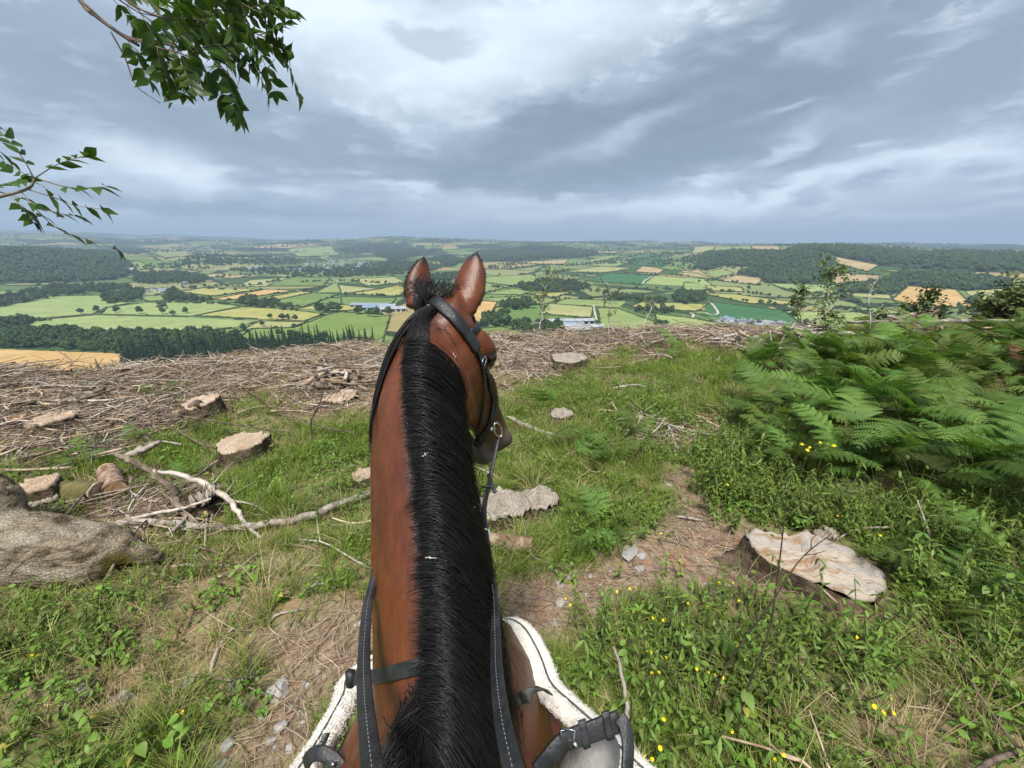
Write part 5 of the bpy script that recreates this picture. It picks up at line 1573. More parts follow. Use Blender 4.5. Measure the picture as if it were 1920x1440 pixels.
# ------------------------------------------------------------------ leafy weeds one can pick out
LEAFM = {}
def leaf_mesh(L, Wd, shape, mt):
    k = (round(L, 3), shape, mt.name)
    if k not in LEAFM:
        mb = MB(); mb.add(*leaf_vf(L, Wd, .22, .3, 6, shape)); LEAFM[k] = mb.mesh('leaf', mt)
    return LEAFM[k]


def leafy(px, py, tx, ty, n, L, label, shape='heart', mt=None, stem=M_gstem, rad=.004, group=None, opp=True, cat='weed', start=.2, ratio=.72):
    b = on(px, py); t = depth(b)
    tip = np.array(at(tx, ty, t * .97)); tip[2] = max(tip[2], b[2] + .03)
    o = empty('leafy_weed', tuple(b), label, cat, group)
    P = crom([b, (b + tip) / 2 + RNG.normal(size=3) * .015, tip], 16)
    mb = MB(); tube(mb, P, np.linspace(rad, rad * .45, 16), 6); build('stem', mb, stem, o)
    for k in range(n):
        u = start + (1 - start) * (k / max(1, n - 1))
        p = P[int(u * 15)] - b
        m = leaf_mesh(L * (1.0 if k % 3 else .75), L * ratio * (1.0 if k % 3 else .75), shape, (mt or M_leafb) if RNG.random() > .1 else M_leafy)
        c = link('leaf', m, o); c.location = p
        c.rotation_euler = (RNG.normal() * .3, RNG.uniform(-.35, .45), k * (PI if opp else 2.4) + (k // 2) * 1.2 + RNG.normal() * .3)
        s = (1.1 - .4 * u) * RNG.uniform(.8, 1.15); c.scale = (s, s, s)
    return o


for a in [(330, 1432, 335, 1340, 7, .085, 'broad leaved weed at the bottom left beside a black stem'), (250, 1440, 262, 1395, 6, .085, 'clump of broad green leaves left of the black stem'), (170, 1400, 150, 1330, 6, .07, 'weed with yellowing leaves at the bottom left'), (60, 1260, 60, 1190, 8, .05, 'dark leafy weed at the left edge below the trunk'), (20, 1430, 30, 1370, 6, .06, 'weed with a curled yellow leaf in the bottom left corner'), (100, 1180, 120, 1120, 8, .045, 'nettle like weed in the shade of the trunk'), (190, 1130, 185, 1098, 6, .06, 'fresh green weed against the mossy end of the trunk'), (530, 1130, 520, 1105, 8, .06, 'bright green leafy clump left of the neck'), (560, 1125, 575, 1095, 6, .055, 'yellow green leafy clump nearest the neck'), (225, 1250, 240, 1225, 6, .045, 'small bright weed in dry grass at the left'), (290, 1225, 300, 1205, 6, .04, 'small weed above the grey flat stone'), (390, 1335, 405, 1310, 4, .05, 'yellowing weed right of the broad leaved weed'), (455, 1300, 450, 1275, 4, .05, 'weed with one green leaf beside the black stem'), (410, 1070, 410, 1040, 7, .05, 'fresh weed beside the grey stick'), (110, 960, 118, 935, 7, .05, 'yellow green weed growing behind the trunk'), (380, 985, 385, 958, 6, .05, 'nettle at the foot of the pale arched branch'),
          (1430, 1260, 1432, 1225, 4, .07, 'weed with one round leaf right of the dark stem'), (1400, 1380, 1385, 1300, 6, .075, 'broad leaved weed at the bottom right of the collar'), (1500, 1400, 1490, 1350, 6, .06, 'weed with oval leaves at the bottom of the picture'), (1870, 1260, 1880, 1180, 9, .06, 'leafy weed at the right edge below the ferns'), (1900, 1340, 1905, 1280, 7, .06, 'leafy weed in the bottom right corner'), (1690, 1260, 1680, 1230, 5, .055, 'pale leafed weed in the dry grass at the right'), (1245, 1080, 1250, 1040, 8, .045, 'bushy weed at the bend of the path'), (1280, 1075, 1270, 1030, 8, .045, 'second bushy weed at the bend of the path'), (1160, 1080, 1165, 1060, 5, .05, 'low weed on the path edge'), (1120, 1320, 1110, 1270, 7, .04, 'narrow leaved weed close to the fleece collar'), (1790, 1400, 1800, 1350, 6, .06, 'grey green weed near the bottom right')]:
    leafy(*a, group='leafy weeds in the foreground')
# dark bare stems
for (px, py, pts, lv, lab) in [(1375, 1432, [(1395, 1310), (1440, 1190), (1458, 1080), (1470, 980), (1478, 905)], [(.35, .06), (.42, .055), (.25, .07), (.6, .04), (.68, .035), (.8, .03)], 'tall dark stem with round leaves before the largest stump'),
                               (1270, 1430, [(1268, 1330), (1275, 1200), (1278, 1110)], [(.3, .03), (.6, .03)], 'thin dark upright stem right of the collar'), (1215, 1400, [(1212, 1330), (1210, 1240), (1205, 1160)], [(.3, .035), (.55, .03)], 'thin dark stem nearest the collar'), (1125, 1280, [(1128, 1220), (1135, 1160), (1140, 1105)], [(.4, .025)], 'short dark stem at the edge of the path'), (1905, 1235, [(1915, 1190), (1940, 1120)], [(.4, .05), (.6, .05), (.8, .04)], 'dark stem with bright leaves at the right edge'),
                               (328, 1436, [(380, 1350), (435, 1280), (492, 1206)], [(.45, .05), (.6, .045)], 'black leaning stem in front of the grey stones'), (195, 1430, [(215, 1370), (245, 1300)], [(.3, .05)], 'thin dark stem among the broad leaves'), (10, 1330, [(25, 1290), (50, 1220)], [(.5, .04)], 'thin dark stem at the left edge'), (1330, 1370, [(1340, 1300), (1380, 1220), (1440, 1140), (1500, 1050), (1560, 1000)], [(.3, .03), (.5, .03)], 'slender leaning stem crossing in front of the largest stump')]:
    b = on(px, py); t = depth(b)
    o = empty('tall_weed', tuple(b), lab, 'weed', 'tall dark stems in the foreground')
    P = crom([b] + [at(q[0], q[1], t * (.995 - .012 * i)) for i, q in enumerate(pts)], 24)
    rad = .006 if len(pts) > 4 else .0035
    mb = MB(); tube(mb, P, np.linspace(rad, rad * .35, 24), 6)
    for k in range(5):
        i = RNG.integers(10, 22); d = RNG.normal(size=3) * .05 + np.array([0, 0, .07]); tube(mb, crom([P[i], P[i] + d * .5 + RNG.normal(size=3) * .01, P[i] + d], 5), np.linspace(rad * .4, rad * .2, 5), 4)
    build('stem', mb, M_stem, o)
    for u, L in lv:
        c = link('leaf', leaf_mesh(L, L * .75, 'heart', M_leafb), o); c.location = P[int(u * 23)] - b
        c.rotation_euler = (RNG.normal() * .3, RNG.uniform(-.2, .6), RNG.random() * 6.28)

# yellow flowers
mbp = MB()
for k in range(9):
    lv, lf = leaf_vf(.013, .008, .1, .1, 3); mbp.add(rot3(lv, k * 2 * PI / 9, -.35), lf)
for k in range(7):
    lv, lf = leaf_vf(.008, .005, .1, .1, 2); mbp.add(rot3(lv, k * 2 * PI / 7 + .2, -.8) + np.array([0, 0, .001]), lf)
mbp.add(np.array([(math.cos(a) * .004, math.sin(a) * .004, .003) for a in np.linspace(0, 6.28, 7)[:-1]] + [(0, 0, .005)]), [(i, (i + 1) % 6, 6) for i in range(6)])
ME_FL = mbp.mesh('petals', M_petal, False)
FLOW = [(1505, 828), (1518, 835), (1540, 826), (1553, 830), (1564, 832), (1516, 840), (1345, 912), (1365, 907), (1455, 893), (1578, 970), (1570, 968), (1157, 1110), (1181, 1101), (1192, 1098), (1270, 1168), (1230, 1163), (1244, 1165), (1225, 1160), (1280, 1171), (1355, 1271), (1236, 1262), (1222, 1264), (1308, 1252), (1330, 1259), (1342, 1265), (1355, 1268), (1412, 1201), (1382, 1214), (1396, 1238), (1348, 1093), (1375, 1095), (1385, 1128), (1325, 1139), (1607, 1200), (1565, 1168), (1672, 1312), (1640, 1328), (1658, 1338), (1676, 1340), (1245, 1346), (1374, 1372), (1238, 1408), (1222, 1428), (1207, 1422), (1467, 1420), (1450, 1428), (1212, 1222), (1250, 1232), (1290, 1130), (1222, 1226), (1188, 1148), (1070, 1135), (1062, 1118), (95, 1221), (63, 1229), (82, 1253), (330, 1334), (340, 1335), (1650, 1005), (1240, 993), (1560, 965)]
for k, (px, py) in enumerate(FLOW):
    h = RNG.uniform(.16, .34) if px > 400 else .08
    if py < 900 and px > 1480: h = .55
    p = on(px, py, h); p[2] = max(p[2], gnd(p[0], p[1]) + h)
    b = np.array([p[0] + RNG.normal() * .03, p[1] + RNG.normal() * .03 + .02, float(gnd(p[0], p[1])) - .01])
    o = empty('yellow_flower', tuple(b), 'small yellow flower on a thin green stem among the weeds' if px > 400 else 'small yellow flower low in the grass at the left', 'flower', 'yellow flowers among the weeds' if px > 400 else 'yellow flowers at the left')
    mb = MB(); tube(mb, crom([b, (b + p) / 2 + RNG.normal(size=3) * .012, p], 7), np.linspace(.0018, .0012, 7), 4); build('stem', mb, M_gstem, o)
    c = link('petals', ME_FL, o); c.location = p - b; s = RNG.uniform(.68, 1.0) * (1.7 if h > .5 else 1); c.scale = (s, s, s); c.rotation_euler = (RNG.normal() * .45, RNG.normal() * .45 - .1, RNG.random() * 6)

# stones
for k, (px, py, w) in enumerate([(345, 1290, 38), (452, 1270, 62), (522, 1293, 56), (438, 1284, 30), (488, 1336, 34), (530, 1358, 38), (543, 1320, 18), (508, 1387, 24), (539, 1405, 28), (425, 1396, 34), (408, 1436, 34), (346, 1350, 24), (560, 1333, 16), (456, 1322, 24), (566, 1355, 14), (500, 1310, 14), (150, 1305, 44), (230, 1311, 42), (124, 1325, 18), (596, 1258, 14), (672, 1165, 20), (1186, 1037, 54), (1197, 1060, 28), (1204, 1040, 24), (1070, 1076, 22), (1050, 1089, 20), (1052, 1124, 28), (971, 1162, 30), (1041, 1164, 22), (1092, 1110, 12), (1038, 1070, 20), (960, 1192, 10), (977, 1187, 11), (1100, 1108, 14), (1075, 1056, 16), (1255, 905, 12), (1110, 1075, 16), (1010, 1190, 12), (1145, 1065, 12), (1128, 1088, 14), (1814, 1115, 54), (1905, 970, 46)]):
    p = on(px, py); t = depth(p); s = w / F * t / 2
    o = link('stone', SN[k % 7]); o.location = tuple(p + np.array([0, 0, s * .08])); o.scale = (s * 1.05, s * 1.05, s); o.rotation_euler = (RNG.normal() * .12, RNG.normal() * .12, RNG.random() * 6)
    lab = ('grey slate stone in the bare soil left of the fleece collar' if px < 700 else 'grey slate stone on the path right of the horse') if py > 1000 and px < 1300 else ('pale stone by the path under the bracken' if px < 1300 else ('rounded grey stone under the arching fern' if px < 1850 else 'grey stone at the right edge below the bracken'))
    lab = {0: 'single pointed slate stone in the grass left of the black stem', 1: 'large flat slate slab under the tip of the black stem', 2: 'large pale slab at the head of the bare soil by the collar', 4: 'square slate stone below the two large slabs', 5: 'slate stone nearest the fleece collar, square cut', 8: 'tilted slate stone at the bottom beside the collar', 9: 'pointed slate stone right of the broad leaved weed', 10: 'slate stone cut by the bottom edge of the picture', 16: 'half buried pale stone at the left in dry grass', 17: 'half buried grey stone left of the single pointed stone', 21: 'largest pale stone on the path by the grass tussock', 22: 'pale stone just below the largest one on the path', 27: 'pale stone on the path close to the rein', 26: 'pale square stone in the middle of the path'}.get(k, lab)
    tag(o, lab, 'stone', 'stones left of the collar' if px < 700 else ('stones on the path' if px < 1300 else 'stones at the right'))


# ------------------------------------------------------------------ saplings and bushes on the brow
M_birch = mat('birch_bark', (0.30, 0.27, 0.24), (0.55, 0.52, 0.48), 20, 0.8)
SL = MB()
for k in range(3):
    lv, lf = leaf_vf(.055, .04, .15, .3, 2); SL.add(rot3(lv, k * 2.1, -.2 + .3 * k) + np.array([.01 * k, 0, .02 * k]), lf)
SL_V = np.concatenate(SL.v); SL_F = SL.f
M_sap = mat('sapling_leaf', (0.070, 0.110, 0.028), (0.125, 0.160, 0.050), 6, 0.6, rnd=.3, trans=.25)
M_sapd = mat('dark_sapling_leaf', (0.030, 0.060, 0.016), (0.060, 0.100, 0.028), 6, 0.6, rnd=.3, trans=.2)


def sapling(px, py, tx, ty, nb, nl, label, mt=M_sap, bark=M_birch, rad=.016, spread=.45, lo=.3, ls=1.0):
    b = on(px, py); t = depth(b); tip = np.array(at(tx, ty, t))
    o = empty('sapling', tuple(b), label, 'sapling', 'thin saplings on the brow')
    h = tip[2] - b[2]
    P = crom([b, b + (tip - b) * .35 + RNG.normal(size=3) * .05, b + (tip - b) * .7 + RNG.normal(size=3) * .06, tip], 20)
    mb = MB(); tube(mb, P, np.linspace(rad, rad * .25, 20), 6); ml = MB(); n = 0
    for k in range(nb):
        i = int((lo + (1 - lo) * (k + .5) / nb) * 19); a = RNG.random() * 6.28; L = spread * h * RNG.uniform(.25, .6)
        d = np.array([math.cos(a) * L, math.sin(a) * L * .8, L * RNG.uniform(.3, 1.1)])
        Q = crom([P[i], P[i] + d * .5 + RNG.normal(size=3) * .03, P[i] + d], 7); tube(mb, Q, np.linspace(rad * .35, rad * .12, 7), 4)
        for j in range(nl):
            q = Q[RNG.integers(2, 7)] + RNG.normal(size=3) * .05
            ml.add(rot3(SL_V * ls * RNG.uniform(.7, 1.3), RNG.random() * 6.28, RNG.normal() * .6, RNG.normal() * .5) + q, SL_F)
    build('trunk', mb, bark, o); build('crown', ml, mt, o, False)
    return o


sapling(1008, 634, 1035, 508, 26, 9, 'leafy birch sapling on the brow right of the right ear', spread=.55)
sapling(1142, 626, 1138, 528, 14, 4, 'thin leafless sapling on the brow left of the white lane', spread=.4)
sapling(1205, 630, 1212, 562, 8, 2, 'smallest bare sapling on the brow, right of the white lane')
sapling(1500, 634, 1510, 542, 12, 12, 'sapling with two tufts of leaves behind the rounded brash heap', M_sap, spread=.35, lo=.45)
sapling(1553, 634, 1556, 508, 34, 9, 'tallest birch sapling standing on the brow before the pale field', rad=.02, spread=.5, lo=.12)
sapling(1626, 632, 1640, 528, 12, 1, 'bare forked sapling right of the tallest birch', spread=.45)
sapling(1738, 614, 1740, 550, 18, 9, 'dense dark green sapling beside the root plate', M_sapd, M_bark, spread=.5, lo=.15, ls=1.15)
sapling(1766, 612, 1768, 572, 8, 7, 'small dark sapling right of the dense one', M_sapd, M_bark)
sapling(1685, 612, 1700, 572, 8, 6, 'pale small sapling left of the root plate')
sapling(1640, 626, 1650, 588, 7, 9, 'low bushy sapling on the brow under the bare forked one')
M_bush = mat('bush_leaf', (0.060, 0.075, 0.024), (0.115, 0.125, 0.045), 4, 0.7, rnd=.3, trans=.15)
c = on(1905, 612); tb = depth(c)
o = empty('bush', tuple(c), 'olive green bush at the right end of the brow', 'bush')
mb = MB(); ml = MB()
for k in range(60):
    a = RNG.random() * 6.28; q = RNG.random() ** .5
    tipv = c + np.array([math.cos(a) * q * .75 + .25, math.sin(a) * q * .7, .15 + .55 * (1 - q * q) * RNG.uniform(.7, 1.1)])
    Q = crom([c + np.array([RNG.normal() * .2, RNG.normal() * .2, -.05]), (c + tipv) / 2 + np.array([0, 0, .15]), tipv], 8); tube(mb, Q, np.linspace(.014, .004, 8), 4)
    for j in range(24):
        ml.add(rot3(SL_V * RNG.uniform(.8, 1.5), RNG.random() * 6.28, RNG.normal() * .6, RNG.normal() * .5) + Q[RNG.integers(3, 8)] + RNG.normal(size=3) * .12, SL_F)
build('trunk', mb, M_bark, o); build('crown', ml, M_bush, o, False)

# ------------------------------------------------------------------ ash boughs overhead at the left
M_ash = mat('ash_leaf', (0.036, 0.078, 0.013), (0.072, 0.128, 0.024), 12, 0.45, spec=0.3, rnd=0.5, trans=0.35)
ASH = []
for k in range(3):
    mb = MB(); mb.add(*leaf_vf(.080 + .008 * k, .035 + .004 * k, .25, .18 + .1 * k, 6, 'lance')); ASH.append(mb.mesh('leaf', M_ash))
ASHD = 1.75


def spray(o, path, nleaf, sz, mb, rad):
    """a shoot with paired ash leaves: each leaf has leaflets set along its stalk"""
    P = crom(path, 24); tube(mb, P, np.linspace(rad, rad * .4, 24), 6)
    base = np.array(o.location)
    for k in range(nleaf):
        i = int((.25 + .75 * (k + .5) / nleaf) * 23); d = P[min(23, i + 1)] - P[i - 1]; d /= np.linalg.norm(d)
        side = np.cross(d, [0, 1, 0]); side /= np.linalg.norm(side)
        st = d * .75 + side * (1 if k % 2 else -1) * RNG.uniform(.35, .9) + np.array([0, RNG.normal() * .45, -.06]); st /= np.linalg.norm(st)
        L = sz * RNG.uniform(.75, 1.2)
        Q = crom([P[i], P[i] + st * L * .5 + np.array([0, 0, .01]), P[i] + st * L + np.array([0, 0, -.05 * L])], 12)
        tube(mb, Q, np.linspace(.0018, .0009, 12), 4)
        leaflets(o, Q, base)


LEAFN = {}; MORE = MB()


def leaflets(o, Q, base, pairs=5, s0=1.0):
    d = Q[-1] - Q[0]; d /= np.linalg.norm(d)
    nv = np.cross(d, RNG.normal(size=3) * .5 + np.array([0, .5, .8])); nv /= np.linalg.norm(nv); up_ = np.cross(nv, d)
    spots = [(3 + int(j * 8 / (pairs - 1)), s) for j in range(pairs) for s in (-1, 1)] + [(11, 0)]
    for i, s in spots:
        x_ = d * (.75 if s else 1.0) + nv * s * .8 + RNG.normal(size=3) * .16 + np.array([0, 0, -.10]); x_ /= np.linalg.norm(x_)
        z_ = up_ + RNG.normal(size=3) * .35; z_ -= x_ * z_.dot(x_); z_ /= np.linalg.norm(z_); y_ = np.cross(z_, x_)
        me_ = ASH[RNG.integers(0, 3)]
        LEAFN[o.name] = LEAFN.get(o.name, 0) + 1
        M = Matrix(((x_[0], y_[0], z_[0]), (x_[1], y_[1], z_[1]), (x_[2], y_[2], z_[2])))
        s_ = s0 * RNG.uniform(.62, .98); sy_ = s_ * RNG.uniform(.9, 1.25)
        if LEAFN[o.name] > 290:
            lv_ = np.array([tuple(q.co) for q in me_.vertices]) * np.array([s_, sy_, s_])
            MORE.add(lv_ @ np.array(M).T + Q[min(11, i)], [tuple(f.vertices) for f in me_.polygons]); continue
        c = link('leaf', me_, o)
        c.rotation_euler = M.to_euler(); c.location = Vector(Q[min(11, i)] - base); c.scale = (s_, sy_, s_)


A = lambda px, py, t=ASHD: np.array(at(px, py, t))
o = empty('ash_bough', tuple(A(100, -160)), 'leafy ash bough hanging into the top left of the sky', 'bough', 'ash boughs at the upper left')
mb = MB()
tube(mb, crom([A(40, -160, 1.9), A(150, 0, 1.85), A(180, 30), A(235, 70), A(260, 85)], 16), np.linspace(.012, .006, 16), 6)
spray(o, [A(150, 0), A(230, 65), A(320, 85), A(390, 105), A(430, 140)], 9, .20, mb, .006)
spray(o, [A(180, -40), A(280, 25, 1.65), A(380, 40, 1.7), A(460, 75)], 9, .20, mb, .005)
spray(o, [A(240, -60), A(340, 0, 1.8), A(440, 45, 1.85), A(530, 85, 1.8)], 9, .20, mb, .005)
spray(o, [A(330, -80), A(400, -30, 1.7), A(460, 10), A(490, 25)], 5, .20, mb, .004)
spray(o, [A(235, 70), A(300, 90, 1.7), A(350, 105, 1.65), A(385, 135)], 6, .17, mb, .004)
spray(o, [A(150, -60), A(210, -10, 1.8), A(270, 30, 1.85), A(330, 70, 1.85)], 7, .22, mb, .004)
spray(o, [A(300, -90), A(360, -20, 1.85), A(410, 30, 1.9), A(450, 80, 1.9)], 6, .22, mb, .004)
tube(mb, crom([A(208, 60), A(235, 110), A(255, 160), A(300, 193)], 14), np.linspace(.004, .002, 14), 5)
Q = crom([A(286, 120), A(300, 150), A(318, 193)], 12); tube(mb, Q, np.linspace(.002, .001, 12), 4); leaflets(o, Q, np.array(o.location), 6, .45)
Q = crom([A(300, 190), A(320, 175), A(340, 160)], 12); leaflets(o, Q, np.array(o.location), 5, .4)
tube(mb, crom([A(480, 140), A(500, 130), A(515, 110)], 6), np.linspace(.003, .0015, 6), 4)
build('twig', mb, M_bark, o)
if MORE.v: tag(build('foliage', MORE, M_ash, o), kind='stuff')
MORE = MB()
o = empty('ash_bough', tuple(A(-140, 330)), 'smaller ash bough reaching in from the left edge below the first', 'bough', 'ash boughs at the upper left')
mb = MB()
tube(mb, crom([A(-140, 420), A(-40, 380), A(50, 355), A(64, 335)], 12), np.linspace(.009, .004, 12), 6)
for q in [[A(64, 335), A(45, 300), A(20, 268), A(-5, 240)], [A(64, 335), A(100, 312), A(130, 300), A(158, 293)], [A(60, 335), A(20, 310), A(-20, 290)], [A(80, 338), A(130, 352), A(165, 352), A(200, 350)], [A(52, 355), A(100, 370), A(140, 385), A(190, 392)], [A(40, 360), A(75, 400), A(110, 430), A(150, 445), A(218, 466)], [A(0, 360), A(50, 375), A(90, 395), A(140, 405)], [A(-30, 355), A(10, 345), A(40, 335)], [A(20, 370), A(50, 395), A(60, 415)]]:
    Q = crom(q, 12); tube(mb, Q, np.linspace(.0028, .001, 12), 4); leaflets(o, Q, np.array(o.location), 5, .9)
build('twig', mb, M_bark, o)
# ================================================================== the horse
nrmv = lambda v: np.asarray(v, float) / np.linalg.norm(v)


def body_loft(mb, secs, N=32):
    """secs: centre, side, up, half width, half height above, below, pinch of the upper half"""
    V = []
    a = np.linspace(0, 2 * PI, N, endpoint=False)
    for c, s, u, w, bt, bb, pin, *asy in secs:
        c, s, u = np.array(c, float), np.array(s, float), np.array(u, float)
        co, si = np.cos(a), np.sin(a)
        ww = w * np.sign(si) * np.abs(si) ** 0.88 * (1 - pin * np.clip(co, 0, 1) ** 1.3) * (1 - (asy[0] if asy else 0) * np.sign(si))
        hh = np.where(co > 0, bt * np.abs(co) ** 0.92, -bb * np.abs(co) ** 0.92)
        V.append(c + ww[:, None] * s + hh[:, None] * u)
    n = len(secs)
    Fc = [(i * N + j, i * N + (j + 1) % N, (i + 1) * N + (j + 1) % N, (i + 1) * N + j) for i in range(n - 1) for j in range(N)]
    Fc.append(tuple(range(N - 1, -1, -1))); Fc.append(tuple((n - 1) * N + j for j in range(N)))
    mb.add(np.concatenate(V), Fc)


hb = MB()
XS, UP = (1, 0, 0), (0, 0, 1)
HXB = -.145
trunk_s = [(-1.36, 1.28, .06, .10, .12, 0), (-1.28, 1.28, .19, .22, .24, .1), (-1.08, 1.27, .27, .27, .28, .15), (-.75, 1.26, .285, .29, .33, .2), (-.35, 1.22, .30, .31, .36, .2), (.0, 1.22, .29, .34, .36, .35), (.22, 1.23, .275, .41, .36, .62), (.42, 1.23, .262, .42, .36, .66), (.58, 1.20, .255, .36, .34, .5), (.74, 1.17, .235, .26, .30, .2), (.88, 1.14, .18, .18, .22, 0), (.96, 1.13, .07, .08, .12, 0)]
body_loft(hb, [((HXB, y, z), XS, UP, w, bt, bb, p) for y, z, w, bt, bb, p in trunk_s])
# neck: crest line, half width, depth
CREST = np.array([(-.122, .26, 1.60), (-.124, .44, 1.655), (-.160, .62, 1.765), (-.212, .80, 1.905), (-.262, .97, 2.045), (-.258, 1.10, 2.135), (-.215, 1.19, 2.170)])
NW = [.12, .125, .120, .112, .104, .098, .085]
ND = [.40, .52, .44, .37, .31, .27, .23]
CP_ = crom(CREST, 40)
CW = np.interp(np.linspace(0, 6, 40), range(7), NW)
CD = np.interp(np.linspace(0, 6, 40), range(7), ND)
CA = np.interp(np.linspace(0, 6, 40), range(7), [.16, .20, .20, .12, .03, 0, 0])
CT = np.gradient(CP_, axis=0); CT /= np.linalg.norm(CT, axis=1)[:, None]
CSd = np.cross(CT, [0, 0, 1.0]); CSd /= np.linalg.norm(CSd, axis=1)[:, None]
CU = np.cross(CSd, CT)
CC = CP_ - CU * (CD / 2)[:, None]
body_loft(hb, [(CC[i], CSd[i], CU[i], CW[i], CD[i] / 2, CD[i] / 2, .34, CA[i]) for i in range(0, 40, 3)])
# head
P0 = np.array((-.205, 1.19, 2.150))
DH = nrmv((.150, .235, -.585))
RH = nrmv((.84, -.54, 0)); RH = nrmv(RH - DH * RH.dot(DH))
NH = np.cross(RH, DH); NH = NH if NH[1] > 0 else -NH
HEADL = [(-.035, .035, .045), (-.01, .062, .078), (.05, .092, .115), (.10, .104, .145), (.16, .109, .158), (.22, .103, .165), (.28, .090, .158), (.33, .076, .135), (.38, .062, .108), (.43, .054, .090), (.48, .051, .080), (.53, .055, .080), (.575, .060, .078), (.61, .056, .068), (.635, .036, .045)]
body_loft(hb, [(P0 + DH * t + NH * (.075 - d * 0.92 - .02 * max(0, t - .3)), RH, NH, w, d * .92, d * .92, .12) for t, w, d in HEADL])
body_loft(hb, [(P0 + DH * t + NH * n, RH, NH, w, d, d, 0) for t, n, w, d in [(.52, -.085, .02, .02), (.55, -.10, .038, .03), (.585, -.10, .042, .032), (.62, -.085, .030, .025)]], 16)   # chin
for s in (-1, 1):                                     # brow ridge, cheek disc, nostril rim
    hb.add(*tube_vf(crom([P0 + DH * .05 + RH * s * .064 + NH * .030, P0 + DH * .150 + RH * s * .082 + NH * .034, P0 + DH * .225 + RH * s * .074 + NH * .034], 10), [.016, .024, .029, .032, .034, .034, .033, .029, .023, .015], 12))
    hb.add(*tube_vf(crom([P0 + DH * .10 + RH * s * .062 - NH * .11, P0 + DH * .21 + RH * s * .066 - NH * .150, P0 + DH * .31 + RH * s * .052 - NH * .115], 8), [.035, .05, .058, .062, .062, .056, .046, .03], 14))
    hb.add(*tube_vf(crom([P0 + DH * .24 + RH * s * .082 + NH * .015, P0 + DH * .33 + RH * s * .066 + NH * .020, P0 + DH * .40 + RH * s * .046 + NH * .026], 8), [.008, .014, .016, .016, .015, .014, .01, .006], 10))
    hb.add(*tube_vf(crom([P0 + DH * .545 + RH * s * .050 + NH * .018, P0 + DH * .58 + RH * s * .056 + NH * .008, P0 + DH * .605 + RH * s * .050 - NH * .01], 6), [.012, .022, .024, .024, .02, .012], 10))
# ears: cupped leaves
EAR_RIM = []


def ear(base, tip, facing, L_w, seed):
    base, tip = np.array(base, float), np.array(tip, float)
    ax = tip - base; L = np.linalg.norm(ax); ax /= L
    f = np.array(facing, float); f = nrmv(f - ax * f.dot(ax)); sd = np.cross(ax, f)
    ts = np.linspace(-.12, 1, 15)
    N = 26
    V = []
    for t in ts:
        tt = max(t, 0)
        w = L_w * np.interp(tt, [0, .12, .3, .5, .7, .85, .95, 1], [.70, .88, 1.0, .96, .76, .48, .22, .05])
        dp = w * np.interp(tt, [0, .3, .7, 1], [.95, .75, .55, .5])
        th = max(.009, .014 * (1 - tt))
        c = base + ax * L * t + f * (.014 * math.sin(PI * tt)) + sd * (.012 * (1 if seed else -1) * math.sin(PI * tt * .9))
        half = N // 2
        an = np.linspace(-1.75, 1.75, half)
        outer = [c - f * (dp * math.cos(q)) + sd * (w * math.sin(q)) for q in an]
        inner = [c - f * (max(dp * math.cos(q) - th, -dp)) + sd * ((w - th * .8) * math.sin(q)) if tt > .1 else c + f * (dp * .8 * math.cos(q)) + sd * (w * .8 * math.sin(q)) for q in an[::-1]]
        V += outer + inner
        if tt > .02: EAR_RIM.extend([outer[0], outer[-1]])
    Fc = [(i * N + j, i * N + (j + 1) % N, (i + 1) * N + (j + 1) % N, (i + 1) * N + j) for i in range(len(ts) - 1) for j in range(N)]
    Fc.append(tuple(range(N - 1, -1, -1))); Fc.append(tuple((len(ts) - 1) * N + j for j in range(N)))
    hb.add(np.array(V), Fc)


EB_R, ET_R = at(868, 575, 1.225), at(892, 470, 1.235)
EB_L, ET_L = at(779, 568, 1.245), at(795, 476, 1.260)
ear(EB_R + Vector((.012, 0, 0)), ET_R + Vector((.006, 0, 0)), (.35, .9, 0), .056, 1)
ear(EB_L, ET_L, (-.75, .62, 0), .050, 0)
# legs
for s in (-1, 1):
    x = HXB + s * .145
    hb.add(*tube_vf(crom([(HXB + s * .165, .62, 1.16), (x + s * .01, .62, .93), (x, .62, .72), (x, .63, .50), (x, .62, .30), (x, .62, .17), (x, .65, .09), (x, .67, .0)], 28), np.interp(np.linspace(0, 1, 28), [0, .2, .38, .55, .62, .75, .84, .9, .93, 1], [.13, .11, .075, .055, .052, .034, .042, .036, .05, .065]), 18))
    x = HXB + s * .15
    hb.add(*tube_vf(crom([(HXB + s * .14, -1.02, 1.22), (x + s * .03, -.88, .98), (x + s * .01, -1.0, .76), (x, -1.20, .54), (x, -1.17, .34), (x, -1.13, .17), (x, -1.09, .09), (x, -1.07, .0)], 28), np.interp(np.linspace(0, 1, 28), [0, .2, .38, .53, .6, .75, .84, .9, .93, 1], [.19, .165, .10, .055, .05, .038, .045, .038, .05, .064]), 18))
horse_me = fuse(hb, .0072, 7, .5)
v, n = mesh_np(horse_me)
# muscle: soft furrows and veins along the neck
ns = np.argmin(((v[:, None, :] - CC[None, ::2, :]) ** 2).sum(-1), 1) * 2
ns = np.minimum(ns, 39)
rel = v - CC[ns]
ang = np.arctan2((rel * CSd[ns]).sum(1), (rel * CU[ns]).sum(1))
nd = np.linalg.norm(rel, axis=1)
isneck = (nd < .32) & (v[:, 1] > .25)
groove = np.exp(-((np.abs(ang) - 1.15 - .10 * np.sin(ns * .25)) / .22) ** 2)
v = v - n * (isneck * groove * .006)[:, None]
v = v + n * (0.0022 * fbm(v[:, 0] + v[:, 2] * .4, v[:, 1] + v[:, 2], 16, 71, 2))[:, None]
set_np(horse_me, v)
v, n = mesh_np(horse_me)
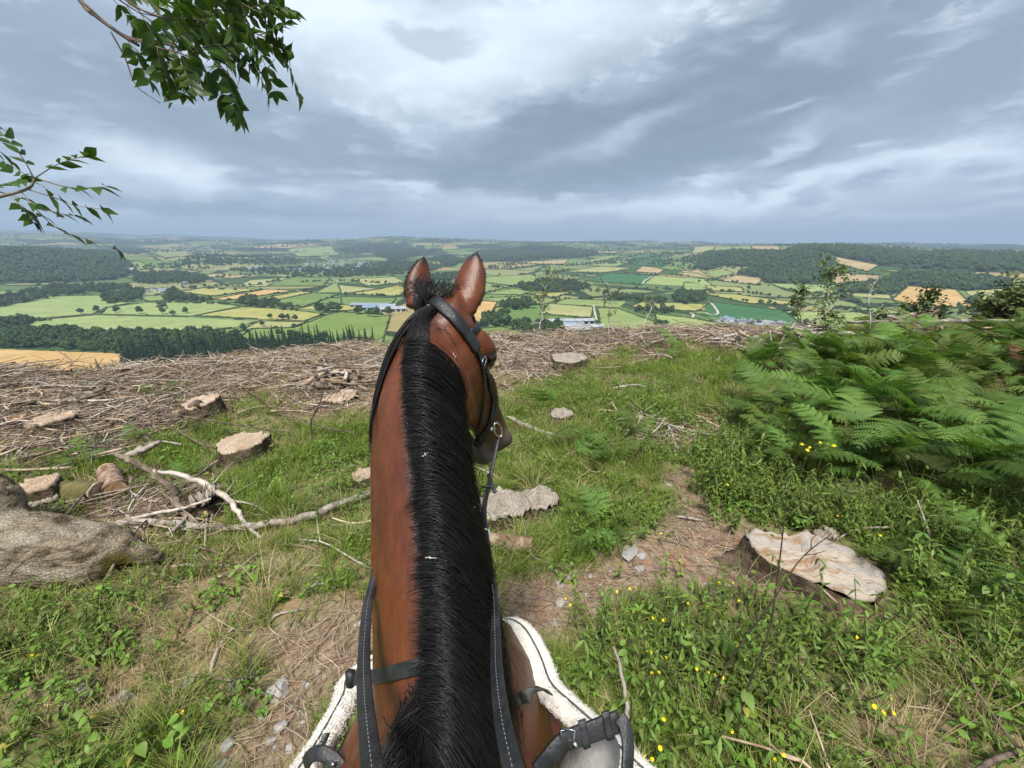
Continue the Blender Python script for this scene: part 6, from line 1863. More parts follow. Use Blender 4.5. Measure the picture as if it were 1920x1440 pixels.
# coat colours: bay with black points
rim = np.array(EAR_RIM)
def mind(q, pts):
    o = np.full(len(q), 9.0)
    for p in pts: o = np.minimum(o, np.linalg.norm(q - p, axis=1))
    return o
dr = np.full(len(v), 9.0); kk = v[:, 2] > 2.12; dr[kk] = mind(v[kk], rim)
hr = (v - P0); ht = hr @ DH; hn_ = hr @ NH; hx_ = hr @ RH
ishead = (np.abs(hx_) < .14) & (ht > .0) & (ht < .75) & (np.abs(hn_ + .06) < .25) & (v[:, 1] > 1.1)
black = np.clip(1 - (dr - .005) / .010, 0, 1)
tipd = np.minimum(np.linalg.norm(v - np.array(ET_R), axis=1), np.linalg.norm(v - np.array(ET_L), axis=1))
black = np.maximum(black, np.clip(1 - (tipd - .018) / .03, 0, 1))
black = np.maximum(black, np.clip((.62 - v[:, 2]) / .15, 0, 1))
EYE_R = P0 + DH * .172 + RH * .101 + NH * .026
EYE_L = P0 + DH * .172 - RH * .101 + NH * .026
deye = np.minimum(np.linalg.norm(v - EYE_R, axis=1), np.linalg.norm(v - EYE_L, axis=1))
black = np.maximum(black, .75 * np.clip(1 - (deye - .02) / .02, 0, 1))
muz = np.clip((ht - .47) / .10, 0, 1) * ishead
crestm = isneck * np.clip(1 - np.abs(ang) / .28, 0, 1) * (v[:, 1] < 1.15)
inner_ear = np.zeros(len(v))
cv = np.stack([np.clip(black, 0, 1), muz, crestm], -1)
vcol(horse_me, 'points', cv)
M_coat = bpy.data.materials.new('bay_coat'); M_coat.use_nodes = True
nt = M_coat.node_tree; b_ = nt.nodes['Principled BSDF']
t_ = nt.nodes.new('ShaderNodeTexCoord'); ov_ = NX(nt, t_.outputs['Object'])
mp_ = nt.nodes.new('ShaderNodeMapping'); mp_.inputs['Scale'].default_value = (1.0, 0.25, 0.35); nt.links.new(ov_.o, mp_.inputs[0])
hairv = NX(nt, mp_.outputs[0])
at_ = nt.nodes.new('ShaderNodeAttribute'); at_.attribute_name = 'points'
sc_ = nt.nodes.new('ShaderNodeSeparateColor'); nt.links.new(at_.outputs['Color'], sc_.inputs[0])
c = mixc(nt, (noise_n(nt, ov_, 5, 4) * .55 + noise_n(nt, hairv, 42, 5, .65) * .45).step(.36, .64), (0.070, 0.0170, 0.0048), (0.140, 0.0380, 0.0098))
c = mixc(nt, noise_n(nt, hairv, 210, 3, .7).step(.35, .7) * .35, c, (0.050, 0.012, 0.005))
c = mixc(nt, NX(nt, sc_.outputs[1]), c, mixc(nt, noise_n(nt, ov_, 25, 4), (0.035, 0.028, 0.026), (0.085, 0.065, 0.055)))
c = mixc(nt, NX(nt, sc_.outputs[0]), c, (0.010, 0.008, 0.007))
c = mixc(nt, NX(nt, sc_.outputs[2]) * .8, c, (0.012, 0.009, 0.008))
nt.links.new(c.o, b_.inputs['Base Color'])
b_.inputs['Roughness'].default_value = .43
b_.inputs['Specular IOR Level'].default_value = .46
b_.inputs['Sheen Weight'].default_value = .0; b_.inputs['Sheen Roughness'].default_value = .35
bn = nt.nodes.new('ShaderNodeBump'); bn.inputs['Strength'].default_value = .32; bn.inputs['Distance'].default_value = .006
h_ = noise_n(nt, hairv, 260, 3, .7) * .6 + noise_n(nt, ov_, 28, 4, .6) * .9
nt.links.new(h_.o, bn.inputs['Height']); nt.links.new(bn.outputs[0], b_.inputs['Normal'])
horse_me.materials.append(M_coat); horse_me.name = 'body'
horse = empty('horse', (HXB, 0, 0), 'bay horse with a long black mane seen over its neck from the saddle', 'horse')
set_np(horse_me, v - np.array([HXB, 0, 0]))
horse_me.polygons.foreach_set('use_smooth', [True] * len(horse_me.polygons))
body = link('body', horse_me, horse)
horse_me.calc_loop_triangles()
tri = np.empty(len(horse_me.loop_triangles) * 3, np.int32); horse_me.loop_triangles.foreach_get('vertices', tri)
BVH = BVHTree.FromPolygons([tuple(q) for q in v], tri.reshape(-1, 3).tolist())
CAM = Vector((0, 0, CAMZ))

# eyes
M_eye = mat('dark_eye', (0.010, 0.006, 0.004), rough=.08, spec=.6)
for e, s in ((EYE_R, 1), (EYE_L, -1)):
    mb = MB(); bmx = bmesh.new(); bmesh.ops.create_uvsphere(bmx, u_segments=18, v_segments=12, radius=.0195)
    mb.add([tuple(np.array(q.co) + e) for q in bmx.verts], [[w.index for w in f.verts] for f in bmx.faces]); bmx.free()
    build('eye', mb, M_eye, horse)
M_hoof = mat('dark_hoof', (0.04, 0.035, 0.03), (0.08, 0.07, 0.06), 10, .6)
for x, y in [(HXB - .145, .675), (HXB + .145, .675), (HXB - .15, -1.065), (HXB + .15, -1.065)]:
    mb = MB(); z0 = float(gnd(x, y)); tube(mb, [(x, y + .01, z0 - .01), (x, y, z0 + .04), (x, y - .015, z0 + .09)], [.072, .066, .055], 16); build('hoof', mb, M_hoof, horse)
M_hair = mat('black_mane', (0.0050, 0.0048, 0.0053), (0.0100, 0.0092, 0.0095), 30, .45, spec=.35)
mb = MB(); tube(mb, crom([(HXB, -1.33, 1.45), (HXB, -1.45, 1.35), (HXB, -1.48, 1.0), (HXB, -1.46, .55)], 14), [.03, .04, .05, .06, .065, .07, .07, .07, .065, .06, .05, .04, .03, .015], 14, jitter=.08); build('tail', mb, M_hair, horse)

# ------------------------------------------------------------------ mane: some thousands of hairs in locks
SS = np.linspace(0, 39, 40)
def csec(s):
    i = np.clip(s, 0, 38.999); i0 = i.astype(int); f = (i - i0)[..., None]
    g = lambda A: A[i0] * (1 - f) + A[i0 + 1] * f
    return g(CA[:, None])[..., 0], g(CC), g(CSd), g(CU), (CW[i0] * (1 - f[..., 0]) + CW[i0 + 1] * f[..., 0]), (CD[i0] * (1 - f[..., 0]) + CD[i0 + 1] * f[..., 0]) / 2


def nsurf(s, phi, off):
    asy, c, sd, u, w, d = csec(s)
    co, si = np.cos(phi), np.sin(phi)
    ww = w * np.sign(si) * np.abs(si) ** .88 * (1 - .34 * np.clip(co, 0, 1) ** 1.3) * (1 - asy * np.sign(si))
    hh = np.sign(co) * d * np.abs(co) ** .92
    r = sd * ww[..., None] + u * hh[..., None]
    return c + r + r / (np.linalg.norm(r, axis=-1, keepdims=True) + 1e-9) * off[..., None]


def hairs(P, R, sides=3):
    """P: strands x points x 3; thin three-sided hairs in one mesh, made in numpy"""
    S_, K = P.shape[:2]
    T = np.gradient(P, axis=1); T /= np.linalg.norm(T, axis=2, keepdims=True) + 1e-9
    ref = RNG.normal(size=(S_, 1, 3)); A_ = np.cross(T, np.broadcast_to(ref, T.shape)); A_ /= np.linalg.norm(A_, axis=2, keepdims=True) + 1e-9
    B_ = np.cross(T, A_)
    a = np.linspace(0, 2 * PI, sides, endpoint=False)
    V = P[:, :, None, :] + R[:, :, None, None] * (np.cos(a)[None, None, :, None] * A_[:, :, None, :] + np.sin(a)[None, None, :, None] * B_[:, :, None, :])
    s_, k_, j_ = np.meshgrid(np.arange(S_), np.arange(K - 1), np.arange(sides), indexing='ij')
    b0 = s_ * K * sides + k_ * sides
    q = np.stack([b0 + j_, b0 + (j_ + 1) % sides, b0 + sides + (j_ + 1) % sides, b0 + sides + j_], -1).reshape(-1, 4)
    me = bpy.data.meshes.new('mane')
    V = V.reshape(-1, 3)
    me.vertices.add(len(V)); me.vertices.foreach_set('co', V.astype(np.float32).ravel())
    me.loops.add(q.size); me.loops.foreach_set('vertex_index', q.astype(np.int32).ravel())
    me.polygons.add(len(q)); me.polygons.foreach_set('loop_start', np.arange(0, q.size, 4, dtype=np.int32))
    me.update(calc_edges=True); me.validate()
    me.polygons.foreach_set('use_smooth', [True] * len(me.polygons))
    return me


HO = np.array(horse.location)
NS, K = 9500, 13
lock = RNG.integers(0, 420, NS)
lk_s = RNG.uniform(1.5, 28.6, 420); lk_w = RNG.normal(size=420); lk_l = RNG.uniform(.75, 1.15, 420); lk_o = RNG.random(420); lk_p = RNG.normal(size=420) * .07; lk_e = RNG.normal(size=420) * .10
s0 = np.clip(lk_s[lock] + RNG.normal(size=NS) * .5, 1.0, 29.4)
u = np.linspace(0, 1, K)[None, :]
end = np.interp(s0, [0, 6, 14, 26, 33, 36], [1.25, 1.75, 1.95, 1.95, 1.75, 1.4]) * lk_l[lock] * RNG.uniform(.75, 1.08, NS)
st = np.interp(s0, [0, 5, 15, 30], [-.16, -.13, -.12, -.10]) + RNG.normal(size=NS) * .085 + lk_p[lock]
phi = st[:, None] + (end - st)[:, None] * u ** .95
drift = np.interp(s0, [0, 4, 10, 24, 31, 36], [-4.5, -5.5, -4.5, -3.2, -2.6, -1.0])
s_ = lk_s[lock][:, None] + (s0 - lk_s[lock])[:, None] * (1 - .6 * u ** .8) + lk_e[lock][:, None] * 4 * u ** 1.5 + drift[:, None] * u ** 1.7 + (lk_w[lock] * .55)[:, None] * np.sin(u * 3.0) + .25 * RNG.normal(size=(NS, 1)) * u
s_ = np.maximum(s_, -0.0)
off = .004 + (.010 + .026 * RNG.random(NS) * (0.4 + lk_o[lock]))[:, None] * np.sin(PI * np.clip(u * .8 + .02, 0, 1)) ** .8 + .010 * lk_o[lock][:, None]
P = nsurf(s_, phi, off)
P[..., 2] -= .05 * np.clip(u - .7, 0, 1) ** 1.5
P += RNG.normal(size=(NS, 1, 3)) * .0015
R = .00072 * RNG.uniform(.7, 1.5, NS)[:, None] * (1 - .65 * u ** 2) * np.clip(u * 7 + .3, 0, 1)
me1 = hairs(P - HO, R)
me1.materials.append(M_hair)
# long hairs falling over the withers
NS2 = 2600
s0 = RNG.uniform(-1.0, 7, NS2); lockb = RNG.integers(0, 60, NS2); la = RNG.normal(size=60)
b0 = nsurf(np.clip(s0, 0.01, 39)[:, None], (RNG.normal(size=NS2) * .18)[:, None], np.full((NS2, 1), .006))[:, 0, :]
L = RNG.uniform(.14, .27, NS2)
dx_ = .10 * la[lockb] + .04 + RNG.normal(size=NS2) * .035
K2 = 10; u2 = np.linspace(0, 1, K2)[None, :]
P2 = b0[:, None, :] + np.stack([dx_[:, None] * u2 ** 1.2 + .02 * np.sin(u2 * 4 + la[lockb][:, None] * 3), -L[:, None] * u2 * .85, np.repeat(.018 * np.sin(u2 * PI), NS2, 0)], -1)
for i in range(NS2):
    for k in range(1, K2):
        h_ = BVH.find_nearest(Vector(P2[i, k]))
        if h_[0] is not None:
            nn_ = np.array(h_[1]); P2[i, k] = np.array(h_[0]) + nn_ * (.006 + .016 * math.sin(PI * k / K2) * (0.3 + (i % 7) / 7))
R2 = .00075 * RNG.uniform(.7, 1.4, NS2)[:, None] * (1 - .7 * u2 ** 2)
me2 = hairs(P2 - HO, R2); me2.materials.append(M_hair)
mane = link('mane', me1, horse); tag(mane, kind='stuff')
m2 = link('wither_hair', me2, horse); tag(m2, kind='stuff')
# flyaways along the right edge of the mane
nf_ = 260; sf = RNG.uniform(3, 28, nf_); uu = np.linspace(0, 1, 13)[None, :]
Pf = nsurf(np.maximum(sf[:, None] - 3.5 * uu ** 1.6 + RNG.normal(size=(nf_, 1)) * 2 * uu ** 2, 0), -.1 + (RNG.uniform(1.5, 2.3, nf_) + .1)[:, None] * uu, .010 + RNG.uniform(.02, .055, nf_)[:, None] * np.sin(PI * uu * .9) + .012 * RNG.random((nf_, 1)) * np.sin(uu * 9 + RNG.random((nf_, 1)) * 6) * uu)
mf = hairs(Pf - HO, np.full((nf_, 13), .00055)); mf.materials.append(M_hair); tag(link('flyaway_hair', mf, horse), kind='stuff')
# fringe of short hairs on the ear rims
er = np.array(EAR_RIM); ne_ = 1500; k_ = RNG.integers(0, len(er), ne_)
cE = np.where((er[k_][:, 0] > -.18)[:, None], (np.array(EB_R) + np.array(ET_R)) / 2, (np.array(EB_L) + np.array(ET_L)) / 2)
dE = er[k_] - cE; dE /= np.linalg.norm(dE, axis=1)[:, None]
dE = dE * .5 + np.array([0, .5, .35]) + RNG.normal(size=(ne_, 3)) * .4; dE /= np.linalg.norm(dE, axis=1)[:, None]
w_ = RNG.random((ne_, 1)); k2_ = np.minimum(k_ + 2, len(er) - 1)
k2_ = np.where(np.linalg.norm(er[k2_] - er[k_], axis=1) < .05, k2_, k_)
root = er[k_] * (1 - w_) + er[k2_] * w_
root = np.array([tuple(BVH.find_nearest(Vector(q))[0]) for q in root])
Pe = root[:, None, :] + dE[:, None, :] * ((RNG.uniform(.003, .008, ne_) * np.where(np.minimum(np.linalg.norm(root - np.array(ET_R), axis=1), np.linalg.norm(root - np.array(ET_L), axis=1)) < .03, .25, 1))[:, None, None] * np.linspace(0, 1, 4)[None, :, None])
mf = hairs(Pe - HO, np.full((ne_, 4), .0004)); mf.materials.append(M_hair); tag(link('ear_hair', mf, horse), kind='stuff')
# the forelock and the hair that parts to the left behind the headpiece
def free_hairs(name, roots, mids, ends, n, spread, rr=.0007):
    pr = []
    for i in range(n):
        w = RNG.random(); j = RNG.normal(size=(3, 3)) * spread * np.array([[.5], [1.0], [1.4]])
        ctl = [np.array(roots[0]) * (1 - w) + np.array(roots[1]) * w, np.array(mids[0]) * (1 - w) + np.array(mids[1]) * w, np.array(ends[0]) * (1 - w) + np.array(ends[1]) * w]
        pr.append(crom([ctl[0] + j[0], ctl[1] + j[1], ctl[2] + j[2]], 9))
    P = np.array(pr)
    u = np.linspace(0, 1, 9)[None, :]
    me = hairs(P - HO, rr * RNG.uniform(.7, 1.4, n)[:, None] * (1 - .7 * u ** 2)); me.materials.append(M_hair)
    o = link(name, me, horse); tag(o, kind='stuff')
A3 = lambda px, py, t: np.array(at(px, py, t))
free_hairs('forelock', (A3(800, 556, 1.17), A3(845, 552, 1.17)), (A3(800, 535, 1.20), A3(850, 533, 1.2)), (A3(770, 545, 1.24), A3(872, 552, 1.20)), 130, .011)
free_hairs('forelock', (A3(790, 560, 1.16), A3(800, 556, 1.16)), (A3(775, 538, 1.19), A3(800, 525, 1.2)), (A3(745, 545, 1.22), A3(815, 540, 1.22)), 80, .012)
def lying_hairs(name, s_k, p_k, n, ss, sp, lift, rr=.0007):
    """hairs that lie along the neck: control values of place along it and of turn round it"""
    w = RNG.normal(size=(n, 1)); w2 = RNG.normal(size=(n, 1)); u = np.linspace(0, 1, 11)
    kx = np.linspace(0, 1, len(s_k))
    s_ = np.interp(u, kx, s_k)[None, :] + w * ss * (.6 + .5 * u)[None, :]
    p_ = np.interp(u, kx, p_k)[None, :] + w2 * sp * (.6 + .6 * u)[None, :]
    P = nsurf(np.clip(s_, 0, 38.9), p_, .005 + lift * RNG.random((n, 1)) * np.sin(PI * np.clip(u + .1, 0, 1))[None, :])
    me = hairs(P - HO, rr * RNG.uniform(.7, 1.4, n)[:, None] * (1 - .6 * u ** 2)[None, :]); me.materials.append(M_hair)
    tag(link(name, me, horse), kind='stuff')
lying_hairs('parted_lock', [37.5, 35, 32.0, 28.5, 25.0], [.0, -.35, -.85, -1.30, -1.75], 1300, .95, .16, .018)
lying_hairs('parted_lock', [37.0, 34, 31, 28, 25.5], [.02, -.02, .05, .22, .5], 900, .5, .13, .016)
free_hairs('stray_hair', (A3(775, 640, 1.02), A3(800, 632, 1.02)), (A3(820, 610, 1.04), A3(835, 622, 1.05)), (A3(880, 700, 1.12), A3(870, 690, 1.10)), 9, .006, .0005)

# ================================================================== tack
M_lea = mat('black_leather', (0.011, 0.0115, 0.013), (0.022, 0.023, 0.026), 40, .42, .25, 160, .5, c3=(.030, .031, .034), scale3=12)
M_leag = mat('worn_grey_leather', (0.050, 0.052, 0.052), (0.085, 0.088, 0.085), 25, .6, .3, 120, .35)
M_stitch = mat('pale_stitching', (0.20, 0.20, 0.20), rough=.8)
M_steel = mat('bit_steel', (0.55, 0.55, 0.56), rough=.28, spec=.8); M_steel.node_tree.nodes['Principled BSDF'].inputs['Metallic'].default_value = 1.0
M_fleece = mat('white_fleece', (0.66, 0.62, 0.55), (0.78, 0.74, 0.67), 35, .95, .5, 120, .1, sheen=.3)
M_grey = mat('grey_suede', (0.17, 0.165, 0.155), (0.26, 0.25, 0.235), 18, .85, .4, 90)


def shot(px, py, lift=.004):
    d = Vector(ray(px, py)).normalized()
    h = BVH.ray_cast(CAM, d)
    return (np.array(h[0]) + np.array(h[1]) * lift, np.array(h[1])) if h[0] is not None else None


def snap(p, lift=.004):
    h = BVH.find_nearest(Vector(p)); return np.array(h[0]) + np.array(h[1]) * lift, np.array(h[1])


def strap_mb(P, Nn, w, th, mb=None, mi=0):
    """a flat strap with rounded edges along P, lying square to the normals Nn"""
    mb = mb or MB(); P = np.asarray(P, float); n = len(P)
    T = np.gradient(P, axis=0); T /= np.linalg.norm(T, axis=1)[:, None] + 1e-9
    Nn = np.asarray(Nn, float); Nn = Nn - T * (Nn * T).sum(1)[:, None]; Nn /= np.linalg.norm(Nn, axis=1)[:, None] + 1e-9
    Sd = np.cross(T, Nn); w = np.broadcast_to(w, (n,))
    prof = [(-.5, -.5), (-.5, .25), (-.42, .5), (0, .62), (.42, .5), (.5, .25), (.5, -.5)]
    V = np.stack([P + Sd * (w * a)[:, None] + Nn * (th * b) for a, b in prof], 1); m = len(prof)
    Fc = [(i * m + j, i * m + (j + 1) % m, (i + 1) * m + (j + 1) % m, (i + 1) * m + j) for i in range(n - 1) for j in range(m)]
    Fc += [tuple(range(m - 1, -1, -1)), tuple((n - 1) * m + j for j in range(m))]
    mb.add(V.reshape(-1, 3), Fc, mi); return mb


def surf_strap(name, pts, w, th, parent, m=M_lea, lift=.004, n=40, relax=2):
    P = crom(pts, n); Q = []; Nn = []
    for p in P:
        q, nn = snap(p, lift); Q.append(q); Nn.append(nn)
    Q, Nn = np.array(Q), np.array(Nn)
    for _ in range(relax):
        Q[1:-1] = .25 * Q[:-2] + .5 * Q[1:-1] + .25 * Q[2:]; Nn[1:-1] = .25 * Nn[:-2] + .5 * Nn[1:-1] + .25 * Nn[2:]
    Q += Nn * .002
    return build(name, strap_mb(Q, Nn, w, th), m, parent), Q, Nn


def px_path(pl, lift=.004):
    o = []
    for px, py in pl:
        h = shot(px, py, lift)
        if h is not None: o.append(h[0])
    return o


hp = lambda t, x, nn: P0 + DH * t + RH * x + NH * nn      # head coordinates
bridle = empty('bridle', (HXB, 1.2, 2.0), 'black leather bridle with a padded headpiece and steel bit', 'bridle')
top_ = P0 - DH * .03 - NH * .03
surf_strap('headpiece', [hp(.13, -.10, -.04), hp(.05, -.095, -.03)] + px_path([(784, 557), (798, 557), (815, 565), (838, 584), (858, 606), (877, 633), (890, 656)]), .036, .013, bridle, lift=.007, n=50, relax=5)
_, cq, cn = surf_strap('cheekpiece', px_path([(891, 655), (901, 676), (911, 700), (920, 730), (928, 758)]) + [hp(.43, .062, -.035)], .018, .005, bridle, lift=.005)
surf_strap('throat_lash', px_path([(889, 650), (903, 690), (907, 725), (904, 765), (897, 805), (886, 835)]) + [hp(.30, .02, -.24)], .013, .004, bridle, lift=.005)
surf_strap('noseband', [hp(.37, -.02, .03), hp(.37, .045, .015)] + px_path([(927, 742), (920, 780), (905, 815), (892, 834)]) + [hp(.36, 0, -.20)], .020, .005, bridle, lift=.005)
surf_strap('browband', [hp(.06, -.09, .02), hp(.06, -.05, .06), hp(.06, 0, .075), hp(.06, .05, .06), hp(.06, .085, .03), hp(.055, .09, .0)], .020, .005, bridle, lift=.005)
surf_strap('cheekpiece', [hp(.13, -.10, -.04), hp(.28, -.09, -.03), hp(.43, -.06, -.035)], .018, .005, bridle, lift=.005)
for k, u_ in ((0, .22), (1, .36), (2, .5)):
    i = int(u_ * (len(cq) - 1)); T_ = nrmv(cq[i + 1] - cq[i - 1]); S_ = np.cross(T_, cn[i])
    if k == 0:
        mb = MB(); q = cq[i] + cn[i] * .006
        loop = [q + S_ * a * .013 + T_ * b * .010 for a, b in ((-1, -1), (1, -1), (1, 1), (-1, 1), (-1, -1))]
        tube(mb, loop, .0018, 6); build('buckle', mb, M_steel, bridle)
    else:
        mb = strap_mb([cq[i] + S_ * a * .0125 + cn[i] * .004 for a in (-1, -.5, 0, .5, 1)], [cn[i]] * 5, .008, .004); build('keeper', mb, M_lea, bridle)
BIT = hp(.465, .066, -.040)
BITL = hp(.465, -.066, -.040)
for bt_, s in ((BIT, 1), (BITL, -1)):
    mb = MB(); a = np.linspace(0, 2 * PI, 25); nrm_ = nrmv(RH * s * .95 + np.array([0, -.3, 0])); e1 = nrmv(np.cross(nrm_, DH)); e2 = np.cross(nrm_, e1)
    tube(mb, [bt_ + RH * s * .012 + .034 * (math.cos(q) * e1 * .45 + math.sin(q) * e2 * 1.0) for q in a], .0042, 8)
    build('bit_ring', mb, M_steel, bridle)
mb = MB(); tube(mb, [BITL, hp(.475, 0, -.05), BIT], [.008, .006, .008], 10); build('mouthpiece', mb, M_steel, bridle)

# reins
reins = empty('reins', (0, .6, 1.9), 'pair of long black leather reins with pale stitching running back from the bit', 'reins')


def rein(pl, w0, w1, stitch=True, twist=None):
    P = crom(pl, 90)
    vw = np.array(CAM) - P; vw /= np.linalg.norm(vw, axis=1)[:, None]
    Nn = vw * .8 + np.array([0, -.1, .5])
    if twist is not None:
        T = np.gradient(P, axis=0); T /= np.linalg.norm(T, axis=1)[:, None]; u = np.linspace(0, 1, 90)
        Nn -= T * (Nn * T).sum(1)[:, None]; Nn /= np.linalg.norm(Nn, axis=1)[:, None]
        th = np.interp(u, twist[0], twist[1]); Nn = Nn * np.cos(th)[:, None] + np.cross(T, Nn) * np.sin(th)[:, None]
    w = np.linspace(w0, w1, 90)
    o = build('rein', strap_mb(P, Nn, w, .0045), M_lea, reins)
    if stitch:
        T = np.gradient(P, axis=0); T /= np.linalg.norm(T, axis=1)[:, None]
        N2 = Nn - T * (Nn * T).sum(1)[:, None]; N2 /= np.linalg.norm(N2, axis=1)[:, None]
        mb = MB()
        L = np.concatenate([[0], np.cumsum(np.linalg.norm(np.diff(P, axis=0), axis=1))]); tot = L[-1]
        for k in range(int(tot * .55 / .009)):
            d0 = tot - .003 - k * .009
            a_ = np.array([np.interp(d0, L, P[:, j]) for j in range(3)]); c_ = np.array([np.interp(d0 - .0055, L, P[:, j]) for j in range(3)])
            nn = np.array([np.interp(d0, L, N2[:, j]) for j in range(3)])
            tube(mb, [a_ + nn * .0031, c_ + nn * .0031], .00055, 4)
        tag(build('stitching', mb, M_stitch, o), kind='stuff')
    return P


ring_end = BIT + DH * .03 + np.array([.004, -.01, -.005])
RP = rein([ring_end, at(917, 905, 1.36), at(907, 960, 1.18), at(915, 1035, 1.02), at(927, 1110, .86), at(929, 1190, .74), at(931, 1260, .62), at(942, 1350, .50), at(964, 1450, .41), at(985, 1540, .36)], .015, .0235, twist=([0, .28, .42, .55, 1], [.5, .3, 1.2, .3, .1]))
rein([BITL + DH * .02, (-.32, 1.30, 1.74), (-.36, 1.10, 1.70), at(702, 1080, .90), at(690, 1130, .80), at(683, 1210, .70), at(683, 1290, .58), at(690, 1370, .48), at(700, 1460, .40), at(706, 1540, .36)], .016, .0235)
# running ring, stop and billet on the right rein
i = 30; T_ = nrmv(RP[i + 1] - RP[i - 1]); mb = MB(); e1 = nrmv(np.cross(T_, [0, 0, 1])); e2 = np.cross(T_, e1)
mb = MB(); tube(mb, [np.array(at(909, 1000, 1.09)) + .013 * (math.cos(q) * e1 + math.sin(q) * e2) for q in np.linspace(0, 2 * PI, 17)], .0022, 6); build('rein_ring', mb, mat('white_ring', (.7, .7, .68), rough=.4), reins)
q = np.array(at(914, 912, 1.33)); mb = MB(); strap = strap_mb([q + e1 * a * .020 for a in (-1, -.5, 0, .5, 1)], [np.array([0, -.8, .4])] * 5, .008, .008); build('rein_stop', strap, M_lea, reins)
mb = strap_mb(crom([at(915, 890, 1.38), at(921, 906, 1.33), at(929, 924, 1.30)], 8), [np.array([0, -.8, .5])] * 8, .013, .004); build('billet_end', mb, M_lea, reins)
mb = MB(); q = np.array(at(916, 884, 1.40)); tube(mb, [q + e1 * a * .010 + T_ * b * .010 for a, b in ((-1, -1), (1, -1), (1, 1), (-1, 1), (-1, -1))], .0016, 6); build('buckle', mb, M_steel, reins)

# fleece breast collar with its neck strap
collar = empty('breast_collar', (HXB, .7, 1.25), 'white fleece lined breast collar with black straps round the chest of the horse', 'breast collar')
ctrl = [at(1215, 1470, .74), at(1120, 1378, .84), at(1035, 1300, .98), at(950, 1224, 1.14), (-.06, .98, 1.13), (-.15, 1.02, 1.10), (-.24, .98, 1.12), at(672, 1265, 1.10), at(650, 1310, 1.02), at(606, 1392, .88), at(555, 1470, .78)]
P = crom(ctrl, 90)
axc = np.array([HXB, .45, 1.35])
Q = []; Nn = []
for p in P:
    o_ = p - np.array([HXB, min(p[1], .70), p[2]]); o_ = nrmv(o_ + np.array([0, 0, .75]))
    h = BVH.find_nearest(Vector(p)); dd = (Vector(p) - h[0]).dot(h[1])
    if dd < .02: p = np.array(h[0]) + np.array(h[1]) * .02
    Q.append(p); Nn.append(o_)
Q, Nn = np.array(Q), np.array(Nn)
for _ in range(4): Q[1:-1] = .25 * Q[:-2] + .5 * Q[1:-1] + .25 * Q[2:]
T = np.gradient(Q, axis=0); T /= np.linalg.norm(T, axis=1)[:, None]
Nn -= T * (Nn * T).sum(1)[:, None]; Nn /= np.linalg.norm(Nn, axis=1)[:, None]
Sd = np.cross(T, Nn)
Q2 = crom(Q, 300); N2 = crom(Nn, 300); S2 = crom(Sd, 300)
a = np.linspace(0, 2 * PI, 28, endpoint=False)
V = Q2[:, None, :] + S2[:, None, :] * (np.cos(a) * .037)[None, :, None] + N2[:, None, :] * (np.sin(a) * .022 * (1 - .35 * np.exp(-(np.cos(a) / .25) ** 2) * (np.sin(a) > 0)))[None, :, None]
rn = (V - Q2[:, None, :]); rn /= np.linalg.norm(rn, axis=2, keepdims=True)
fl = .65 * RNG.normal(size=V.shape[:2]); fl = _blur(_blur(fl, 1, 0), 1, 1)
V = V + rn * (.0038 * fl)[..., None]
mb = MB(); mb.add(V.reshape(-1, 3), [(i * 28 + j, i * 28 + (j + 1) % 28, (i + 1) * 28 + (j + 1) % 28, (i + 1) * 28 + j) for i in range(299) for j in range(28)])
fleece = build('fleece', mb, M_fleece, collar)
VF = V.reshape(-1, 3); nf = 9000
ix = RNG.integers(0, len(VF), nf); rr_ = rn.reshape(-1, 3)[ix]
P_ = VF[ix][:, None, :] + (rr_ * .003)[:, None, :] * np.array([-.6, .2, .5, .6])[None, :, None] + RNG.normal(size=(nf, 4, 3)) * .0011 * np.array([0, .6, 1, 1.6])[None, :, None]
mef = hairs(P_ - np.array(collar.location), np.full((nf, 4), .00055)); mef.materials.append(M_fleece); mef.name = 'wool'
tag(link('wool', mef, collar), kind='stuff')
top = Q2 + N2 * .0165
mb = MB(); tube(mb, top[3:-3], .0028, 6); build('seam', mb, M_leag, collar)
# neck strap over the withers: left piece, hidden crossing, right piece
nl = px_path([(704, 1268), (730, 1264), (760, 1257), (790, 1250), (820, 1243), (850, 1240)], .007)
t0_ = depth(nl[0])
nl = [np.array(at(655, 1273, t0_ * 1.03)), np.array(at(682, 1271, t0_ * 1.0))] + nl
mb = strap_mb(crom(nl, 30), np.tile(np.array([-.25, -.6, .75]), (30, 1)), np.linspace(.023, .025, 30), .004); build('neck_strap', mb, M_lea, collar)
nl2 = px_path([(850, 1240), (900, 1290), (950, 1314), (968, 1313)], .008) + [at(990, 1305, .80), at(1012, 1291, .84), at(1027, 1298, .88)]
Pq = crom(nl2, 40); tw = np.linspace(0, 1, 40)[:, None]
mb = strap_mb(Pq, np.array([.2, -.6, .8]) * (1 - tw) + np.array([-.5, -.75, .25]) * tw, .025, .004); build('neck_strap', mb, M_leag, collar)
mb = strap_mb([np.array(at(656, 1258, t0_ * 1.02)), np.array(at(657, 1273, t0_ * 1.02)), np.array(at(658, 1286, t0_ * 1.02))], [np.array([-.3, -.6, .7])] * 3, .016, .012); build('keeper', mb, M_lea, collar)
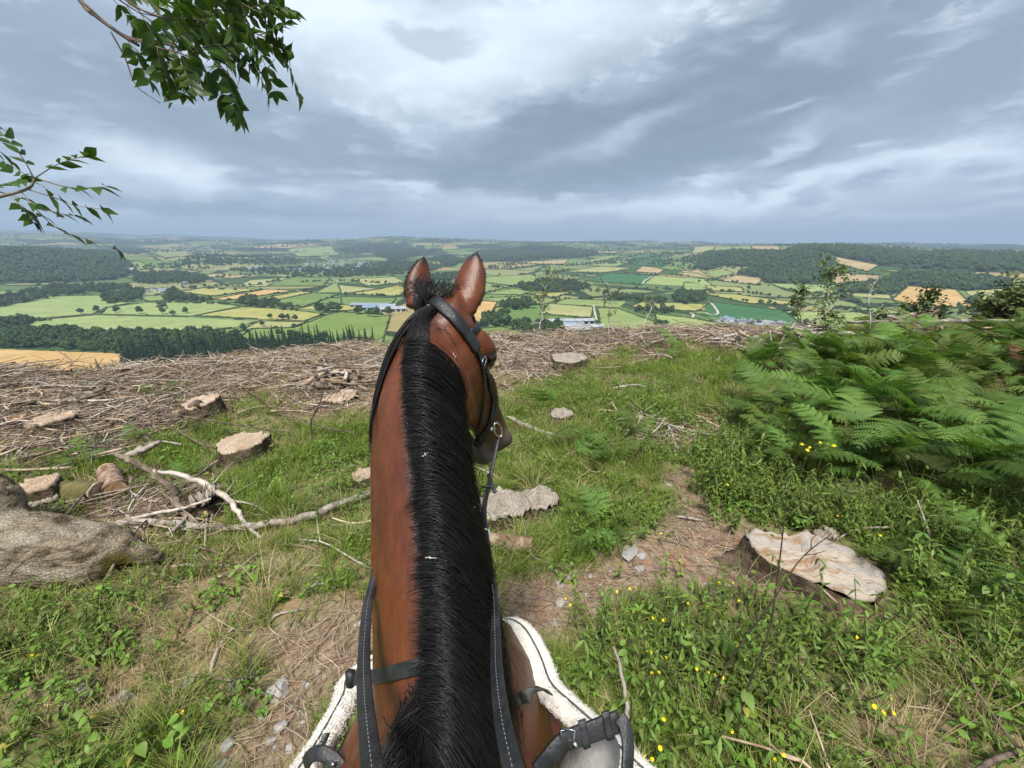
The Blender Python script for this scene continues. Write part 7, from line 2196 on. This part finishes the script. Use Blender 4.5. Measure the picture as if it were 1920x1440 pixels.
# tag on the left, straps and buckle where the collar meets the saddle
tg = [np.array(at(598, 1404, .80)), np.array(at(606, 1390, .815)), np.array(at(612, 1376, .83))]
ob = build('badge', strap_mb(crom(tg, 6), [np.array([-.1, -.5, .85])] * 6, .014, .004), M_lea, collar)
d_ = nrmv(tg[2] - tg[0]); nb_ = nrmv(np.array([-.1, -.5, .85]) - d_ * np.dot(d_, [-.1, -.5, .85])); sb_ = np.cross(d_, nb_)
mb = MB()
for u0, pat in ((.16, ((-.6, 0, .6, .9), (.6, 0, -.6, .9), (-.6, .45, .6, .45))), (.42, ((-.6, 0, .6, .9), (.6, 0, -.6, .9))), (.68, ((-.6, 0, .6, 0), (-.6, .45, .6, .45), (-.6, .9, .6, .9)))):
    for x0_, y0_, x1_, y1_ in pat:
        f_ = lambda x_, y_: tg[0] + (tg[2] - tg[0]) * (u0 + y_ * .2) + sb_ * x_ * .0058 + nb_ * .0036
        tube(mb, [f_(x0_, y0_), f_(x1_, y1_)], .0008, 4)
build('lettering', mb, M_stitch, ob)
mb = strap_mb(crom([at(572, 1432, .76), at(584, 1416, .755), at(602, 1412, .75), at(622, 1422, .745), at(640, 1442, .74), at(650, 1470, .74)], 24), np.tile(np.array([-.2, -.5, .8]), (24, 1)), .024, .005); build('tie_strap', mb, M_lea, collar)
mb = MB(); q = np.array(at(626, 1431, .735)); tube(mb, [q - np.array([0, 0, .003]), q + np.array([-.001, -.003, .004])], [.004, .003], 10); build('stud', mb, M_steel, collar)
bs = [at(1005, 1450, .60), at(1030, 1420, .62), at(1055, 1394, .63), at(1075, 1384, .64), at(1115, 1370, .65), at(1163, 1352, .655)]
mb = strap_mb(crom(bs, 30), np.tile(np.array([.15, -.85, .5]), (30, 1)), np.linspace(.026, .033, 30), .006); build('saddle_strap', mb, M_lea, collar)
mb = strap_mb(crom([at(1160, 1345, .652), at(1172, 1362, .645), at(1178, 1400, .63), at(1176, 1450, .61)], 16), np.tile(np.array([.3, -.85, .35]), (16, 1)), .022, .005); build('saddle_strap', mb, M_lea, collar)
for px, py, w in ((1096, 1376, .034), (1140, 1360, .036)):
    q = np.array(at(px, py, .643)); e_ = nrmv(np.array(at(px + 4, py + 20, .64)) - q)
    mb = strap_mb([q - e_ * .020, q - e_ * .01, q, q + e_ * .01, q + e_ * .020], [np.array([.15, -.85, .5])] * 5, .013, .004); build('keeper', mb, M_lea, collar)
q = np.array(at(1064, 1378, .628)); mb = MB(); tube(mb, [q + np.array([a_ * .011, 0, b_ * .014]) for a_, b_ in ((-1, -1), (1, -1), (1, 1), (-1, 1), (-1, -1))], .002, 6); build('buckle', mb, M_steel, collar)
q = np.array(at(1079, 1393, .628)); mb = MB(); tube(mb, [q, q + np.array([-.002, -.006, .002])], [.005, .004], 10); build('stud', mb, M_steel, collar)

# the front of the saddle: grey suede knee block under the straps
saddle = empty('saddle', (HXB, .2, 1.5), 'grey suede front of a saddle just showing under the collar straps', 'saddle')
mb = MB(); tube(mb, crom([at(1080, 1500, .80), at(1112, 1440, .80), at(1133, 1405, .79), at(1150, 1395, .80)], 14), [.05, .052, .054, .055, .055, .054, .053, .051, .048, .044, .038, .030, .020, .006], 20, jitter=.01); build('knee_block', mb, M_grey, saddle)
mb = MB(); tube(mb, crom([at(560, 1520, .84), at(578, 1465, .84), at(592, 1438, .84)], 12), np.linspace(.045, .02, 12), 18); build('knee_block', mb, M_grey, saddle)
mb = MB(); body_loft(mb, [((HXB, y, z), XS, UP, w, .03, .05, 0) for y, z, w in [(.16, 1.66, .10), (.05, 1.63, .16), (-.15, 1.60, .19), (-.32, 1.64, .17), (-.40, 1.68, .10)]], 20); build('seat', mb, M_lea, saddle)
# burrs and seeds caught in the mane
M_fluff = mat('white_seed_fluff', (.6, .58, .52), rough=.9)
for k, (px, py) in enumerate([(838, 663), (845, 668), (851, 775), (841, 783), (826, 810), (849, 811), (792, 865), (850, 868), (861, 830), (865, 890), (866, 930), (863, 962), (806, 1053), (903, 1175), (906, 1168), (862, 958), (840, 760)]):
    h = shot(px, py, .034)
    if h is None: continue
    mb = MB()
    for j in range(3):
        d = RNG.normal(size=3) * .0035; tube(mb, [h[0] - d, h[0] + d], [.0009, .0005], 4)
    o = build('seed_fluff', mb, M_fluff, origin=tuple(h[0])); tag(o, 'white fleck of seed fluff caught in the black mane', 'fluff', 'flecks of seed fluff in the mane')
